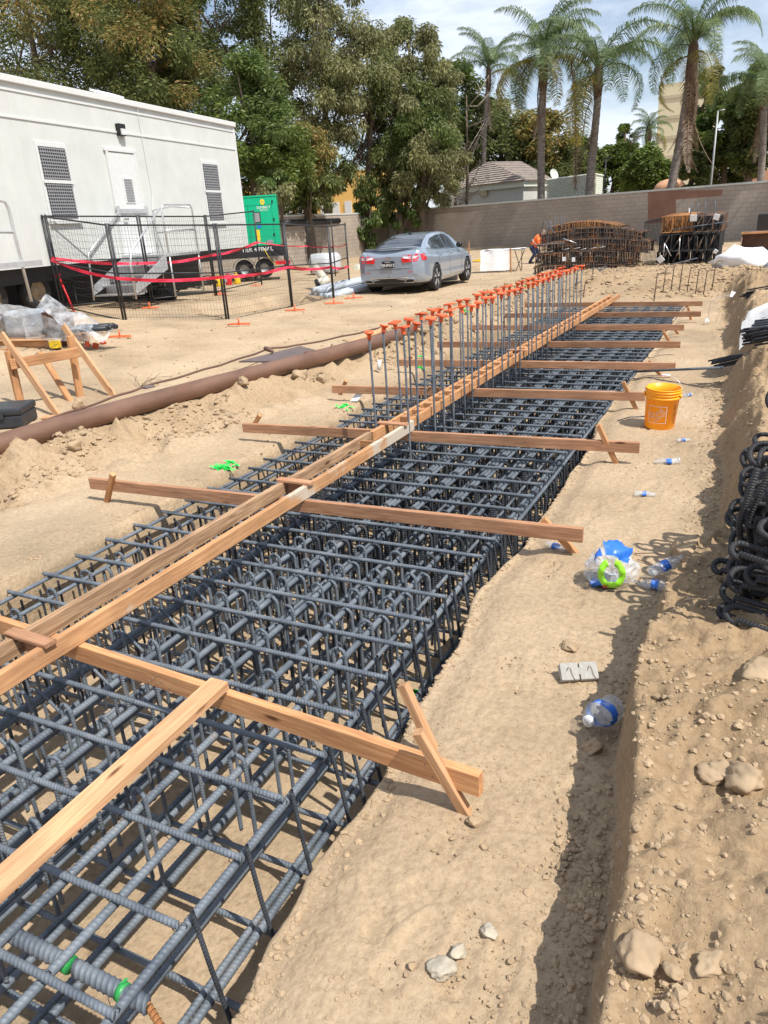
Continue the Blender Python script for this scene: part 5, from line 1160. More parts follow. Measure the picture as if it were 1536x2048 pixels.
s0 = ON(1022, 545); T_ = DY(1021, 496, s0.y); plank('survey_stake', s0 - Vector((0, 0, .1)), T_, .04, .04, MT['fir'], None, up=(0, 1, 0), label='thin wooden stake standing in front of the folding table', cat='stake')
s0 = ON(938, 524); T_ = DY(938, 484, s0.y); plank('survey_stake', s0 - Vector((0, 0, .1)), T_, .05, .05, MT['fir_red'], None, up=(0, 1, 0), label='thin wooden stake behind the front of the car', cat='stake')
p = ON(968, 523); mb = MB(); 
for k in range(5): mb.tube([p + Vector((.5 * math.cos(a) + .1 * k, .5 * math.sin(a), .05 + .02 * k)) for a in np.linspace(0, 6.2, 14)], .018, 5)
solo('yellow_rope', mb, MT['yellow'], 'yellow rope coil lying on the dirt left of the folding table', 'rope', loc=p, smooth=True)

# ---------------- right side: bundles, bent bars, tarps ----------------
def rods(name, a, b, n, r, spread, m, label, seed, cat='rebar bundle', sag=0, bend=0):
    rg = random.Random(seed); t = thing(name, label, cat, tuple(a)); d = (b - a); X = d.normalized(); Yv = Vector((0, 0, 1)).cross(X).normalized(); Zv = X.cross(Yv)
    for k in range(n):
        oy, oz = rg.uniform(-spread, spread), abs(rg.uniform(0, spread * .9)); s, e_ = rg.uniform(0, .1), rg.uniform(.86, 1)
        P = [a + d * s + Yv * oy + Zv * oz, a + d * .5 * (s + e_) + Yv * (oy * .8) + Zv * (oz + sag), a + d * e_ + Yv * (oy + rg.uniform(-.04, .04)) + Zv * oz]
        if bend: P += [P[-1] + Zv * .06 + X * .03 + Yv * .02, P[-1] + Zv * .10 - Yv * .1 * bend]
        part('bar', MB().tube(P, r, 6), MT[m], t, smooth=True, world=True)
    return t
a_, b_ = at(1258, 745, .02), at(1430, 737, .20); 
rods('rebar_bundle', at(1255, 746, .015), at(1475, 736, .27) , 3, .013, .022, 'rebar', 'few long dark bars reaching from the cage edge to the right bank', 1)
a_ = at(1420, 736, .22); b_ = a_ + Vector((.95, .32, .20)); rods('rebar_bundle', a_, b_, 14, .010, .075, 'rebar_dark', 'thick dark bar bundle lying across the right bank at mid height', 2, bend=1)
for k, (px, py, z, dx, dy, n, lab) in enumerate([(1425 + 60, 690, .50, .9, .3, 26, 'dark heap of straight bars under the large white sheet'), (1500, 668, .60, .8, -.1, 14, 'shiny bars sticking out below the large white sheet'), (1482, 598, .50, .9, .4, 14, 'dark bars under the far edge of the large white sheet'), (1530, 545, .48, .15, 1.2, 12, 'upright looking pale bar bundle at the right edge near the pile of cages')]):
    a_ = at(px, py, z); rods('rebar_bundle', a_, a_ + Vector((dx, dy, .12)), n, .011 if k < 2 else .012, .16 if k < 3 else .12, 'rebar_dark' if k in (0, 2) else 'rebar', lab, 5 + k, bend=(k == 0))
# white sheet on the bundles
tc0 = at(1486, 660, .55)
twp = thing('white_sheet', 'large crumpled white sheet over the bars at the right edge', 'sheet', tuple(tc0))
def shf(u, v):
    x = -.02 + 1.3 * u; y = -.1 + 1.2 * v; z = .10 + .42 * np.sin(np.clip(u * 1.6, 0, 1.6)) ** .7 * (1 - .5 * (v - .5) ** 2) - .12 * (v < .08) + .03 * np.sin(11 * u + 5 * v) + .02 * np.sin(17 * v)
    return np.stack([x + .25 * v, y, z], -1)
sheet(shf, 26, 22, 'cloth', MT['tarp'], twp, amp=.008); sheet(lambda u, v: np.stack([-.02 + 1.3 * u, -.1 - .05 * v + .02 * np.sin(10 * u), .10 + .42 * np.sin(np.clip(u * 1.6, 0, 1.6)) ** .7 * .87 - .30 * v], -1), 26, 6, 'hem', MT['tarp'], twp, amp=.006)
rods('rebar_bundle', at(1520, 742, .40), at(1536, 700, .62) + Vector((.6, .2, 0)), 7, .012, .07, 'rebar', 'loose bars below the dark heap at the right edge', 31)
# tangled pile of bent bars at right edge
bc = at(1512, 1230, .36)
bp = thing('bent_bar_pile', 'tall dark pile of bent and looped reinforcing bars at the right edge on the bank', 'bent bars', tuple(bc))
rgb = random.Random(9)
nb = 0
for row, (cx_, cy_) in enumerate([(.12, 2.95), (.15, 3.1), (.17, 3.3), (.15, 3.55), (.20, 3.85), (.2, 4.2)]):
    for lv in range(15 - row):
        z = .37 + .040 * lv + (.05 * row); x0b = cx_ - .13 + .011 * lv + rgb.uniform(-.06, .06) - .05 * math.sin(lv * .9); y = cy_ + rgb.uniform(-.15, .15); r = rgb.uniform(.028, .055); L = rgb.uniform(.4, .9); tz = rgb.uniform(-.16, .20)
        P = [(x0b + L, y - r, z + tz), (x0b + r, y - r, z)]
        for a in np.linspace(-math.pi / 2, -1.5 * math.pi, 9): P.append((x0b + r + r * math.cos(a), y + r * math.sin(a), z + .03 * math.sin(a) * (1 + tz * 3)))
        P += [(x0b + L * .8, y + r * rgb.uniform(.6, 1.4), z + tz * .6)]
        part('bent_bar', MB().tube(P, .0125, 8), MT['rebar_dark'], bp, smooth=True, world=True); nb += 1
for k in range(5):
    P = [(.06 + .05 * k, 3.0 + .06 * k, .95), (.02 + .03 * k, 3.05 + .06 * k, .7), (.08 + .04 * k, 3.0 + .05 * k, .38)]; part('bent_bar', MB().tube(P, .0125, 8), MT['rebar_dark'], bp, smooth=True, world=True)
mb = MB(); a_ = at(1468, 1035, .44); mb.tube([at(1449, 1042, .42), at(1456, 1034, .45), at(1482, 1030, .5)], .004, 4); mb.tube([at(1418, 1148, .3), at(1432, 1137, .34), at(1460, 1110, .42)], .004, 4); solo('tie_wire', mb, MT['alu'], 'thin bright tie wires poking out left of the bent bar pile', 'wire', loc=a_)
# wire hoop on the path near the bucket, wires near bottle
mb = MB(); P = [ON(a, b, dz) for a, b, dz in [(1268, 1107, .01), (1310, 1106, .03), (1350, 1115, .05), (1372, 1135, .06), (1385, 1150, .05), (1370, 1165, .03), (1352, 1180, .01)]]; mb.tube(P, .003, 4); P = [ON(a, b, dz) for a, b, dz in [(1275, 1119, .01), (1300, 1125, .02), (1312, 1135, .0)]]; mb.tube(P, .003, 4); solo('tie_wire', mb, MT['cable'], 'long thin rusty wire curling over the dirt behind the bottles', 'wire', loc=P[0])
mb = MB(); mb.tube([ON(1235, 841, .01), ON(1260, 834, .02), ON(1292, 832, .01)], .006, 5); solo('steel_strip', mb, MT['rebar'], 'thin grey rod on the path left of the orange bucket', 'rod', loc=ON(1260, 834), smooth=True)
for k, (a, b, s_) in enumerate([(1465, 592, .10), (1415, 645, .06), (1173, 588, .09)]):
    p = ON(a, b, .04); o = part('tag', MB().box((0, 0, .04), (s_, .01, s_ * 1.1)), MT['paper'], None); o.location = p; o.rotation_euler = (R_(-25), R_(15 - 30 * k), R_(20 * k)); tagp(o, ['white paper tag stuck in the dirt below the far bar bundles', 'small white tag hanging on a bent wire on the right slope', 'small white tag on the dirt at the far end of the trench'][k], 'tag')
mb = MB(); q = ON(1414, 650); mb.tube([q, q + Vector((.02, 0, .35)), q + Vector((.12, .02, .45)), q + Vector((.32, .06, .48))], .004, 4); solo('bent_wire', mb, MT['alu'], 'thin bent wire standing on the right slope beside the trench end', 'wire', loc=q)
p = ON(712, 803); V = [(-.05, -.03, .01), (.04, -.05, .02), (.07, .03, .09), (.01, .05, .12), (-.04, .03, .05)]; mb = MB().add(V, [(0, 1, 2), (0, 2, 3), (0, 3, 4)]); o = part('paper_scrap', mb, MT['paper'], None, solid=.002); o.location = p; o.scale = (1.2, 1.2, 1.0); tagp(o, 'crumpled white paper scrap on the left lip of the trench', 'paper')
p = ON(758, 745); mb = MB().tube([p + Vector((0, 0, .03)), p + Vector((.01, .02, .17))], .03, 9); o = solo('spray_can', mb, MT['white'], 'white spray can with green bottom standing behind the first dowels', 'spray can', loc=p, smooth=True)
blob('white_sheet', 1485, 535, 1.25, .42, 'tarp', 'white crumpled sheet on the ground right of the pile of cages', 'sheet', 31, flat=.55)
blob('white_sheet', 1478, 505, .6, .2, 'paper', 'small white sheet behind the larger crumpled one', 'sheet', 32)
# digger bucket at right edge
c = ON(1530, 512); bk = thing('digger_bucket', 'rusty brown digger bucket resting on the ground at the right edge', 'digger bucket', tuple(c + Vector((.2, .3, 0))))
V = [(-1, -.5, .0), (-1, .5, .1), (-1, .5, .8), (-1, -.2, .75), (1, -.5, 0), (1, .5, .1), (1, .5, .8), (1, -.2, .75)]; mb = MB().add(V, [(0, 1, 5, 4), (1, 2, 6, 5), (2, 3, 7, 6), (0, 3, 2, 1), (4, 5, 6, 7)]); part('shell', mb, MT['pipe'], bk, solid=.04); part('lip', MB().box((0, -.22, .77), (2.05, .08, .06)), MT['fir'], bk)
b0_ = ON(1522, 488); bq = ON(1530, 500); mq = thing('pile_edge', 'dark box standing in for the edge of a pile, partly in view at the right edge', 'pile_edge', tuple(bq + Vector((.3, .6, 0))), rz=R_(20)); part('body', MB().box((0, 0, .75), (1.0, 1.4, 1.1)), MT['black'], mq, bevel=.06); part('lower_box', MB().box((0, 0, .2), (1.2, 1.7, .4)), MT['rubber'], mq, bevel=.15)  # plain dark boxes standing in for the edge of a pile
# ---------------- car ----------------
# local frame: x forward, y left, z up; origin on the ground under the middle of the rear axle
cpos = Vector((-8.62, 18.75, .14)); cpos.z = hz(cpos.x, cpos.y) + .0
car = thing('parked_car', 'grey blue four door sedan parked on the dirt, seen from behind', 'car', tuple(cpos), rz=R_(90 + 3.5))
XS = [-1.06, -1.03, -.98, -.85, -.60, -.30, 0.0, .35, .75, 1.15, 1.6, 2.05, 2.45, 2.8, 3.2, 3.55, 3.75, 3.84]
#       bottom z, bumper/sill half width, max half width, belt z, belt half width, roof z (centre), roof half width
def key(x):
    K = {
     'zb': ([-1.06, -.95, -.6, -.3, .4, 2.3, 3.0, 3.6, 3.84], [.38, .28, .24, .22, .20, .20, .22, .22, .34]),
     'w0': ([-1.06, -.98, -.85, -.5, 0, 3, 3.4, 3.7, 3.84], [.60, .80, .88, .91, .92, .92, .88, .74, .52]),
     'w1': ([-1.06, -.98, -.85, -.5, 0, 1.5, 3, 3.4, 3.7, 3.84], [.66, .83, .90, .925, .93, .925, .925, .89, .78, .56]),
     'zs': ([-1.06, -.98, -.85, 0, 3, 3.6, 3.84], [.62, .66, .68, .66, .62, .58, .50]),
     'zt': ([-1.06, -1.0, -.9, -.6, -.1, .4, 1.5, 2.4, 3.0, 3.6, 3.84], [.90, 1.02, 1.055, 1.065, 1.02, .99, .96, .95, .88, .76, .62]),
     'wt': ([-1.06, -.98, -.85, -.5, 0, 1.5, 2.6, 3.2, 3.6, 3.84], [.56, .72, .78, .81, .83, .84, .82, .76, .64, .42]),
     'zr': ([-1.06, -1.0, -.9, -.62, -.45, 0.0, .45, .9, 1.4, 1.8, 2.15, 2.6, 3.0, 3.6, 3.84], [.93, 1.06, 1.10, 1.105, 1.13, 1.28, 1.39, 1.435, 1.45, 1.43, 1.33, 1.08, 1.0, .84, .66]),
     'wr': ([-1.06, -.9, -.62, -.45, 0, .45, .9, 1.8, 2.15, 2.6, 3.0, 3.84], [.50, .66, .72, .68, .60, .56, .56, .57, .62, .72, .60, .36])}
    return {k: float(np.interp(x, *v)) for k, v in K.items()}
def sect(x):
    k = key(x); zr, wr = k['zr'], k['wr']; zt, wt = k['zt'], k['wt']; m = .5
    pts = [(0, k['zb']), (k['w0'] * .82, k['zb']), (k['w0'], k['zb'] + .10), (k['w1'], k['zs'] - .12), (k['w1'], k['zs'] + .05), (k['w1'] * .985, zt - .14), (wt + .03, zt - .01), (wt - .01, zt + .02 if zr - zt > .08 else zt + .01),
           (wt + (wr - wt) * .55, zt + (zr - .03 - zt) * .55), (wr, max(zr - .035, zt + .02)), (wr * .72, zr - .006), (wr * .36, zr), (0, zr + .004)]
    return pts
NX = 150; xsC = np.linspace(-1.06, 3.84, NX)
def spl(pts, n):
    P = np.array(pts); t = np.concatenate([[0], np.cumsum(np.linalg.norm(np.diff(P, axis=0), axis=1) ** .5)]); t /= t[-1]; u = np.linspace(0, 1, n)
    out = []
    for uu in u:   # catmull-rom on chord-length parameter
        i = min(len(t) - 2, max(0, int(np.searchsorted(t, uu) - 1))); f = (uu - t[i]) / (t[i + 1] - t[i] + 1e-9)
        p0, p1, p2, p3 = P[max(i - 1, 0)], P[i], P[i + 1], P[min(i + 2, len(P) - 1)]
        m1 = (p2 - p0) * .5; m2 = (p3 - p1) * .5
        out.append((2 * f ** 3 - 3 * f ** 2 + 1) * p1 + (f ** 3 - 2 * f ** 2 + f) * m1 + (-2 * f ** 3 + 3 * f ** 2) * p2 + (f ** 3 - f ** 2) * m2)
    return np.array(out)
NS = 60
G = np.array([np.column_stack([np.full(NS, x), spl(sect(x), NS)]) for x in xsC])      # (NX, NS, 3) right half has y = -
# smooth along the length
for _ in range(3): G[1:-1] = .25 * G[:-2] + .5 * G[1:-1] + .25 * G[2:]
AX = [(0.0, .335), (2.83, .335)]; AR = .375
def arch(V):
    V = V.copy()
    for cx_, cz_ in AX:
        d = np.hypot(V[:, 0] - cx_, V[:, 2] - cz_); low = (np.abs(V[:, 1]) > .6) & (V[:, 2] < .78)
        m_ = low & (np.abs(d - AR) < .022); sc = AR / d[m_]
        V[m_, 0] = cx_ + (V[m_, 0] - cx_) * sc; V[m_, 2] = cz_ + (V[m_, 2] - cz_) * sc
    return V
mb = MB()
for s in (-1, 1):
    V = G.reshape(-1, 3).copy(); V[:, 1] *= s; V = arch(V)
    i = np.arange(NX - 1)[:, None] * NS; j = np.arange(NS - 1)[None, :]; Q = np.stack([i + j, i + j + 1, i + NS + j + 1, i + NS + j], -1).reshape(-1, 4)
    if s > 0: Q = Q[:, ::-1]
    c_ = V[Q].mean(1); keep = np.ones(len(Q), bool)
    for cx_, cz_ in AX: keep &= ~((np.hypot(c_[:, 0] - cx_, c_[:, 2] - cz_) < AR - .004) & (np.abs(c_[:, 1]) > .6) & (c_[:, 2] < .8))
    mb.addq(V, Q[keep])
for e in (0, NX - 1):
    V = np.concatenate([G[e], (G[e] * [1, -1, 1])[::-1]]); cc = V.mean(0); V = np.vstack([V, cc]); n = len(V) - 1; mb.add(V, [(k, (k + 1) % n, n) for k in range(n)])
body = part('body', mb, MT['car'], car, smooth=True)
mb = MB().bbox(-.85, 3.6, -.72, .72, .2, .5); part('underbody', mb, MT['black'], car)
def surf(x, s):   # point on the right side surface, s in 0..1 of the section
    fx_ = (x + 1.06) / 4.9 * (NX - 1); i = int(min(max(fx_, 0), NX - 2)); f = fx_ - i; g_ = G[i] * (1 - f) + G[i + 1] * f; q = s * (NS - 1); j = int(min(q, NS - 2)); r = q - j; p = g_[j] * (1 - r) + g_[j + 1] * r; return p
def s_at_z(x, z, lo=.25, hi=1.0):
    for s in np.linspace(lo, hi, 160):
        if surf(x, s)[2] >= z: return s
    return hi
def patch(nm, poly_fn, nu, nv, m, off, par=None, both=True, sides=(-1, 1)):
    for sd_ in (sides if both else (-1,)):
        P = np.zeros((nv, nu, 3))
        for a in range(nv):
            for b in range(nu):
                x, z = poly_fn(b / (nu - 1), a / (nv - 1)); s = s_at_z(x, z); p = surf(x, s); P[a, b] = (p[0], p[1], p[2])
        dx = np.gradient(P, axis=1); dz_ = np.gradient(P, axis=0); N = np.cross(dx, dz_); N /= np.linalg.norm(N, axis=2, keepdims=True) + 1e-9
        if N[nv // 2, nu // 2, 1] < 0: N = -N
        P = P + N * off
        P[..., 1] *= -1 if sd_ < 0 else 1
        i = np.arange(nv - 1)[:, None] * nu; j = np.arange(nu - 1)[None, :]; Q = np.stack([i + j, i + j + 1, i + nu + j + 1, i + nu + j], -1).reshape(-1, 4); mb = MB().addq(P.reshape(-1, 3), Q); part(nm, mb, m, par or car, smooth=True, solid=.0)
# side glass: quarter, rear door, front door
def win(x0, x1, lean0=0, lean1=0):
    def f(u, v):
        x = x0 + (x1 - x0) * u; k = key(x); zl_ = k['zt'] + .045; zh = k['zr'] - .085
        return x + v * (lean0 * (1 - u) + lean1 * u), zl_ + (max(zh, zl_ + .02) - zl_) * v
    return f
patch('side_window', win(-.02, .27, .10, .02), 8, 6, MT['dark_glass'], .006); patch('side_window', win(.30, 1.12, .02, 0), 14, 8, MT['dark_glass'], .006); patch('side_window', win(1.18, 2.10, 0, -.22), 16, 8, MT['dark_glass'], .006)
def line(x0, z0_, x1, z1_, w): return lambda u, v: (x0 + (x1 - x0) * u, z0_ + (z1_ - z0_) * u + w * v)
patch('window_trim', lambda u, v: (-.08 + 2.3 * u, key(-.08 + 2.3 * u)['zt'] + .018 + .018 * v), 20, 2, MT['chrome'], .008)
# shut lines
for x0_, x1_ in ((.30, .22), (1.15, 1.13), (2.22, 2.20)):
    patch('shut_line', lambda u, v, a=x0_, b=x1_: (a + (b - a) * v + .012 * u, .30 + (key(a)['zt'] + .02 - .30) * v), 2, 14, MT['car_trim'], .003)
patch('sill_trim', lambda u, v: (.42 + 1.98 * u, .235 + .05 * v), 12, 2, MT['car_trim'], .006)
for x in (.42, 1.32):
    for sd_ in (-1, 1):
        p = surf(x, s_at_z(x, .87)); mb = MB().box((x, sd_ * (p[1] + .012), .875), (.19, .028, .032)); part('door_handle', mb, MT['car'], car, bevel=.008)
# rear window: surface between the roof and the boot lid
mb = MB(); nu, nv = 16, 10; P = []
for a in range(nv):
    x = -.42 + (.40 + .42) * a / (nv - 1)
    for b in range(nu):
        k = key(x); yy = (b / (nu - 1) * 2 - 1); wmax = k['wr'] * (.92 + .06 * (1 - a / nv)); y = yy * wmax
        gs = G[int((x + 1.06) / 4.9 * (NX - 1))]; ys_ = gs[35:, 1][::-1]; zs_ = gs[35:, 2][::-1]; z = np.interp(abs(y), ys_, zs_); P.append((x, y, z + .012))
i = np.arange(nv - 1)[:, None] * nu; j = np.arange(nu - 1)[None, :]; mb.addq(np.array(P), np.stack([i + j, i + j + 1, i + nu + j + 1, i + nu + j], -1).reshape(-1, 4)); part('rear_window', mb, MT['dark_glass'], car, smooth=True)
# front screen
mb = MB(); P = []
for a in range(nv):
    x = 1.88 + .72 * a / (nv - 1)
    for b in range(nu):
        k = key(x); y = (b / (nu - 1) * 2 - 1) * k['wr'] * .92; gs = G[int((x + 1.06) / 4.9 * (NX - 1))]; z = np.interp(abs(y), gs[35:, 1][::-1], gs[35:, 2][::-1]); P.append((x, y, z + .012))
mb.addq(np.array(P), np.stack([i + j, i + j + 1, i + nu + j + 1, i + nu + j], -1).reshape(-1, 4)); part('windscreen', mb, MT['dark_glass'], car, smooth=True)
# rear details: helper gives the x of the tail at (y,z)
def tailx(y, z):
    best = None
    for i_ in range(0, 40):
        g_ = G[i_]; ok = (g_[:, 2] > .30); w_ = np.interp(z, g_[6:38, 2], g_[6:38, 1]) if z < g_[6:38, 2].max() else 0
        zt_ = g_[:, 2].max()
        if z <= zt_ and abs(y) <= w_: return xsC[i_]
    return -.8
def tpatch(nm, pts, nu, nv, m, off, par=None):
    """bilinear patch through four (y,z) corners laid on the tail"""
    A, B, C_, D_ = [np.array(q) for q in pts]; P = []
    for a in range(nv):
        for b in range(nu):
            u, v = b / (nu - 1), a / (nv - 1); q = (A * (1 - u) + B * u) * (1 - v) + (D_ * (1 - u) + C_ * u) * v; P.append((tailx(q[0], q[1]) - off, q[0], q[1]))
    P = np.array(P).reshape(nv, nu, 3)
    for _ in range(2): P[:, 1:-1, 0] = .5 * P[:, 1:-1, 0] + .25 * (P[:, :-2, 0] + P[:, 2:, 0])
    i = np.arange(nv - 1)[:, None] * nu; j = np.arange(nu - 1)[None, :]; mb = MB().addq(P.reshape(-1, 3), np.stack([i + j, i + j + 1, i + nu + j + 1, i + nu + j], -1).reshape(-1, 4)); return part(nm, mb, m, par or car, smooth=True, solid=-.0)
for s in (-1, 1):
    tl = tpatch('tail_light', [(s * .38, .78), (s * .90, .80), (s * .89, .975), (s * .36, .955)], 24, 6, MT['tail_red'], .018)
    tpatch('lamp_lens', [(s * .42, .875), (s * .60, .865), (s * .60, .915), (s * .40, .93)], 6, 3, MT['tail_clear'], .024, tl); tpatch('lamp_lens', [(s * .64, .86), (s * .74, .865), (s * .76, .925), (s * .66, .925)], 6, 3, MT['tail_clear'], .024, tl)
    tpatch('lamp_edge', [(s * .618, .79), (s * .63, .79), (s * .655, .965), (s * .643, .965)], 3, 4, MT['car_trim'], .026, tl)
    patch('tail_light_side', lambda u, v: (-.93 + .20 * u, .80 + .015 * u + (.17 - .10 * u) * v), 6, 4, MT['tail_red'], .012, sides=(s,))
    tpatch('reflector', [(s * .52, .545), (s * .80, .555), (s * .80, .57), (s * .52, .56)], 6, 2, MT['tail_red'], .012)
    ex_ = part('exhaust_tip', MB().add([(-1.075, s * a, z) for a, z in ((.42, .30), (.66, .30), (.69, .37), (.50, .385))] + [(-.98, s * a, z) for a, z in ((.42, .30), (.66, .30), (.69, .37), (.50, .385))], [(0, 1, 5, 4), (1, 2, 6, 5), (2, 3, 7, 6), (3, 0, 4, 7)]), MT['chrome'], car, solid=.012)
    part('exhaust_hole', MB().add([(-1.062, s * a, z) for a, z in ((.44, .308), (.65, .308), (.675, .362), (.51, .375))], [(0, 1, 2, 3)]), MT['ink'], ex_)
    # door mirror
    mp_ = surf(2.02, s_at_z(2.02, 1.0)); mb = MB().lathe([(0, -.09), (.05, -.08), (.075, -.03), (.08, .03), (.05, .08), (0, .09)], (2.02, s * (mp_[1] + .13), 1.05), 12, Euler((R_(90), 0, 0)).to_matrix(), sx=.8); part('door_mirror', mb, MT['car_trim'], car, smooth=True)
tpatch('boot_panel', [(-.35, .64), (.35, .64), (.40, .80), (-.40, .80)], 10, 4, MT['car'], .006)
pl_ = tpatch('number_plate', [(-.165, .665), (.165, .665), (.165, .825), (-.165, .825)], 3, 3, MT['car_trim'], .035)
MP = Matrix(((0, 0, -1, 0), (-1, 0, 0, 0), (0, 1, 0, 0), (0, 0, 0, 1)))   # text x -> -y, text y -> z, normal -> -x
def tt(body, size, y, z, m, off, nm='lettering', sx=1.0, par=pl_):
    x = tailx(0, z) - off; M = MP.copy(); M.translation = (x, y, z); return text_mesh(nm, body, size, MT[m], par, M, .001, sx=sx)
tt('9JNP073', .098, 0, .725, 'paper', .042); tt('California', .038, .01, .805, 'paper', .042)
mb = MB()
ex0 = tailx(0, .90) - .03
for s in (-1, 1): mb.box((ex0, s * .034, .895), (.012, .014, .075), rot=Euler((R_(-6 * s), 0, 0)).to_matrix())
mb.box((ex0, 0, .893), (.012, .06, .012)); 
for a, b in (((-.058, .935), (.058, .935)), ((-.052, .855), (.052, .855))): mb.box((ex0, 0, a[1]), (.010, .11, .008))
for s in (-1, 1): mb.box((ex0, s * .056, .895), (.010, .008, .08))
part('emblem', mb, MT['chrome'], car)
# spoiler, shark fin, bumper lower trim
P = []; mb = MB()
for y in np.linspace(-.70, .70, 15): P += [(-.93 + .10 * (y / .7) ** 2, y, 1.10), (-1.055 + .16 * (y / .7) ** 2, y, 1.135), (-.97 + .12 * (y / .7) ** 2, y, 1.112)]
mb.addq(np.array(P), [(3 * k, 3 * k + 3, 3 * k + 4, 3 * k + 1) for k in range(14)] + [(3 * k + 1, 3 * k + 4, 3 * k + 5, 3 * k + 2) for k in range(14)]); part('boot_spoiler', mb, MT['car'], car, smooth=True, solid=.008)
mb = MB().add([(.55, -.03, 1.41), (.55, .03, 1.41), (.78, -.025, 1.43), (.78, .025, 1.43), (.58, 0, 1.50)], [(0, 2, 4), (1, 4, 3), (0, 4, 1), (0, 1, 3, 2)]); part('roof_antenna', mb, MT['car_trim'], car)
tpatch('diffuser', [(-.78, .30), (.78, .30), (.74, .40), (-.74, .40)], 16, 3, MT['car_trim'], .004)
tpatch('bumper_strip', [(-.74, .405), (.74, .405), (.74, .425), (-.74, .425)], 16, 2, MT['chrome'], .012)
tpatch('boot_seam', [(-.60, .630), (.60, .630), (.60, .638), (-.60, .638)], 14, 2, MT['car_trim'], .008)
for cx_, cz_ in AX:
    for s in (-1, 1):
        yy = s * .83; rx = Matrix.Rotation(R_(-90 * s), 3, 'X')
        w_ = part('wheel', MB().lathe([(.22, -.10), (.31, -.115), (.335, -.09), (.335, .09), (.31, .115), (.235, .105), (.22, .06)], (cx_, yy, cz_), 36, Matrix.Rotation(R_(90), 3, 'X')), MT['rubber'], car, smooth=True)
        part('rim', MB().lathe([(.235, .0), (.235, .03 + .06), (.222, .095), (.218, .05), (.05, .04), (0, .04)] if True else [], (cx_, yy, cz_), 36, rx), MT['black'], w_, smooth=True)
        mb = MB()
        for k in range(5):
            a = k * 2 * math.pi / 5 + .3
            for da in (-.16, .16):
                p0 = np.array((cx_ + .05 * math.cos(a), yy + s * .098, cz_ + .05 * math.sin(a))); p1 = np.array((cx_ + .222 * math.cos(a + da), yy + s * .092, cz_ + .222 * math.sin(a + da))); q = np.array((-(p1 - p0)[2], 0, (p1 - p0)[0])); q /= np.linalg.norm(q); wdt = .010
                mb.add([p0 - q * wdt, p0 + q * wdt, p1 + q * wdt * 1.4, p1 - q * wdt * 1.4], [(0, 1, 2, 3)])
        part('spokes', mb, MT['alu'], w_, solid=.008)
        part('arch_lining', MB().lathe([(AR - .005, -.16), (AR - .005, .055), (.20, .055)], (cx_, s * .80, cz_), 30, Matrix.Rotation(R_(90 * s), 3, 'X')), MT['ink'], car, smooth=False) if False else None
        L_ = [(cx_ + (AR + .004) * math.cos(a), cz_ + (AR + .004) * math.sin(a)) for a in np.linspace(-.15, math.pi + .15, 24)]; P = []
        for x_, z_ in L_: P += [(x_, s * .60, z_), (x_, s * .905, z_)]
        mb = MB().addq(np.array(P), [(2 * k, 2 * k + 1, 2 * k + 3, 2 * k + 2) for k in range(23)]); part('wheel_well', mb, MT['ink'], car)
for s in (-1, 1): part('head_light', MB().box((3.66, s * .62, .66), (.16, .28, .09), rot=Euler((0, 0, R_(-28 * s))).to_matrix()), MT['tail_clear'], car, bevel=.02)
# ---------------- worker ----------------
def skin_body(name, J, E_, m, parent, sub=2):
    V = [j[0] for j in J]; me = bpy.data.meshes.new(name); me.from_pydata(V, E_, []); o = link(name, me, m, parent)
    md = o.modifiers.new('skin', 'SKIN'); md.use_smooth_shade = True
    l = me.skin_vertices[0].data if me.skin_vertices else None
    if l is None: me.attributes; 
    return o
wp = ON(1066, 527); wk = thing('person', 'bending worker in orange hi vis top, blue jeans and brown hard hat beside the cages', 'person', tuple(wp), rz=R_(-12)); wk.scale = (.88, .88, .88)
def figure(parent):
    import bmesh
    bm = bmesh.new(); lay = bm.verts.layers.skin.verify()
    def v(p, r, root=False):
        a = bm.verts.new(p); a[lay].radius = (r, r * 1.0); a[lay].use_root = root; return a
    # x = facing direction (towards the cages, +X), bent forward and half crouched
    pel = v((0, 0, .72), .14, True); wai = v((.10, 0, .86), .13); che = v((.24, 0, 1.02), .155); sho = v((.33, 0, 1.12), .13); nek = v((.40, 0, 1.17), .055); hd = v((.46, 0, 1.24), .085); tp = v((.49, 0, 1.33), .08)
    for a, b in ((pel, wai), (wai, che), (che, sho), (sho, nek), (nek, hd), (hd, tp)): bm.edges.new((a, b))
    for s in (-1, 1):
        h = v((.0, s * .10, .66), .10); k = v((.20 + .05 * s, s * .14, .40), .07); an = v((.02 + .1 * s, s * .14, .09), .045); toe = v((.18 + .1 * s, s * .15, .04), .042)
        for a, b in ((pel, h), (h, k), (k, an), (an, toe)): bm.edges.new((a, b))
        sh = v((.33, s * .19, 1.08), .07); el_ = v((.42 + .04 * s, s * .27, .83), .046); wr_ = v((.62, s * .16, .74), .034); pa = v((.69, s * .15, .72), .036)
        for a, b in ((sho, sh), (sh, el_), (el_, wr_), (wr_, pa)): bm.edges.new((a, b))
        for f_ in range(4): t_ = v((.775 - .008 * abs(f_ - 1), s * .15 + (f_ - 1.5) * .021, .70), .009); b_ = v((.725, s * .15 + (f_ - 1.5) * .019, .715), .010); t2 = v((.79, s * .15 + (f_ - 1.5) * .021, .675), .008); bm.edges.new((pa, b_)); bm.edges.new((b_, t_)); bm.edges.new((t_, t2))
        th = v((.705, s * .15 - s * .045, .705), .011); t2 = v((.74, s * .15 - s * .055, .69), .009); bm.edges.new((pa, th)); bm.edges.new((th, t2))
    me = bpy.data.meshes.new('body'); bm.to_mesh(me); bm.free()
    o = link('body', me, MT['skin'], parent); o.modifiers.new('k', 'SKIN'); s_ = o.modifiers.new('s', 'SUBSURF'); s_.levels = 1; s_.render_levels = 1; return o
figure(wk)
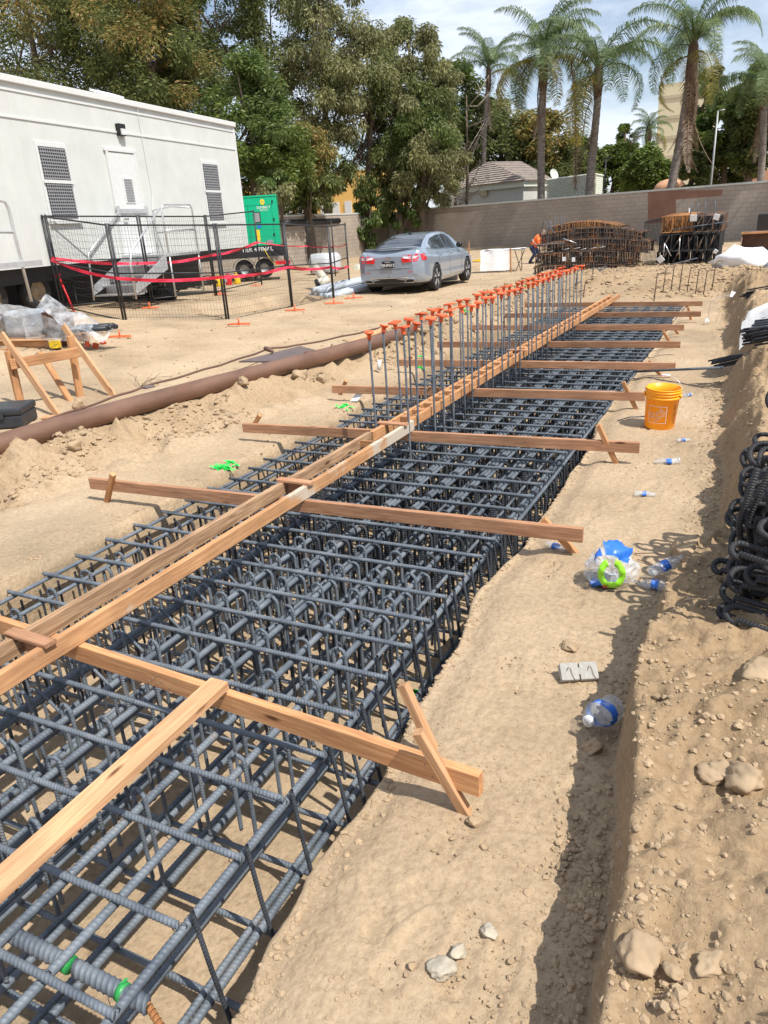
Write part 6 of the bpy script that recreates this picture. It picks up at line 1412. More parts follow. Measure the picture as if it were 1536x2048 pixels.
def seg(nm, P, R, m, n=12): return part(nm, MB().tube(P, R, n), MT[m], wk, smooth=True)
seg('vest', [(-.04, 0, .70), (.05, 0, .82), (.17, 0, .95), (.27, 0, 1.05), (.345, 0, 1.14), (.38, 0, 1.17)], [.155, .165, .185, .195, .15, .07], 'hivis')
for s in (-1, 1):
    seg('sleeve', [(.31, s * .13, 1.09), (.34, s * .20, 1.06), (.40 + .02 * s, s * .25, .92), (.42 + .04 * s, s * .27, .84)], [.085, .085, .066, .058], 'hivis'); seg('trouser_leg', [(-.02, s * .07, .76), (.02, s * .10, .64), (.20 + .05 * s, s * .14, .40), (.10 + .09 * s, s * .14, .22), (.02 + .1 * s, s * .14, .10)], [.14, .125, .085, .068, .062], 'jeans'); seg('boot', [(-.03 + .1 * s, s * .14, .06), (.08 + .1 * s, s * .145, .055), (.20 + .1 * s, s * .15, .035)], [.055, .055, .04], 'black')
part('hard_hat', MB().lathe([(.145, 0), (.125, .01), (.118, .05), (.09, .10), (.04, .125), (0, .13)], (.485, 0, 1.29), 16, Euler((0, R_(30), 0)).to_matrix()), MT['hat'], wk, smooth=True)
seg('reflective_band', [(.12, 0, .90), (.145, 0, .925)], [.186, .189], 'paper'); seg('tool_belt', [(-.03, 0, .74), (.0, 0, .77)], [.165, .165], 'black')
seg('nose', [(.545, 0, 1.235), (.575, 0, 1.225)], [.014, .010], 'skin', 6)
# ---------------- orange bucket ----------------
bp_ = ON(1318, 853); bkt = thing('bucket', 'bright orange plastic bucket standing on the path', 'bucket', tuple(bp_ + Vector((0, 0, .0))), rot=Matrix.Rotation(R_(3), 3, 'Y') @ Matrix.Rotation(R_(2), 3, 'X'))
part('body', MB().lathe([(0, .0), (.125, .0), (.131, .008), (.147, .285), (.155, .286), (.156, .300), (.149, .302), (.150, .318), (.156, .319), (.156, .328), (.150, .330), (.151, .343), (.158, .345), (.158, .352), (.152, .354), (.153, .368), (.157, .370), (.156, .376), (.147, .376), (.143, .30), (.126, .012), (0, .012)], n=48), MT['bucket'], bkt, smooth=True)
MT['bucket'].node_tree.nodes['Principled BSDF'].inputs['Subsurface Weight'].default_value = .15
mb = MB(); P = []
for a in np.linspace(0, math.pi, 20): P.append((.163 * math.cos(a) * .98, -.03 + .05 * math.sin(a), .315 + .165 * math.sin(a) ** .8 if a not in (0,) else .315))
part('bail_handle', MB().tube(P, .0022, 6), MT['alu'], bkt, smooth=True); part('grip', MB().tube(P[8:12], .009, 8), MT['paper'], bkt, smooth=True)
for s in (-1, 1): part('handle_boss', MB().lathe([(.018, 0), (.018, .012), (0, .014)], (s * .152, -.03, .312), 10, Matrix.Rotation(R_(90 * s), 3, 'Y')), MT['bucket'], bkt, smooth=True)
dv = (Vector((0, 0, EYE)) - bp_); az0 = math.atan2(dv.y, dv.x) - .22
def wrap_on(o, R0f, az_c, off):   # bend a flat text mesh (x,y) onto the bucket wall
    for v in o.data.vertices:
        x, y, z = v.co; R0 = .131 + .016 * (y / .285) + off; a = az_c + x / R0; v.co = (R0 * math.cos(a), R0 * math.sin(a), y)
rot = Matrix.Rotation(R_(40), 4, 'Z')
for body_, sz, dx, dy, sx_ in (('THE', .030, -.036, .060, 1.0), ('HOME', .050, -.004, .012, 1.0), ('DEPOT', .040, .022, -.042, 1.05)):
    o = text_mesh('lettering', body_, sz, MT['paper'], bkt, Matrix.Identity(4), .0006, sx=sx_)
    o.data.transform(Matrix.Translation((0, .150, 0)) @ rot @ Matrix.Translation((-.0 + (0 if body_ == 'HOME' else (-.05 if body_ == 'THE' else .012)), {'THE': .043, 'HOME': .008, 'DEPOT': -.034}[body_], 0)))
    wrap_on(o, 0, az0, .0035)
mb = MB()
def lineq(x0, y0, x1, y1, w=.0016):
    P = []; n = 10; d = np.array([x1 - x0, y1 - y0]); q = np.array([-d[1], d[0]]) / np.linalg.norm(d) * w; V = []
    for k in range(n + 1): c = np.array([x0, y0]) + d * k / n; V += [(*(c - q), 0), (*(c + q), 0)]
    W_ = []
    for x, y, z in V: R0 = .131 + .016 * (y / .285) + .0030; a = az0 + x / R0; W_.append((R0 * math.cos(a), R0 * math.sin(a), y))
    mb.addq(np.array(W_), [(2 * k, 2 * k + 1, 2 * k + 3, 2 * k + 2) for k in range(n)])
for L_ in ((-.08, .072, .08, .072), (-.08, .228, .08, .228), (-.08, .072, -.08, .228), (.08, .072, .08, .228)): lineq(*L_)
part('logo_frame', mb, MT['paper'], bkt)
o = text_mesh('side_lettering', "Let's Do This", .034, MT['ink'], bkt, Matrix.Identity(4), .0006); o.data.transform(Matrix.Translation((.165, .15, 0)) @ Matrix.Rotation(R_(90), 4, 'Z')); wrap_on(o, 0, az0, .0035)
# ---------------- bottles ----------------
def bottle(px, py, L, az, label, seed, crush=.35, big=False, tilt=0, dz=0.0):
    p = ON(px, py); rg = np.random.RandomState(seed); r = L * (.155 if not big else .27)
    prof = [(0, 0), (r * .55, 0), (r * .9, L * .02), (r, L * .06), (r * .94, L * .12), (r, L * .18), (r * .94, L * .25), (r, L * .31), (r * .97, L * .36), (r * .97, L * .55), (r, L * .60), (r * .92, L * .70), (r * .62, L * .82), (r * .36, L * .90), (r * .34, L * .93), (r * .42, L * .935), (r * .40, L * .95), (r * .33, L * .955), (r * .33, L), (0, L)]
    t = thing('plastic_bottle', label, 'bottle', tuple(p + Vector((0, 0, r * .75 + dz))), rot=Euler((0, R_(90 - tilt), R_(az))).to_matrix())
    def dent(V):
        V = V.copy(); z = V[:, 2] / L; th = np.arctan2(V[:, 1], V[:, 0]); k = crush * np.exp(-((z - .5 - .1 * rg.randn()) / .28) ** 2)
        V[:, 0] *= 1 - k * (.7 + .3 * np.sin(th * 3 + seed + z * 9)); V[:, 1] *= 1 + k * .25 * np.sin(th * 2 + z * 11); V[:, 1] += k * r * .6 * np.sin(z * 5 + seed); V[:, :2] += r * .05 * rg.randn(len(V), 2) * (k[:, None] > .05) ; return V
    mb = MB().lathe(prof, n=20); mb.V = [dent(v) for v in mb.V]; part('shell', mb, MT['bottle'], t, smooth=True)
    mb = MB().lathe([(r * 1.0, L * .37), (r * 1.0, L * .41), (r, L * .45), (r * 1.0, L * .50), (r * 1.0, L * .54)], n=20); rg = np.random.RandomState(seed); mb.V = [dent(v) * np.array([1.02, 1.02, 1]) for v in mb.V]; part('label_band', mb, MT['blue_label'], t, smooth=True)
    if big: part('neck_cap', MB().lathe([(0, L * 1.0), (r * .40, L * 1.0), (r * .40, L * .93)], n=12), MT['paper'], t, smooth=True)
    return t
bb = bottle(1192, 1472, .20, 40, 'large clear jug lying crushed against the dirt bank below the concrete spacer', 1, .30, True, dz=.02)
bb.matrix_world = Matrix.Translation(bb.location) @ Matrix.Rotation(R_(250), 4, 'Z') @ Matrix.Rotation(R_(78), 4, 'Y') ; Mq = bb.matrix_world.copy()
bb.location = ON(1226, 1437) + Vector((0, 0, .055)); 
bottle(1298, 1160, .21, 40, 'clear water bottle leaning on clods right of the plastic wrapper', 2, .12, tilt=18, dz=.02)
bottle(1345, 1184, .20, 175, 'flattened water bottle lying in front of the leaning one', 3, .45)
bottle(1128, 1104, .15, 150, 'crushed bottle at the foot of the second right stake', 4, .5); bottle(1268, 992, .15, 10, 'small crushed bottle alone in the middle of the path', 5, .5); bottle(1360, 927, .20, 200, 'twisted bottle at the foot of the bank beyond the lone crushed one', 6, .45); bottle(1354, 884, .12, 30, 'crumpled bottle on the path just in front of the orange bucket', 7, .55)
bottle(1368, 795, .15, 60, 'crumpled bottle in the shade of the bank behind the orange bucket', 8, .5)
# bottle multipack wrapper
pk = ON(1222, 1168); wr = thing('plastic_wrapper', 'crumpled clear multipack wrapper with blue panels and a lime green ring', 'plastic wrapper', tuple(pk + Vector((0, 0, .115))), rz=math.atan2(-pk.y, -pk.x))
V, F = ICO2; V = V.copy(); rgk = np.random.RandomState(4)
mb = MB(); nseg = 40; mseg = 16
P = []
for a in range(mseg):
    for b in range(nseg):
        ph = a / (mseg - 1) * math.pi; th = b / nseg * 2 * math.pi; rr = 1 + .13 * math.sin(3 * th + 2 * ph) + .09 * math.sin(7 * th + a) + .05 * rgk.randn(); P.append((.105 * math.cos(ph) * rr * 1.0, .13 * math.sin(ph) * math.cos(th) * rr, .115 * math.sin(ph) * math.sin(th) * rr))
i = np.arange(mseg - 1)[:, None] * nseg; j = np.arange(nseg)[None, :]; j2 = (j + 1) % nseg; Qw = np.stack([i + j, i + j2, i + nseg + j2, i + nseg + j], -1).reshape(-1, 4); P = np.array(P)
part('film', MB().addq(P, Qw), MT['bottle'], wr, smooth=False)
c_ = P[Qw].mean(1)
def sel(nm, cond, m, off):
    Pq = P * (1 + off); ii = np.where(cond)[0]
    if len(ii): part(nm, MB().addq(Pq, Qw[ii]), m, wr, smooth=True)
def ppatch(nm, a0_, a1_, b0_, b1_, m):
    V = []; 
    for a in range(a0_, a1_):
        for b in range(b0_, b1_): V.append(P[a * nseg + b % nseg] * 1.03)
    nb_ = b1_ - b0_; i = np.arange(a1_ - a0_ - 1)[:, None] * nb_; j = np.arange(nb_ - 1)[None, :]; part(nm, MB().addq(np.array(V), np.stack([i + j, i + j + 1, i + nb_ + j + 1, i + nb_ + j], -1).reshape(-1, 4)), m, wr, smooth=True)
ppatch('blue_panel', 4, 11, 4, 13, MT['blue_label']); ppatch('blue_panel', 3, 9, 25, 33, MT['blue_label']); ppatch('blue_panel', 4, 7, 13, 18, MT['blue_label'])
mb = MB(); P2 = []
for k in range(28):
    a = k / 27 * 5.6 + 2.0
    for rr in (.046, .064, .084): yy, zz = rr * .85 * math.cos(a), rr * 1.05 * math.sin(a); P2.append((.118 - 1.6 * (yy ** 2 + zz ** 2) + .006 * math.sin(5 * a), yy - .0, zz))
mb.addq(np.array(P2), [(3 * k, 3 * k + 1, 3 * k + 4, 3 * k + 3) for k in range(27)] + [(3 * k + 1, 3 * k + 2, 3 * k + 5, 3 * k + 4) for k in range(27)]); part('lime_ring', mb, MT['lime'], wr, smooth=True, solid=.002)
mb = MB(); mb.lathe([(0, .0), (.012, .004), (.016, .012)], (.105, -.03, -.085), 8); part('red_patch', mb, MT['red'], wr)
# concrete spacer block with wires
cp_ = ON(1156, 1356); cb_ = thing('concrete_spacer', 'small grey concrete spacer block with two wire loops lying on the path', 'spacer block', tuple(cp_ + Vector((0, 0, .028))), rot=(Matrix.Rotation(R_(26 + 0), 3, 'Z') @ Matrix.Rotation(R_(38), 3, 'X')))
for s in (-1, 1): part('half_block', MB().box((s * .0415, 0, 0), (.078, .078, .05)), MT['concrete'], cb_, bevel=.004)
part('web', MB().box((0, .0, 0), (.012, .030, .048)), MT['concrete'], cb_)
for s in (-1, 1): part('wire_loop', MB().tube([(s * .045 - .01, -.0, .025), (s * .045, .018, .034), (s * .045 + .008, .012, .03), (s * .045 + .012, -.02, .03), (s * .045 + .022, -.045, .026)], .0012, 4), MT['cable'], cb_)
# crushed jug sits upright-ish text
# ---------------- piles of finished cages ----------------
def bar_curtain(mb, Pa, Pb, n, r, top, bot):
    """n uprights between two curves (functions of t)"""
    for k in range(n):
        t_ = k / (n - 1); a = Vector(Pa(t_)); b = Vector(Pb(t_)); mb.tube([a, b], r, 4, caps=False)
def stirrup_tunnel(name, c, L, w, hgt, n, m, label, seed, arc=.25, rz=0, parent=None, tilt=0):
    """a stack element: long cage of closed stirrups, arched"""
    rg = random.Random(seed)
    t = thing(name, label, 'rebar cage', tuple(c), rz=R_(rz))
    mb = MB()
    def zc(s): return arc * (1 - (2 * s - 1) ** 2) + tilt * s
    for k in range(n):
        s = k / (n - 1); x = L * (s - .5) + rg.uniform(-.01, .01); z = zc(s); y0 = rg.uniform(-.02, .02)
        mb.tube([(x, -w / 2 + y0, z), (x, -w / 2 + y0, z + hgt), (x, w / 2 + y0, z + hgt), (x, w / 2 + y0, z)], .0105, 4, caps=False)
        if k % 2 == 0: mb.tube([(x, 0 + y0, z), (x, 0 + y0, z + hgt)], .008, 4, caps=False)
    o = part('stirrups', mb, MT[m], t, smooth=True); o['kind'] = 'stuff'
    mb2 = MB()
    for q in range(3):
        for k in range(n): s = (k + .3 * q) / n; x = L * (s - .5); yy_ = -w / 2 + w * (q + .5) / 3; mb2.tube([(x, yy_, zc(s)), (x + rg.uniform(-.02, .02), yy_, zc(s) + hgt)], .010, 4, caps=False)
    o = part('inner_bars', mb2, MT['rebar_dark'], t, smooth=True); o['kind'] = 'stuff'
    for (yy, zz) in ((-w / 2, .02), (-w / 2, hgt - .02), (w / 2, .02), (w / 2, hgt - .02), (0, hgt), (-w / 2, hgt * .5), (-w / 4, hgt + .01), (w / 4, hgt + .01)):
        P = [(L * (s - .5), yy + .012, zc(s) + zz) for s in np.linspace(-.02, 1.02, 14)]; part('long_bar', MB().tube(P, .0125, 5), MT['rebar_mixed' if m != 'rebar_dark' else 'rebar_dark'], t, smooth=True)
    return t
pz = hz(-4.4, 22.2)
a0, a1 = DY(1085, 548, 21.9), DY(1300, 520, 22.6)
pc = (a0 + a1) / 2
for k, (L, dx, z, hh, n, m, arc, dy, lab) in enumerate([
    (2.55, -.10, -.18, .30, 56, 'rebar_mixed', .06, -.3, 'lowest flat cage of the left pile, half buried at its foot'),
    (2.7, .0, .10, .32, 64, 'rebar_mixed', .10, -.2, 'second cage from the ground in the left pile'),
    (2.9, .18, .40, .30, 74, 'rebar_mixed', .12, -.15, 'middle long cage of the left pile sticking out to the right'),
    (2.7, .10, .68, .26, 66, 'rebar_mixed', .16, .0, 'grey arched cage near the top of the left pile'),
    (1.9, -.1, .98, .14, 50, 'rebar_rust', .14, .2, 'rusty orange arched cage on top of the left pile')]):
    stirrup_tunnel('stacked_cage', Vector((-4.45 + dx, 22.3 + dy, pz + z)), L, 1.3, hh, n, m, lab, k, arc=arc, rz=6 - 2 * k, tilt=-.05)
# bent bars sticking up and hanging on the left pile
def loose(px0, py0, px1, py1, Y0, Y1, r, m, label, hook=None, name='loose_bar'):
    a, b = DY(px0, py0, Y0), DY(px1, py1, Y1); P = [a, b]
    if hook: P.append(DY(hook[0], hook[1], Y1 - .15))
    return solo(name, MB().tube(P, r, 6), MT[m], label, 'bent bar', loc=a, group='loose bars on the cage piles', smooth=True)
LB = [((1080, 472), (1088, 442), (1110, 468)), ((1094, 470), (1104, 440), None), ((1107, 468), (1098, 441), None), ((1108, 466), (1111, 434), None), ((1120, 463), (1124, 430), None), ((1126, 462), (1129, 435), None)]
for k, (a, b, c_) in enumerate(LB): loose(*a, *b, 21.7, 21.7, .012, 'rebar', ['leftmost of the bars standing up on the left cage pile, bent at its foot', 'bar leaning right on top of the left cage pile', 'bar crossing the leaning one on the left cage pile', 'upright bar in the middle of the left cage pile top', 'tall upright bar on the left cage pile', 'rightmost upright bar on the left cage pile'][k], hook=c_)
for k, (a, b) in enumerate([((1092, 530), (1092, 505)), ((1115, 528), (1124, 500)), ((1140, 527), (1146, 498)), ((1166, 527), (1158, 500)), ((1180, 524), (1178, 498)), ((1196, 522), (1195, 496))]):
    loose(*a, *b, 21.5, 21.5, .012, 'alu', 'bent grey bar hanging on the front of the left cage pile, ' + ['far left', 'second from left', 'third from left', 'slanting, fourth from left', 'fifth from left', 'far right'][k], hook=(b[0] + 14, b[1] - 3))
loose(1062, 491, 1130, 486, 21.3, 21.3, .014, 'rebar', 'long bar sticking out left behind the worker'); loose(1126, 477, 1152, 486, 21.4, 21.4, .012, 'alu', 'short slanting bar on the front of the left cage pile')
for k, (a, b) in enumerate([(1128, 518), (1147, 519)]): 
    q = DY(a, b, 21.3); o = part('tag', MB().box((0, 0, 0), (.09, .01, .11)), MT['paper'], None); o.location = q; tagp(o, ['white tag hanging on the left part of the left cage pile', 'white tag hanging in the middle of the left cage pile'][k], 'tag')
# low inclined bars at the foot of the left pile
def row_hooks(px0, px1, py, n, Y, hgt, lab, seed):
    rg = random.Random(seed); t = thing('hooked_bar_mat', lab, 'bar mat', tuple(DY(px0, py, Y)))
    for k in range(n):
        px = px0 + (px1 - px0) * k / (n - 1); a = ON(px, py + rg.uniform(-3, 6)); b = a + Vector((.04, -.0, hgt * rg.uniform(.85, 1.1))); part('hooked_bar', MB().tube([a - Vector((0, 0, .1)), b, b + Vector((.05, .08, .04)), b + Vector((.12, .25, .02))], .011, 5), MT['rebar_mixed'], t, smooth=True, world=True)
    return t
row_hooks(1308, 1422, 588, 8, 19.5, .55, 'row of hooked rusty bars standing on the slope below the right cage pile', 1); row_hooks(1150, 1200, 575, 4, 19.5, .4, 'few hooked bars standing on the slope below the left cage pile', 2)
# slanting bars shading the slope
for k in range(3):
    a, b = at(1130 + 10 * k, 556 + 6 * k, .30), at(1212, 528 + 4 * k, .55); 
    solo('loose_bar', MB().tube([a, b], .014, 5), MT['rebar'], ['long thin bar leaning at the foot of the left cage pile, uppermost', 'long thin bar leaning at the foot of the left cage pile, middle', 'long thin bar leaning at the foot of the left cage pile, lowest'][k], 'bar', loc=a, smooth=True)
# right pile: boxes of stirrups seen end on
pz2 = hz(-1.8, 22.3)
def box_cage(name, x0, x1, y0, y1, z0, z1, m, label, seed, nx_=3, ny_=16, sk=.05):
    rg = random.Random(seed); t = thing(name, label, 'rebar cage', ((x0 + x1) / 2, y0, z0)); c = MATW[t.name].translation
    mb = MB()
    for k in range(ny_):
        y = y0 + (y1 - y0) * k / (ny_ - 1) + rg.uniform(-.015, .015); j_ = rg.uniform(-.02, .02); zz = sk * k / ny_
        mb.tube([(x0 + j_, y, z0 + zz), (x0 + j_, y, z1 + zz), (x1 + j_, y, z1 + zz), (x1 + j_, y, z0 + zz), (x0 + j_, y, z0 + zz)], .0095, 4, caps=False)
        for q in range(1, nx_): x = x0 + (x1 - x0) * q / nx_; mb.tube([(x, y, z0 + zz), (x, y, z1 + zz)], .009, 4, caps=False)
    o = part('stirrups', mb, MT[m], t, smooth=True, world=True); o['kind'] = 'stuff'
    mb = MB()
    n2 = 30
    for k in range(n2):   # near side face uprights and long bars
        y = y0 + (y1 - y0) * k / (n2 - 1); mb.tube([(x1 + .01, y, z0), (x1 + .01, y, z1)], .008, 4, caps=False)
    part('side_bars', mb, MT[m], t, smooth=True, world=True)
    for q in range(nx_ + 1):
        x = x0 + (x1 - x0) * q / nx_
        for z in (z0 + .02, z1 - .02): part('long_bar', MB().tube([(x, y0 - .06, z), (x, y1 + .05, z + sk)], .013, 5), MT[m], t, smooth=True, world=True)
    mb = MB()
    for q in range(nx_ * 2):
        for k in range(22): y = y0 + .3 + (y1 - y0 - .3) * k / 21; x = x0 + (x1 - x0) * (q + .3) / (nx_ * 2) + rg.uniform(-.03, .03); mb.tube([(x, y, z0), (x + rg.uniform(-.05, .05), y, z1)], .012, 4, caps=False)
    o = part('inner_bars', mb, MT[m if m == 'rebar_rust' else 'rebar_dark'], t, smooth=True, world=True); o['kind'] = 'stuff'
    for q in range(nx_):   # sheet-like dense inner face
        x = x0 + (x1 - x0) * (q + .5) / nx_; part('diagonal_bar', MB().tube([(x - .1, y0 - .03, z0 + .02), (x + .1, y0 - .03, z1 - .02)], .011, 5), MT['rebar_mixed'], t, smooth=True, world=True)
    return t
for k, (x0, x1, z0, z1, m, dy, lab) in enumerate([(-2.62, -1.15, -.10, .34, 'rebar_dark', 0, 'bottom cage of the right pile'), (-2.58, -1.12, .36, .76, 'rebar_dark', .03, 'middle cage of the right pile with bent legs'), (-2.55, -1.82, .82, 1.22, 'rebar_rust', .05, 'rusty orange cage at the top left of the right pile'), (-1.78, -1.08, .80, 1.18, 'rebar_mixed', -.02, 'dark cage at the top right of the right pile')]):
    box_cage('stacked_cage', x0, x1, 22.0 + dy, 24.3 + dy, pz2 + z0, pz2 + z1, m, lab, k, nx_=5 if x1 - x0 > 1 else 3, ny_=28)
for k, (a, b, c_) in enumerate([((1378, 445), (1385, 405), (1396, 408)), ((1395, 446), (1396, 406), None), ((1411, 443), (1411, 402), None), ((1430, 440), (1430, 401), None)]):
    loose(*a, *b, 22.0, 22.0, .013, 'rebar', 'upright bar on top of the right cage pile, ' + ['leaning, far left', 'second from left', 'third from left', 'far right'][k])
loose(1345, 459, 1465, 442, 21.8, 21.8, .014, 'rebar', 'long bar lying across the front of the right cage pile'); loose(1318, 535, 1395, 516, 21.7, 21.7, .013, 'rebar', 'long bar leaning across the bottom of the right cage pile'); loose(1420, 523, 1458, 521, 21.7, 21.7, .012, 'alu', 'short grey bar sticking out of the right side of the right cage pile')
for k, (a, b) in enumerate([((1327, 512), (1329, 486)), ((1329, 486), (1342, 512)), ((1358, 508), (1360, 474)), ((1377, 508), (1377, 474)), ((1394, 506), (1395, 473)), ((1394, 506), (1404, 478)), ((1411, 506), (1412, 472)), ((1416, 500), (1428, 470))]):
    loose(*a, *b, 21.85, 21.85, .013, 'rebar_mixed' if k > 2 else 'alu', 'bent leg on the front of the right cage pile, number counted from left: ' + ['first', 'second', 'third', 'fourth', 'fifth', 'sixth', 'seventh', 'eighth'][k])
q = DY(1386, 437, 21.9); blob_ = None
for k, (a, b, s_) in enumerate([(1387, 436, .16), (1433, 434, .14), (1431, 503, .10), (1321, 519, .16)]):
    q = DY(a, b, 21.75); o = part('tag', MB().box((0, 0, 0), (s_, .02, s_)), MT['paper'], None, bevel=.004); o.location = q; o.rotation_euler = (.2, .3 * k, 0); tagp(o, ['white cloth scrap on top of the right cage pile, left one', 'pale glove on top of the right cage pile, right one', 'white tag at the right corner of the right cage pile', 'white plastic scrap at the bottom left of the right cage pile'][k], 'scrap')
# dark iron fence between the piles
fi0, fi1 = DY(1288, 475, 27), DY(1375, 460, 27); fi = thing('iron_fence', 'black iron bar fence section behind and between the two cage piles', 'iron fence', (fi0.x, fi0.y, .1)); mb = MB()
zt0, zt1 = HZ(fi0.x, 27, 444), HZ(fi1.x, 27, 424)
for k in range(34): s = k / 33; x = fi0.x + (fi1.x - fi0.x) * s; zz = zt0 + (zt1 - zt0) * s; mb.tube([(x, 27, .1), (x, 27, zz)], .010, 4)
part('pickets', mb, MT['black'], fi, world=True); part('top_rail', MB().tube([(fi0.x, 27, zt0), (fi1.x, 27, zt1)], .022, 5), MT['black'], fi, world=True); part('end_post', MB().tube([(fi1.x, 27, .1), (fi1.x, 27, zt1 + .12)], .03, 6), MT['white'], fi, world=True)
# ---------------- boundary walls ----------------
def wall(name, a, b, z0, z1, th, label):
    d = (b - a); L = d.length; X = d.normalized(); N = Vector((X.y, -X.x, 0)); t = thing(name, label, 'wall', tuple(a))
    me = bpy.data.meshes.new('wall'); V = []; F = []; U = []
    def P(s, z, o): q = a + X * s + N * o; return (q.x, q.y, z)
    quads = [([P(0, z0, 0), P(L, z0, 0), P(L, z1, 0), P(0, z1, 0)], [(0, z0), (L, z0), (L, z1), (0, z1)]), ([P(L, z0, -th), P(0, z0, -th), P(0, z1, -th), P(L, z1, -th)], [(L, z0), (0, z0), (0, z1), (L, z1)]), ([P(0, z1, 0), P(L, z1, 0), P(L, z1, -th), P(0, z1, -th)], [(0, 0), (L, 0), (L, .1), (0, .1)]), ([P(L, z0, 0), P(L, z0, -th), P(L, z1, -th), P(L, z1, 0)], [(0, z0), (th, z0), (th, z1), (0, z1)]), ([P(0, z0, -th), P(0, z0, 0), P(0, z1, 0), P(0, z1, -th)], [(0, z0), (th, z0), (th, z1), (0, z1)])]
    for q, u in quads: F.append([len(V) + k for k in range(4)]); V += q; U += u
    mb = MB(); mb.add(V, F, U); part('block_face', mb, MT['block'], t, world=True)
    mb = MB(); mb.add([P(0, z1 - .02, .03), P(L, z1 - .02, .03), P(L, z1 + .07, .03), P(0, z1 + .07, .03), P(0, z1 - .02, -th - .03), P(L, z1 - .02, -th - .03), P(L, z1 + .07, -th - .03), P(0, z1 + .07, -th - .03)], [(0, 1, 2, 3), (3, 2, 6, 7), (4, 7, 6, 5), (0, 4, 5, 1), (1, 5, 6, 2), (0, 3, 7, 4)]); part('coping', mb, MT['stucco'], t, world=True)
    return t, P
WA, WB = Vector((-21.6, 46.9, 0)), Vector((9, 41.0, 0)); zW = 2.72
w1, P1 = wall('block_wall', WA, WB, -.4, zW, .2, 'long painted block wall along the back of the site')
WC = Vector((-22.9, 26, 0)); w2, P2_ = wall('block_wall', WC, WA + Vector((-.9, .2, 0)), -.4, 2.68, .2, 'side block wall at the back left under the trees')
mb = MB(); c_ = WA + Vector((-.4, .0, 0)); mb.box((c_.x, c_.y, 1.2), (.7, .6, 3.0)); o = part('pillar', mb, MT['stucco'], w1, world=True)
def on_wall(px, py):
    r = Vector(ray(px, py)); X = (WB - WA).normalized(); N = Vector((X.y, -X.x, 0)); t_ = (WA - Vector((0, 0, EYE))).dot(N) / r.dot(N); q = Vector((0, 0, EYE)) + r * t_; return (q - WA).dot(X), q.z
def wpatch(pts, m, label, o_=.004):
    q = [on_wall(*p) for p in pts]; mb = MB(); mb.add([P1(s, z, o_) for s, z in q], [tuple(range(len(q)))]); part('cover_paint', mb, MT[m], w1, world=True, label=label)
wpatch([(1296, 384), (1372, 379), (1372, 381), (1446, 379), (1444, 391), (1352, 399), (1352, 442), (1296, 448)], 'brown_paint', 'brown painted patch covering the block wall')
wpatch([(880, 420), (1290, 391), (1290, 428), (1150, 446), (1020, 450), (1010, 455), (900, 470), (870, 440)], 'grey_paint', 'darker grey painted patch on the upper block wall', .003) if False else None
mb = MB(); mb.tube([tuple(WC + Vector((.25, 8, 2.35))), tuple(WC + Vector((.25, 14.5, 2.35)))], .16, 8); solo('dark_roll', mb, MT['black'], 'dark roll of sheeting lying along the top of the side wall', 'roll', loc=WC + Vector((.25, 8, 2.35)), smooth=True) if True else None
# ---------------- house, lattice, far buildings ----------------
YH = 54.0
e0, e1, e2, e3 = DY(887, 381, YH), DY(1046, 360, YH - 3.5), DY(1096, 359, YH), DY(1094, 361, YH)
hs_ = thing('house', 'small pale stucco house with a hipped tile roof behind the block wall', 'house', (e0.x, e0.y, 0))
ze = (e0.z + e1.z) / 2
A = Vector((e0.x, YH, ze)); B = Vector((e1.x, YH - 3.2, ze)); C_ = Vector((e2.x + .3, YH + .5, ze)); D_ = Vector((e0.x + 5, YH + 10, ze)); E_ = Vector((C_.x - 2.4, YH + 9, ze))
zr_ = DY(975, 325, YH + 3).z; r1 = DY(977, 324, YH + 2.0); r2 = DY(1040, 323, YH + 3.5); 
def tiles(name, poly, par):
    """roof slope with real tile courses: poly = [eave a, eave b, ridge b, ridge a]"""
    a, b, c, d = poly; mb = MB(); n = 11
    N = (b - a).cross(d - a).normalized(); N = N if N.z > 0 else -N
    for k in range(n):
        s0, s1 = k / n, (k + 1) / n + .02; p = [a.lerp(d, s0), b.lerp(c, s0), b.lerp(c, min(1, s1)), a.lerp(d, min(1, s1))]; h0 = N * .09
        V = [p[0] + h0, p[1] + h0, p[2] + N * .02, p[3] + N * .02, p[0], p[1]]; mb.add([tuple(v) for v in V], [(0, 1, 2, 3), (4, 5, 1, 0)])
    return part(name, mb, MT['roof_tile'], par, world=True)
rf = tiles('roof', [A, B, r1, r1], hs_); tiles('roof', [B, C_, r2, r1], hs_); tiles('roof', [C_, E_, r2, r2], hs_); tiles('roof', [D_, A, r1, r1.lerp(D_, .3)], hs_)
mb = MB(); 
for p, q in ((B, r1), (r1, r2), (C_, r2), (A, r1)):
    n = 14
    for k in range(n): a_, b_ = p.lerp(q, k / n), p.lerp(q, (k + 1.15) / n); mb.tube([a_ + Vector((0, 0, .12)), b_ + Vector((0, 0, .07))], .09, 6)
part('ridge_tiles', mb, MT['ridge'], rf, world=True)
def vwall(par, nm, a, b, z0, z1, m, inset=.35):
    mb = MB().add([(a.x, a.y, z0), (b.x, b.y, z0), (b.x, b.y, z1), (a.x, a.y, z1)], [(0, 1, 2, 3)]); return part(nm, mb, MT[m], par, world=True, solid=.1)
mid = (A + C_) / 2 + Vector((0, 4, 0)); ins = lambda p: p.lerp(Vector((mid.x, mid.y, p.z)), .07)
wf = vwall(hs_, 'wall', ins(A), ins(B), -.3, ze + .03, 'stucco'); vwall(hs_, 'wall', ins(B), ins(C_), -.3, ze + .03, 'stucco'); vwall(hs_, 'wall', ins(C_), ins(E_), -.3, ze, 'stucco')
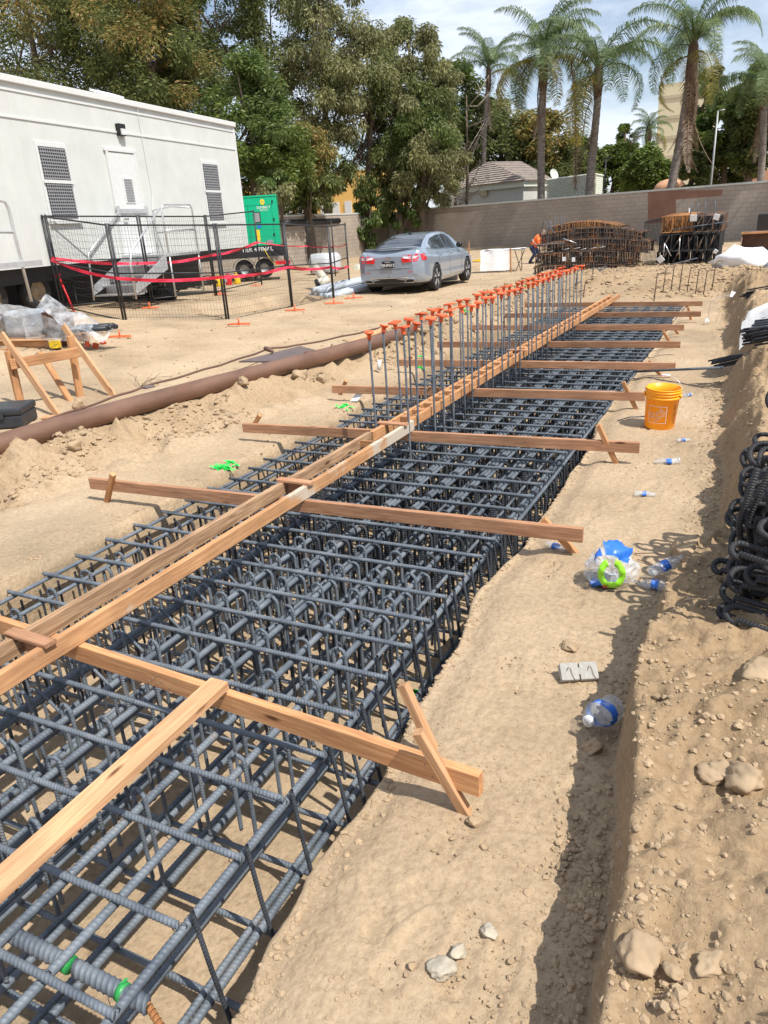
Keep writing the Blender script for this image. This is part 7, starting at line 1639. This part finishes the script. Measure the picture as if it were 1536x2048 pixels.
for p, q in ((A, B), (B, C_)): mb = MB(); i1, i2 = p.lerp(Vector((mid.x, mid.y, p.z)), .03), q.lerp(Vector((mid.x, mid.y, q.z)), .03); mb.add([tuple(i1 + Vector((0, 0, -.32))), tuple(i2 + Vector((0, 0, -.32))), tuple(i2 + Vector((0, 0, .05))), tuple(i1 + Vector((0, 0, .05)))], [(0, 1, 2, 3)]); part('fascia', mb, MT['lattice'], hs_, world=True, solid=.12)
vq = ins(A).lerp(ins(B), .50); mb = MB().box((vq.x, vq.y - .12, DY(962, 387, vq.y).z), (.62, .12, .42), rot=Matrix.Rotation(math.atan2((B - A).y, (B - A).x), 3, 'Z')); part('vent', mb, MT['cream2'], hs_, world=True)
# lattice screen
l0, l1, l2 = DY(1094, 357, 52), DY(1188, 351, 49.5), DY(1206, 353, 53); lt = thing('lattice_screen', 'pale green lattice screen box between the two palm trunks behind the wall', 'lattice screen', (l0.x, l0.y, 0)); zl0 = (l0.z + l1.z) / 2
for (p, q, kind_) in ((l0, l1, 1), (l1, l2, 0)):
    d = Vector((q.x - p.x, q.y - p.y, 0)); L = d.length; d.normalize(); mb = MB()
    if kind_:
        s = -1.5
        while s < L:
            for sg in (1, -1):
                P_ = []
                for tt_ in (0, 1.6): ss = s + (tt_ if sg > 0 else 1.6 - tt_); P_.append((min(max(ss, 0), L), zl0 - 1.6 + tt_ if 0 <= ss <= L else None))
                sa, sb = s + (0 if sg > 0 else 1.6), s + (1.6 if sg > 0 else 0); za, zb_ = zl0 - 1.6, zl0
                f = lambda x: za + (x - sa) / (sb - sa) * (zb_ - za)
                xa, xb = np.clip(sa, 0, L), np.clip(sb, 0, L)
                if abs(xa - xb) > .05: A_, B_ = p + d * xa, p + d * xb; mb.tube([(A_.x, A_.y, f(xa)), (B_.x, B_.y, f(xb))], .035, 4)
            s += .17
        part('lattice_panel', mb, MT['lattice'], lt, world=True); vwall(lt, 'backing', p + Vector((0, .25, 0)), q + Vector((0, .25, 0)), 0, zl0 - .03, 'cream2')
    else:
        for k in range(18): mb.add([(p.x, p.y, zl0 - .11 * k - .1), (q.x, q.y, zl0 - .11 * k - .1), (q.x, q.y, zl0 - .11 * k), (p.x, p.y, zl0 - .11 * k)], [(0, 1, 2, 3)]) if k % 1 == 0 else None
        part('slat_panel', mb, MT['lattice'], lt, world=True)
    part('top_rail', MB().tube([(p.x, p.y, zl0), (q.x, q.y, zl0)], .06, 4), MT['lattice'], lt, world=True)
dq_ = DY(1106, 350, 53); mb = MB().lathe([(0, 0), (.2, .03), (.36, .12)], tuple(dq_), 14, Euler((R_(70), 0, R_(60))).to_matrix()); ds_ = solo('satellite_dish', mb, MT['white'], 'small white satellite dish beside the house roof', 'satellite dish', loc=dq_, smooth=True)
# far cream building, dome, yellow building
fb = DY(1311, 300, 105); fbr = DY(1412, 300, 105); ztf = DY(1340, 167, 105).z
bl = thing('tower_building', 'tall cream banded building behind the palms at the right', 'building', (fb.x, 105, 0)); part('wall', MB().bbox(fb.x, fbr.x, 105, 120, 0, ztf), MT['cream'], bl, world=True)
for k in range(4): z = ztf * (.92 - .14 * k); part('band', MB().bbox(fb.x - .1, fbr.x + .1, 104.9, 105.2, z - .35, z), MT['cream2'], bl, world=True)
for k in range(3): z = ztf * (.83 - .14 * k); part('window', MB().bbox(fb.x + 2.8, fb.x + 4.6, 104.92, 105.1, z - .9, z), MT['dark_glass'], bl, world=True)
dm = DY(1340, 370, 60); R0 = (DY(1372, 370, 60) - dm).length; dt = thing('dome_roof', 'low terracotta dome peeping over the wall at the foot of the leaning palm', 'dome', (dm.x, 60, dm.z)); part('shell', MB().lathe([(R0 * math.cos(a), R0 * .62 * math.sin(a)) for a in np.linspace(-.3, math.pi / 2, 10)], (0, 0, -.25), 28), MT['dome'], dt, smooth=True)
part('drum', MB().lathe([(R0 * .93, -3.5), (R0 * .93, -.3)], (0, 0, 0), 28), MT['brown_paint'], dt, smooth=True)
yb = DY(568, 300, 75); yb2 = DY(760, 300, 75); b3_ = thing('yellow_building', 'yellow stucco building glimpsed through the trees at the left', 'building', (yb.x, 75, 0)); part('wall', MB().bbox(yb.x - 6, yb2.x, 75, 82, 0, 7.5), MT['yellow_wall'], b3_, world=True)
for k in range(7): part('window', MB().bbox(yb.x + 1.5 * k - 2, yb.x + 1.5 * k - 1.2, 74.9, 75.05, 3.2, 4.6), MT['white'], b3_, world=True)
dr0 = DY(1480, 380, 70); dr1 = DY(1560, 380, 70); b4_ = thing('orange_building', 'orange brown low building at the far right above the wall', 'building', (dr0.x, 70, 0)); part('wall', MB().bbox(dr0.x, dr1.x + 6, 70, 76, 0, DY(1500, 340, 70).z), MT['dome'], b4_, world=True)
# poles
for (pb, pt, Y, r, m, lab) in [((1421, 368), (1436, 222), 50, .07, 'steel_grey', 'slim grey light pole rising behind the wall at the right'), ((1206, 388), (1212, 318), 50, .06, 'black', 'short dark post behind the wall next to the lattice screen')]:
    a, b = DY(*pb, Y), DY(*pt, Y); a.z = 0; t = thing('light_pole', lab, 'pole', tuple(a)); part('shaft', MB().tube([a, b], [r, r * .7], 8), MT[m], t, smooth=True, world=True); part('arm', MB().tube([b, b + Vector((.35, 0, .03))], .04, 5), MT[m], t, smooth=True, world=True)
# ---------------- trees ----------------
def leaves(rg, C, n, lw, ll, droop, spread):
    """n leaf quads around centres C (k,3) with clump radii spread (k,)"""
    k = rg.randint(0, len(C), n); d = rg.randn(n, 3); d /= np.linalg.norm(d, axis=1)[:, None]; rr = rg.rand(n, 1) ** .45
    P = C[k] + d * rr * spread[k][:, None] * np.array([1, 1, .85])
    a = rg.rand(n) * 6.283; dirv = np.stack([np.cos(a), np.sin(a), np.zeros(n)], 1) * (1 - droop) + d * .5 + np.array([0, 0, -1]) * droop * (1 + .3 * rg.rand(n, 1)); dirv /= np.linalg.norm(dirv, axis=1)[:, None]
    up_ = rg.randn(n, 3); s = np.cross(dirv, up_); s /= np.linalg.norm(s, axis=1)[:, None] + 1e-9
    L = ll * (.6 + .8 * rg.rand(n, 1)); Wd = lw * (.6 + .8 * rg.rand(n, 1))
    V = np.stack([P, P + dirv * L * .45 + s * Wd * .5, P + dirv * L, P + dirv * L * .45 - s * Wd * .5], 1).reshape(-1, 3)
    return V, np.arange(4 * n).reshape(-1, 4)
def tree(px, py_top, py_bot, Y, wpx, label, seed, m='leaf_dark', m2='leaf_mid', n=14000, ll=.30, lw=.11, droop=.45, blobs=None, trunk='bark', name='tree', cat='tree', base_z=0.0, ragged=1.0, trunk_px=None, group=None, fr=.35, tr_r=.22, nclump=62, ydep=.8):
    rg = np.random.RandomState(seed)
    top = DY(px, py_top, Y); bot = DY(px, py_bot, Y); w = wpx / FP * (top - Vector((0, 0, EYE))).length * .5 ; w = (DY(px + wpx / 2, (py_top + py_bot) / 2, Y).x - DY(px - wpx / 2, (py_top + py_bot) / 2, Y).x) / 2
    c = (top + bot) / 2; hh = (top.z - bot.z) / 2; bx = DY(trunk_px, py_bot, Y).x if trunk_px else c.x + rg.uniform(-.2, .2) * w
    t = thing(name, label, cat, (bx, Y, base_z), group=group)
    # irregular crown: clump centres inside a wobbly ellipsoid, thinner at the rim
    C = []; S = []
    while len(C) < nclump:
        q = rg.uniform(-1, 1, 3)
        if q @ q > 1: continue
        if (q @ q) < .12 and rg.rand() < .6: continue
        tap = 1 - .28 * q[2]
        C.append((c.x + q[0] * w * tap * .95, Y + q[1] * w * ydep, c.z + q[2] * hh * .95)); S.append(min(w, hh) * rg.uniform(.16, .34) * ragged)
    C = np.array(C); S = np.array(S)
    for k in range(4): C[k] = (c.x + rg.uniform(-.3, .3) * w, Y, top.z - hh * .1 * rg.rand() - S[k])
    # trunk with limbs
    mb = MB(); zc0 = c.z - hh * .55; b0 = Vector((bx, Y, base_z - .3)); P = [b0, Vector((bx + rg.uniform(-.1, .1), Y, base_z + (zc0 - base_z) * .5)), Vector((c.x * .4 + bx * .6, Y, zc0)), Vector((c.x, Y, c.z)), Vector((c.x, Y, top.z - hh * .35))]
    mb.tube(P, [tr_r * 1.25, tr_r, tr_r * .8, tr_r * .5, .04], 9)
    for k in range(16):
        q = Vector(C[rg.randint(len(C))]); s = rg.uniform(.3, .9); a_ = P[2].lerp(P[4], s * .7) if rg.rand() < .7 else P[1].lerp(P[2], rg.rand()); mid_ = a_.lerp(q, .5) + Vector((0, 0, -.15 * hh * rg.rand() + .2)); mb.tube([a_, mid_, q], [tr_r * .32, tr_r * .2, .02], 5)
    part('trunk', mb, MT[trunk], t, smooth=True, world=True)
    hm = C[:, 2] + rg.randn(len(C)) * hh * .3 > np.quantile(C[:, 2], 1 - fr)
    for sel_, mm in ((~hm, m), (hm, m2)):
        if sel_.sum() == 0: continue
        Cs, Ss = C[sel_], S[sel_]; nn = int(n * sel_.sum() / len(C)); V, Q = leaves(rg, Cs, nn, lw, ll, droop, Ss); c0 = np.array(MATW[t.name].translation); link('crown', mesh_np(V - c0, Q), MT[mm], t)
    return t
TR = [
 # px, top, bottom, Y, width, label, seed, m, m2
 (60, -260, 330, 33, 330, 'tall rust tipped tree rising behind the left end of the trailer', 1, 'leaf_dark', 'leaf_rust', 13000),
 (215, -230, 300, 36, 250, 'tall dark tree behind the trailer, second from the left', 2, 'leaf_dark', 'leaf_olive', 12000),
 (300, -120, 330, 33, 230, 'rust tipped bushy tree behind the trailer door', 3, 'leaf_dark', 'leaf_rust', 12000),
 (400, -260, 340, 38, 260, 'tall dark tree above the right end of the trailer', 4, 'leaf_dark', 'leaf_mid', 12000),
 (505, 100, 430, 34, 190, 'bright green dense tree beside the right end of the trailer', 5, 'leaf_mid', 'leaf_vine', 11000),
 (500, -260, 250, 42, 250, 'very tall dark tree behind the bright green one', 6, 'leaf_dark', 'leaf_mid', 11000),
 (650, -160, 400, 42, 210, 'tall thin olive tree with drooping leaves right of the green ones', 7, 'leaf_olive', 'leaf_olive', 10000),
 (600, 240, 440, 37, 150, 'olive tree with low hanging branches above the side wall', 8, 'leaf_dark', 'leaf_rust', 8000),
 (742, 30, 440, 44, 200, 'large olive tree in the middle of the tree line', 9, 'leaf_dark', 'leaf_olive', 11000),
 (822, 20, 330, 47, 190, 'broad rounded tree with brown tinged top right of the middle', 10, 'leaf_dark', 'leaf_olive', 11000),
 (850, 200, 420, 45, 170, 'dense drooping tree left of the small house', 11, 'leaf_olive', 'leaf_vine', 10000),
 (900, 110, 370, 60, 170, 'olive tree behind the left corner of the house', 12, 'leaf_dark', 'leaf_mid', 9000),
 (1000, 190, 400, 66, 190, 'tree behind the house roof', 13, 'leaf_dark', 'leaf_olive', 9000),
 (1085, 215, 400, 64, 150, 'olive tree between the two middle palm trunks', 14, 'leaf_dark', 'leaf_rust', 8000),
 (1150, 270, 400, 70, 130, 'lower green tree behind the lattice screen', 15, 'leaf_dark', 'leaf_mid', 6500),
 (1230, 285, 410, 75, 120, 'low green tree right of the third palm', 16, 'leaf_mid', 'leaf_mid', 6500),
 (1295, 290, 395, 66, 100, 'rounded bright green tree left of the dome', 17, 'leaf_mid', 'leaf_mid', 6000),
 (1450, 175, 385, 62, 170, 'dark leafy tree right of the leaning palm', 18, 'leaf_dark', 'leaf_mid', 10000),
 (1520, 110, 350, 60, 130, 'tall dark tree at the right edge of the tree line', 19, 'leaf_dark', 'leaf_mid', 8000),
 (1425, 130, 230, 78, 100, 'airy tree top far behind the leaning palm', 20, 'leaf_dark', 'leaf_olive', 2200),
 (1250, 245, 330, 80, 55, 'thin spindly tree rising above the low green ones', 21, 'leaf_mid', 'leaf_mid', 900),
 (1385, 300, 395, 58, 70, 'dark shrub behind the foot of the leaning palm', 22, 'leaf_dark', 'leaf_dark', 3500),
]
for (px, a, b, Y, w, lab, sd_, m, m2, n) in TR:
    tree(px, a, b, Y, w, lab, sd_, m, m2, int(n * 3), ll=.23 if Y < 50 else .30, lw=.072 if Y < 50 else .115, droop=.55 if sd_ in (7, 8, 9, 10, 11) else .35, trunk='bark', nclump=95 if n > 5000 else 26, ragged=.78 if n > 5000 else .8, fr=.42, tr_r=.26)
tree(740, 350, 500, 43.5, 66, 'leafy vine curtain hanging in front of the side wall corner', 31, 'leaf_vine', 'leaf_vine', 5200, ll=.22, lw=.1, droop=.8, name='vine', cat='vine', nclump=30, tr_r=.1)
tree(800, 300, 480, 44.5, 80, 'ivy covered trunk beside the wall corner', 32, 'leaf_vine', 'leaf_olive', 6000, ll=.22, lw=.1, droop=.8, name='vine', cat='vine', nclump=34, tr_r=.25, trunk_px=800)
tree(560, 330, 425, 33, 80, 'olive foliage hanging just above the generator', 33, 'leaf_olive', 'leaf_vine', 4500, ll=.2, lw=.09, droop=.6, nclump=24, tr_r=.08)
# unseen tall trees added at the right; their crowns shade the block wall
for k, (tx, ty, cx_, w_, z0_, z1_) in enumerate([(4.5, 41.0, -.5, 6.5, 14.2, 19.5), (7.5, 39.5, 7.5, 5.0, 9.0, 17.0)]):
    rg9 = np.random.RandomState(60 + k); t = thing('tree', ['unseen spreading tree added at the right to shade the site wall', 'second unseen tree added at the right to shade the site wall'][k], 'tree', (tx, ty, .2)); C = []; S_ = []
    for j in range(60): C.append((cx_ + rg9.uniform(-1, 1) * w_, ty + rg9.uniform(-1.1, 1.1), rg9.uniform(z0_ + .8, z1_))); S_.append(rg9.uniform(.5, 1.0))
    C = np.array(C); S_ = np.array(S_); mb = MB(); top = Vector((cx_ * .5 + tx * .5, ty, z0_)); mb.tube([(tx, ty, 0), tuple(Vector((tx, ty, .2)).lerp(top, .6)), tuple(top), (cx_, ty, z1_ - 1)], [.4, .3, .25, .05], 9)
    for j in range(30): q = Vector(C[j]); mb.tube([top, top.lerp(q, .5) + Vector((0, 0, -.4)), q], [.12, .08, .02], 5)
    part('trunk', mb, MT['bark'], t, smooth=True, world=True); V, Q = leaves(rg9, C, 9000, .12, .34, .6, S_); link('crown', mesh_np(V - np.array([tx, ty, .2]), Q), MT['leaf_dark'], t)
# bare trees
def bare(px, ptop, pbot, Y, label, seed, m='pale_bark', spread=60):
    rg = random.Random(seed); a, b = DY(px, pbot, Y), DY(px + 4, ptop, Y); a.z = 0; t = thing('bare_tree', label, 'tree', tuple(a)); mb = MB().tube([a, a.lerp(b, .5) + Vector((.1, 0, 0)), b], [.12, .09, .03], 7); part('trunk', mb, MT['bark'], t, smooth=True, world=True)
    for k in range(16):
        s = rg.uniform(.25, .95); p = a.lerp(b, s); dx = rg.choice((-1, 1)) * rg.uniform(.8, 2.8) * (1.1 - s * .4); q = p + Vector((dx, rg.uniform(-.5, .5), rg.uniform(.2, 2.2))); mid_ = p.lerp(q, .5) + Vector((0, 0, rg.uniform(-.5, .1))); mb = MB().tube([p, mid_, q], [.05, .035, .012], 5)
        for j in range(4): u = mid_.lerp(q, rg.random()); v = u + Vector((rg.uniform(-.8, .8), rg.uniform(-.3, .3), rg.uniform(-1.0, .6))); mb.tube([u, u.lerp(v, .5) + Vector((0, 0, .1)), v], [.02, .014, .006], 4)
        part('branch', mb, MT[m], t, smooth=True, world=True)
    return t
bare(929, 190, 408, 48.5, 'leafless tree with pale crooked branches in front of the house', 1); bare(905, 300, 395, 50, 'low leafless thicket at the left corner of the house', 3)
# ---------------- palms ----------------
def frond_mb(L, rg, droop=1.0, n=44, leaf=.62, up0=.9, wl=.017):
    """a feather frond: rachis in the x-z plane starting at the origin"""
    P = []; a = up0; x = z = 0; ds = L / 22
    for k in range(23): P.append((x, 0, z)); x += math.cos(a) * ds; z += math.sin(a) * ds; a -= droop * 2.0 / 22 * (1 + .7 * k / 22)
    P = np.array(P); mb = MB().tube(P, [.045 * (1 - .85 * k / 22) for k in range(23)], 4)
    V = []; Q = []
    for k in range(n):
        s = .12 + .88 * k / n; i_ = s * 22; j = int(min(i_, 21)); f = i_ - j; p = P[j] * (1 - f) + P[j + 1] * f; T_ = (P[j + 1] - P[j]); T_ /= np.linalg.norm(T_)
        ll = leaf * math.sin(math.pi * min(1, .18 + s * .80)) ** .6 * rg.uniform(.8, 1.15)
        for sd_ in (-1, 1):
            for rep in range(2):
                d = np.array([T_[0] * .45, sd_ * .8, T_[2] * .45 + rg.uniform(-.15, .35)]); d /= np.linalg.norm(d); d2 = d * .5 + np.array([0, 0, -.75]); d2 /= np.linalg.norm(d2)
                q0 = p + T_ * rg.uniform(-.04, .04); q1 = q0 + d * ll * .45; q2 = q1 + d2 * ll * .6; w_ = T_ * wl
                n0 = len(V); V += [q0 - w_ * .5, q0 + w_ * .5, q1 + w_, q1 - w_, q2]; Q.append((n0, n0 + 1, n0 + 2, n0 + 3)); Q.append((n0 + 3, n0 + 2, n0 + 4))
    mb.add(V, Q); return mb
rgP = random.Random(5); FM = {}
for nm, m in (('g', 'frond'), ('y', 'frond_yellow'), ('d', 'dead_frond')):
    FM[nm] = []
    for k in range(3):
        me = frond_mb(1.0 * 4.2, rgP, droop=[.85, 1.05, .7][k] if nm != 'd' else .3, n=52, leaf=.95 if nm != 'd' else .35, up0=[1.15, .8, 1.3][k] if nm != 'd' else -.9).mesh(); me.materials.append(MT[m]); FM[nm].append(me)
def palm(pb, pt, Y, rb, rt, scale, nf, label, seed, ny=0, nd=0, boot=1.0, dead_len=1.0, base0=True, tilt_bias=None, spear=True):
    rg = random.Random(seed); a, b = DY(*pb, Y), DY(*pt, Y); d = (b - a); base = a - d * (a.z / d.z) if base0 else a
    t = thing('palm_tree', label, 'palm tree', tuple(base)); P = [base.lerp(b, s) + Vector((.05 * math.sin(7 * s), 0, 0)) for s in np.linspace(0, 1, 12)]
    mb = MB(); PP = []; RR = []
    for k in range(46): s = k / 45; PP.append(base.lerp(b, s) + Vector((.06 * math.sin(5 * s + seed), 0, 0))); RR.append((rb + (rt - rb) * s) * (1 + (.05 if k % 2 else -.02)))
    part('trunk', MB().tube(PP, RR, 12), MT['palm_bark'], t, smooth=True, world=True)
    mb = MB(); mb.tube([b - Vector((0, 0, boot)), b - Vector((0, 0, boot * .4)), b + Vector((0, 0, .3)), b + Vector((0, 0, .9))], [rt * 1.05, rt * 1.5, rt * 1.25, .06], 10)
    for k in range(16): z = rg.uniform(-boot, .2); aa = rg.uniform(0, 6.28); q = b + Vector((0, 0, z)); mb.tube([q, q + Vector((math.cos(aa) * .28, math.sin(aa) * .28, .38))], [.07, .02], 4)
    part('crown_boot', mb, MT['palm_boot'], t, smooth=True, world=True)
    for k in range(nf + ny + nd):
        kind_ = 'g' if k < nf else ('y' if k < nf + ny else 'd'); me = rg.choice(FM[kind_]); o = bpy.data.objects.new('frond', me); COL.objects.link(o); o.parent = t
        az = k * 2.39996 + rg.uniform(-.3, .3); tilt = rg.uniform(-.15, .75) if kind_ == 'g' else rg.uniform(.7, 1.15)
        if kind_ == 'g' and k % 4 == 0: tilt = rg.uniform(-.5, -.1)
        if kind_ == 'd': tilt = rg.uniform(.35, .62)
        s_ = scale * rg.uniform(.78, 1.08) * (dead_len if kind_ == 'd' else 1)
        M = Matrix.Translation(b - base + Vector((0, 0, .25 if kind_ == 'g' else -.1))) @ Matrix.Rotation(az, 4, 'Z') @ Matrix.Rotation(tilt, 4, 'Y') @ Matrix.Scale(s_, 4); o.matrix_local = M
    return t
palm((968, 330), (977, 150), 58, .17, .13, .92, 13, 'slender pale trunked palm behind the house, leftmost of the palms', 1, ny=1, nd=1, boot=1.0)
palm((1083, 392), (1087, 120), 48, .25, .19, 1.0, 17, 'dark trunked palm with yellowing skirt, second of the tall palms', 2, ny=6, nd=4, boot=1.6)
palm((1181, 385), (1197, 150), 47.5, .29, .18, 1.25, 14, 'upright feathery palm with clean grey trunk, third of the tall palms', 3, ny=2, nd=1, boot=1.3)
palm((1345, 372), (1386, 105), 46.5, .24, .20, 1.05, 17, 'leaning palm with long brown dead fronds hanging down, at the right', 4, ny=3, nd=12, boot=2.2, dead_len=1.25)
palm((1520, 358), (1530, 175), 56, .22, .18, 1.0, 18, 'palm at the right edge partly out of the picture', 5, ny=0, nd=2, boot=1.2)
palm((1300, 330), (1297, 268), 74, .2, .2, .62, 16, 'small far palm left of the cream tower', 6, ny=2, nd=2, boot=.8)
# long dead frond hanging between the palms
for k, (pts, Y, lab) in enumerate([([(1142, 120), (1150, 200), (1152, 290), (1150, 380)], 47.2, 'long dead frond hanging down by itself between the two middle palms'), ([(1184, 195), (1172, 225), (1163, 290), (1160, 350)], 47, 'bare dead stalk bending down left of the third palm')]):
    P = [DY(a, b, Y) for a, b in pts]; t = thing('dead_frond', lab, 'dead frond', tuple(P[0])); part('stalk', MB().tube(P, .03, 5), MT['palm_boot'], t, world=True)
    if k == 0:
        V = []; Q = []; rg = random.Random(3)
        for j in range(150): s = rg.random(); i_ = s * 3; jj = int(min(i_, 2)); p = P[jj].lerp(P[jj + 1], i_ - jj); n0 = len(V); q = p + Vector((rg.uniform(-.45, .45), rg.uniform(-.3, .3), -rg.uniform(.3, .8))); V += [tuple(p), tuple(p + Vector((.05, 0, 0))), tuple(q)]; Q.append((n0, n0 + 1, n0 + 2))
        mb = MB().add(V, Q); part('leaflets', mb, MT['dead_frond'], t, world=True)
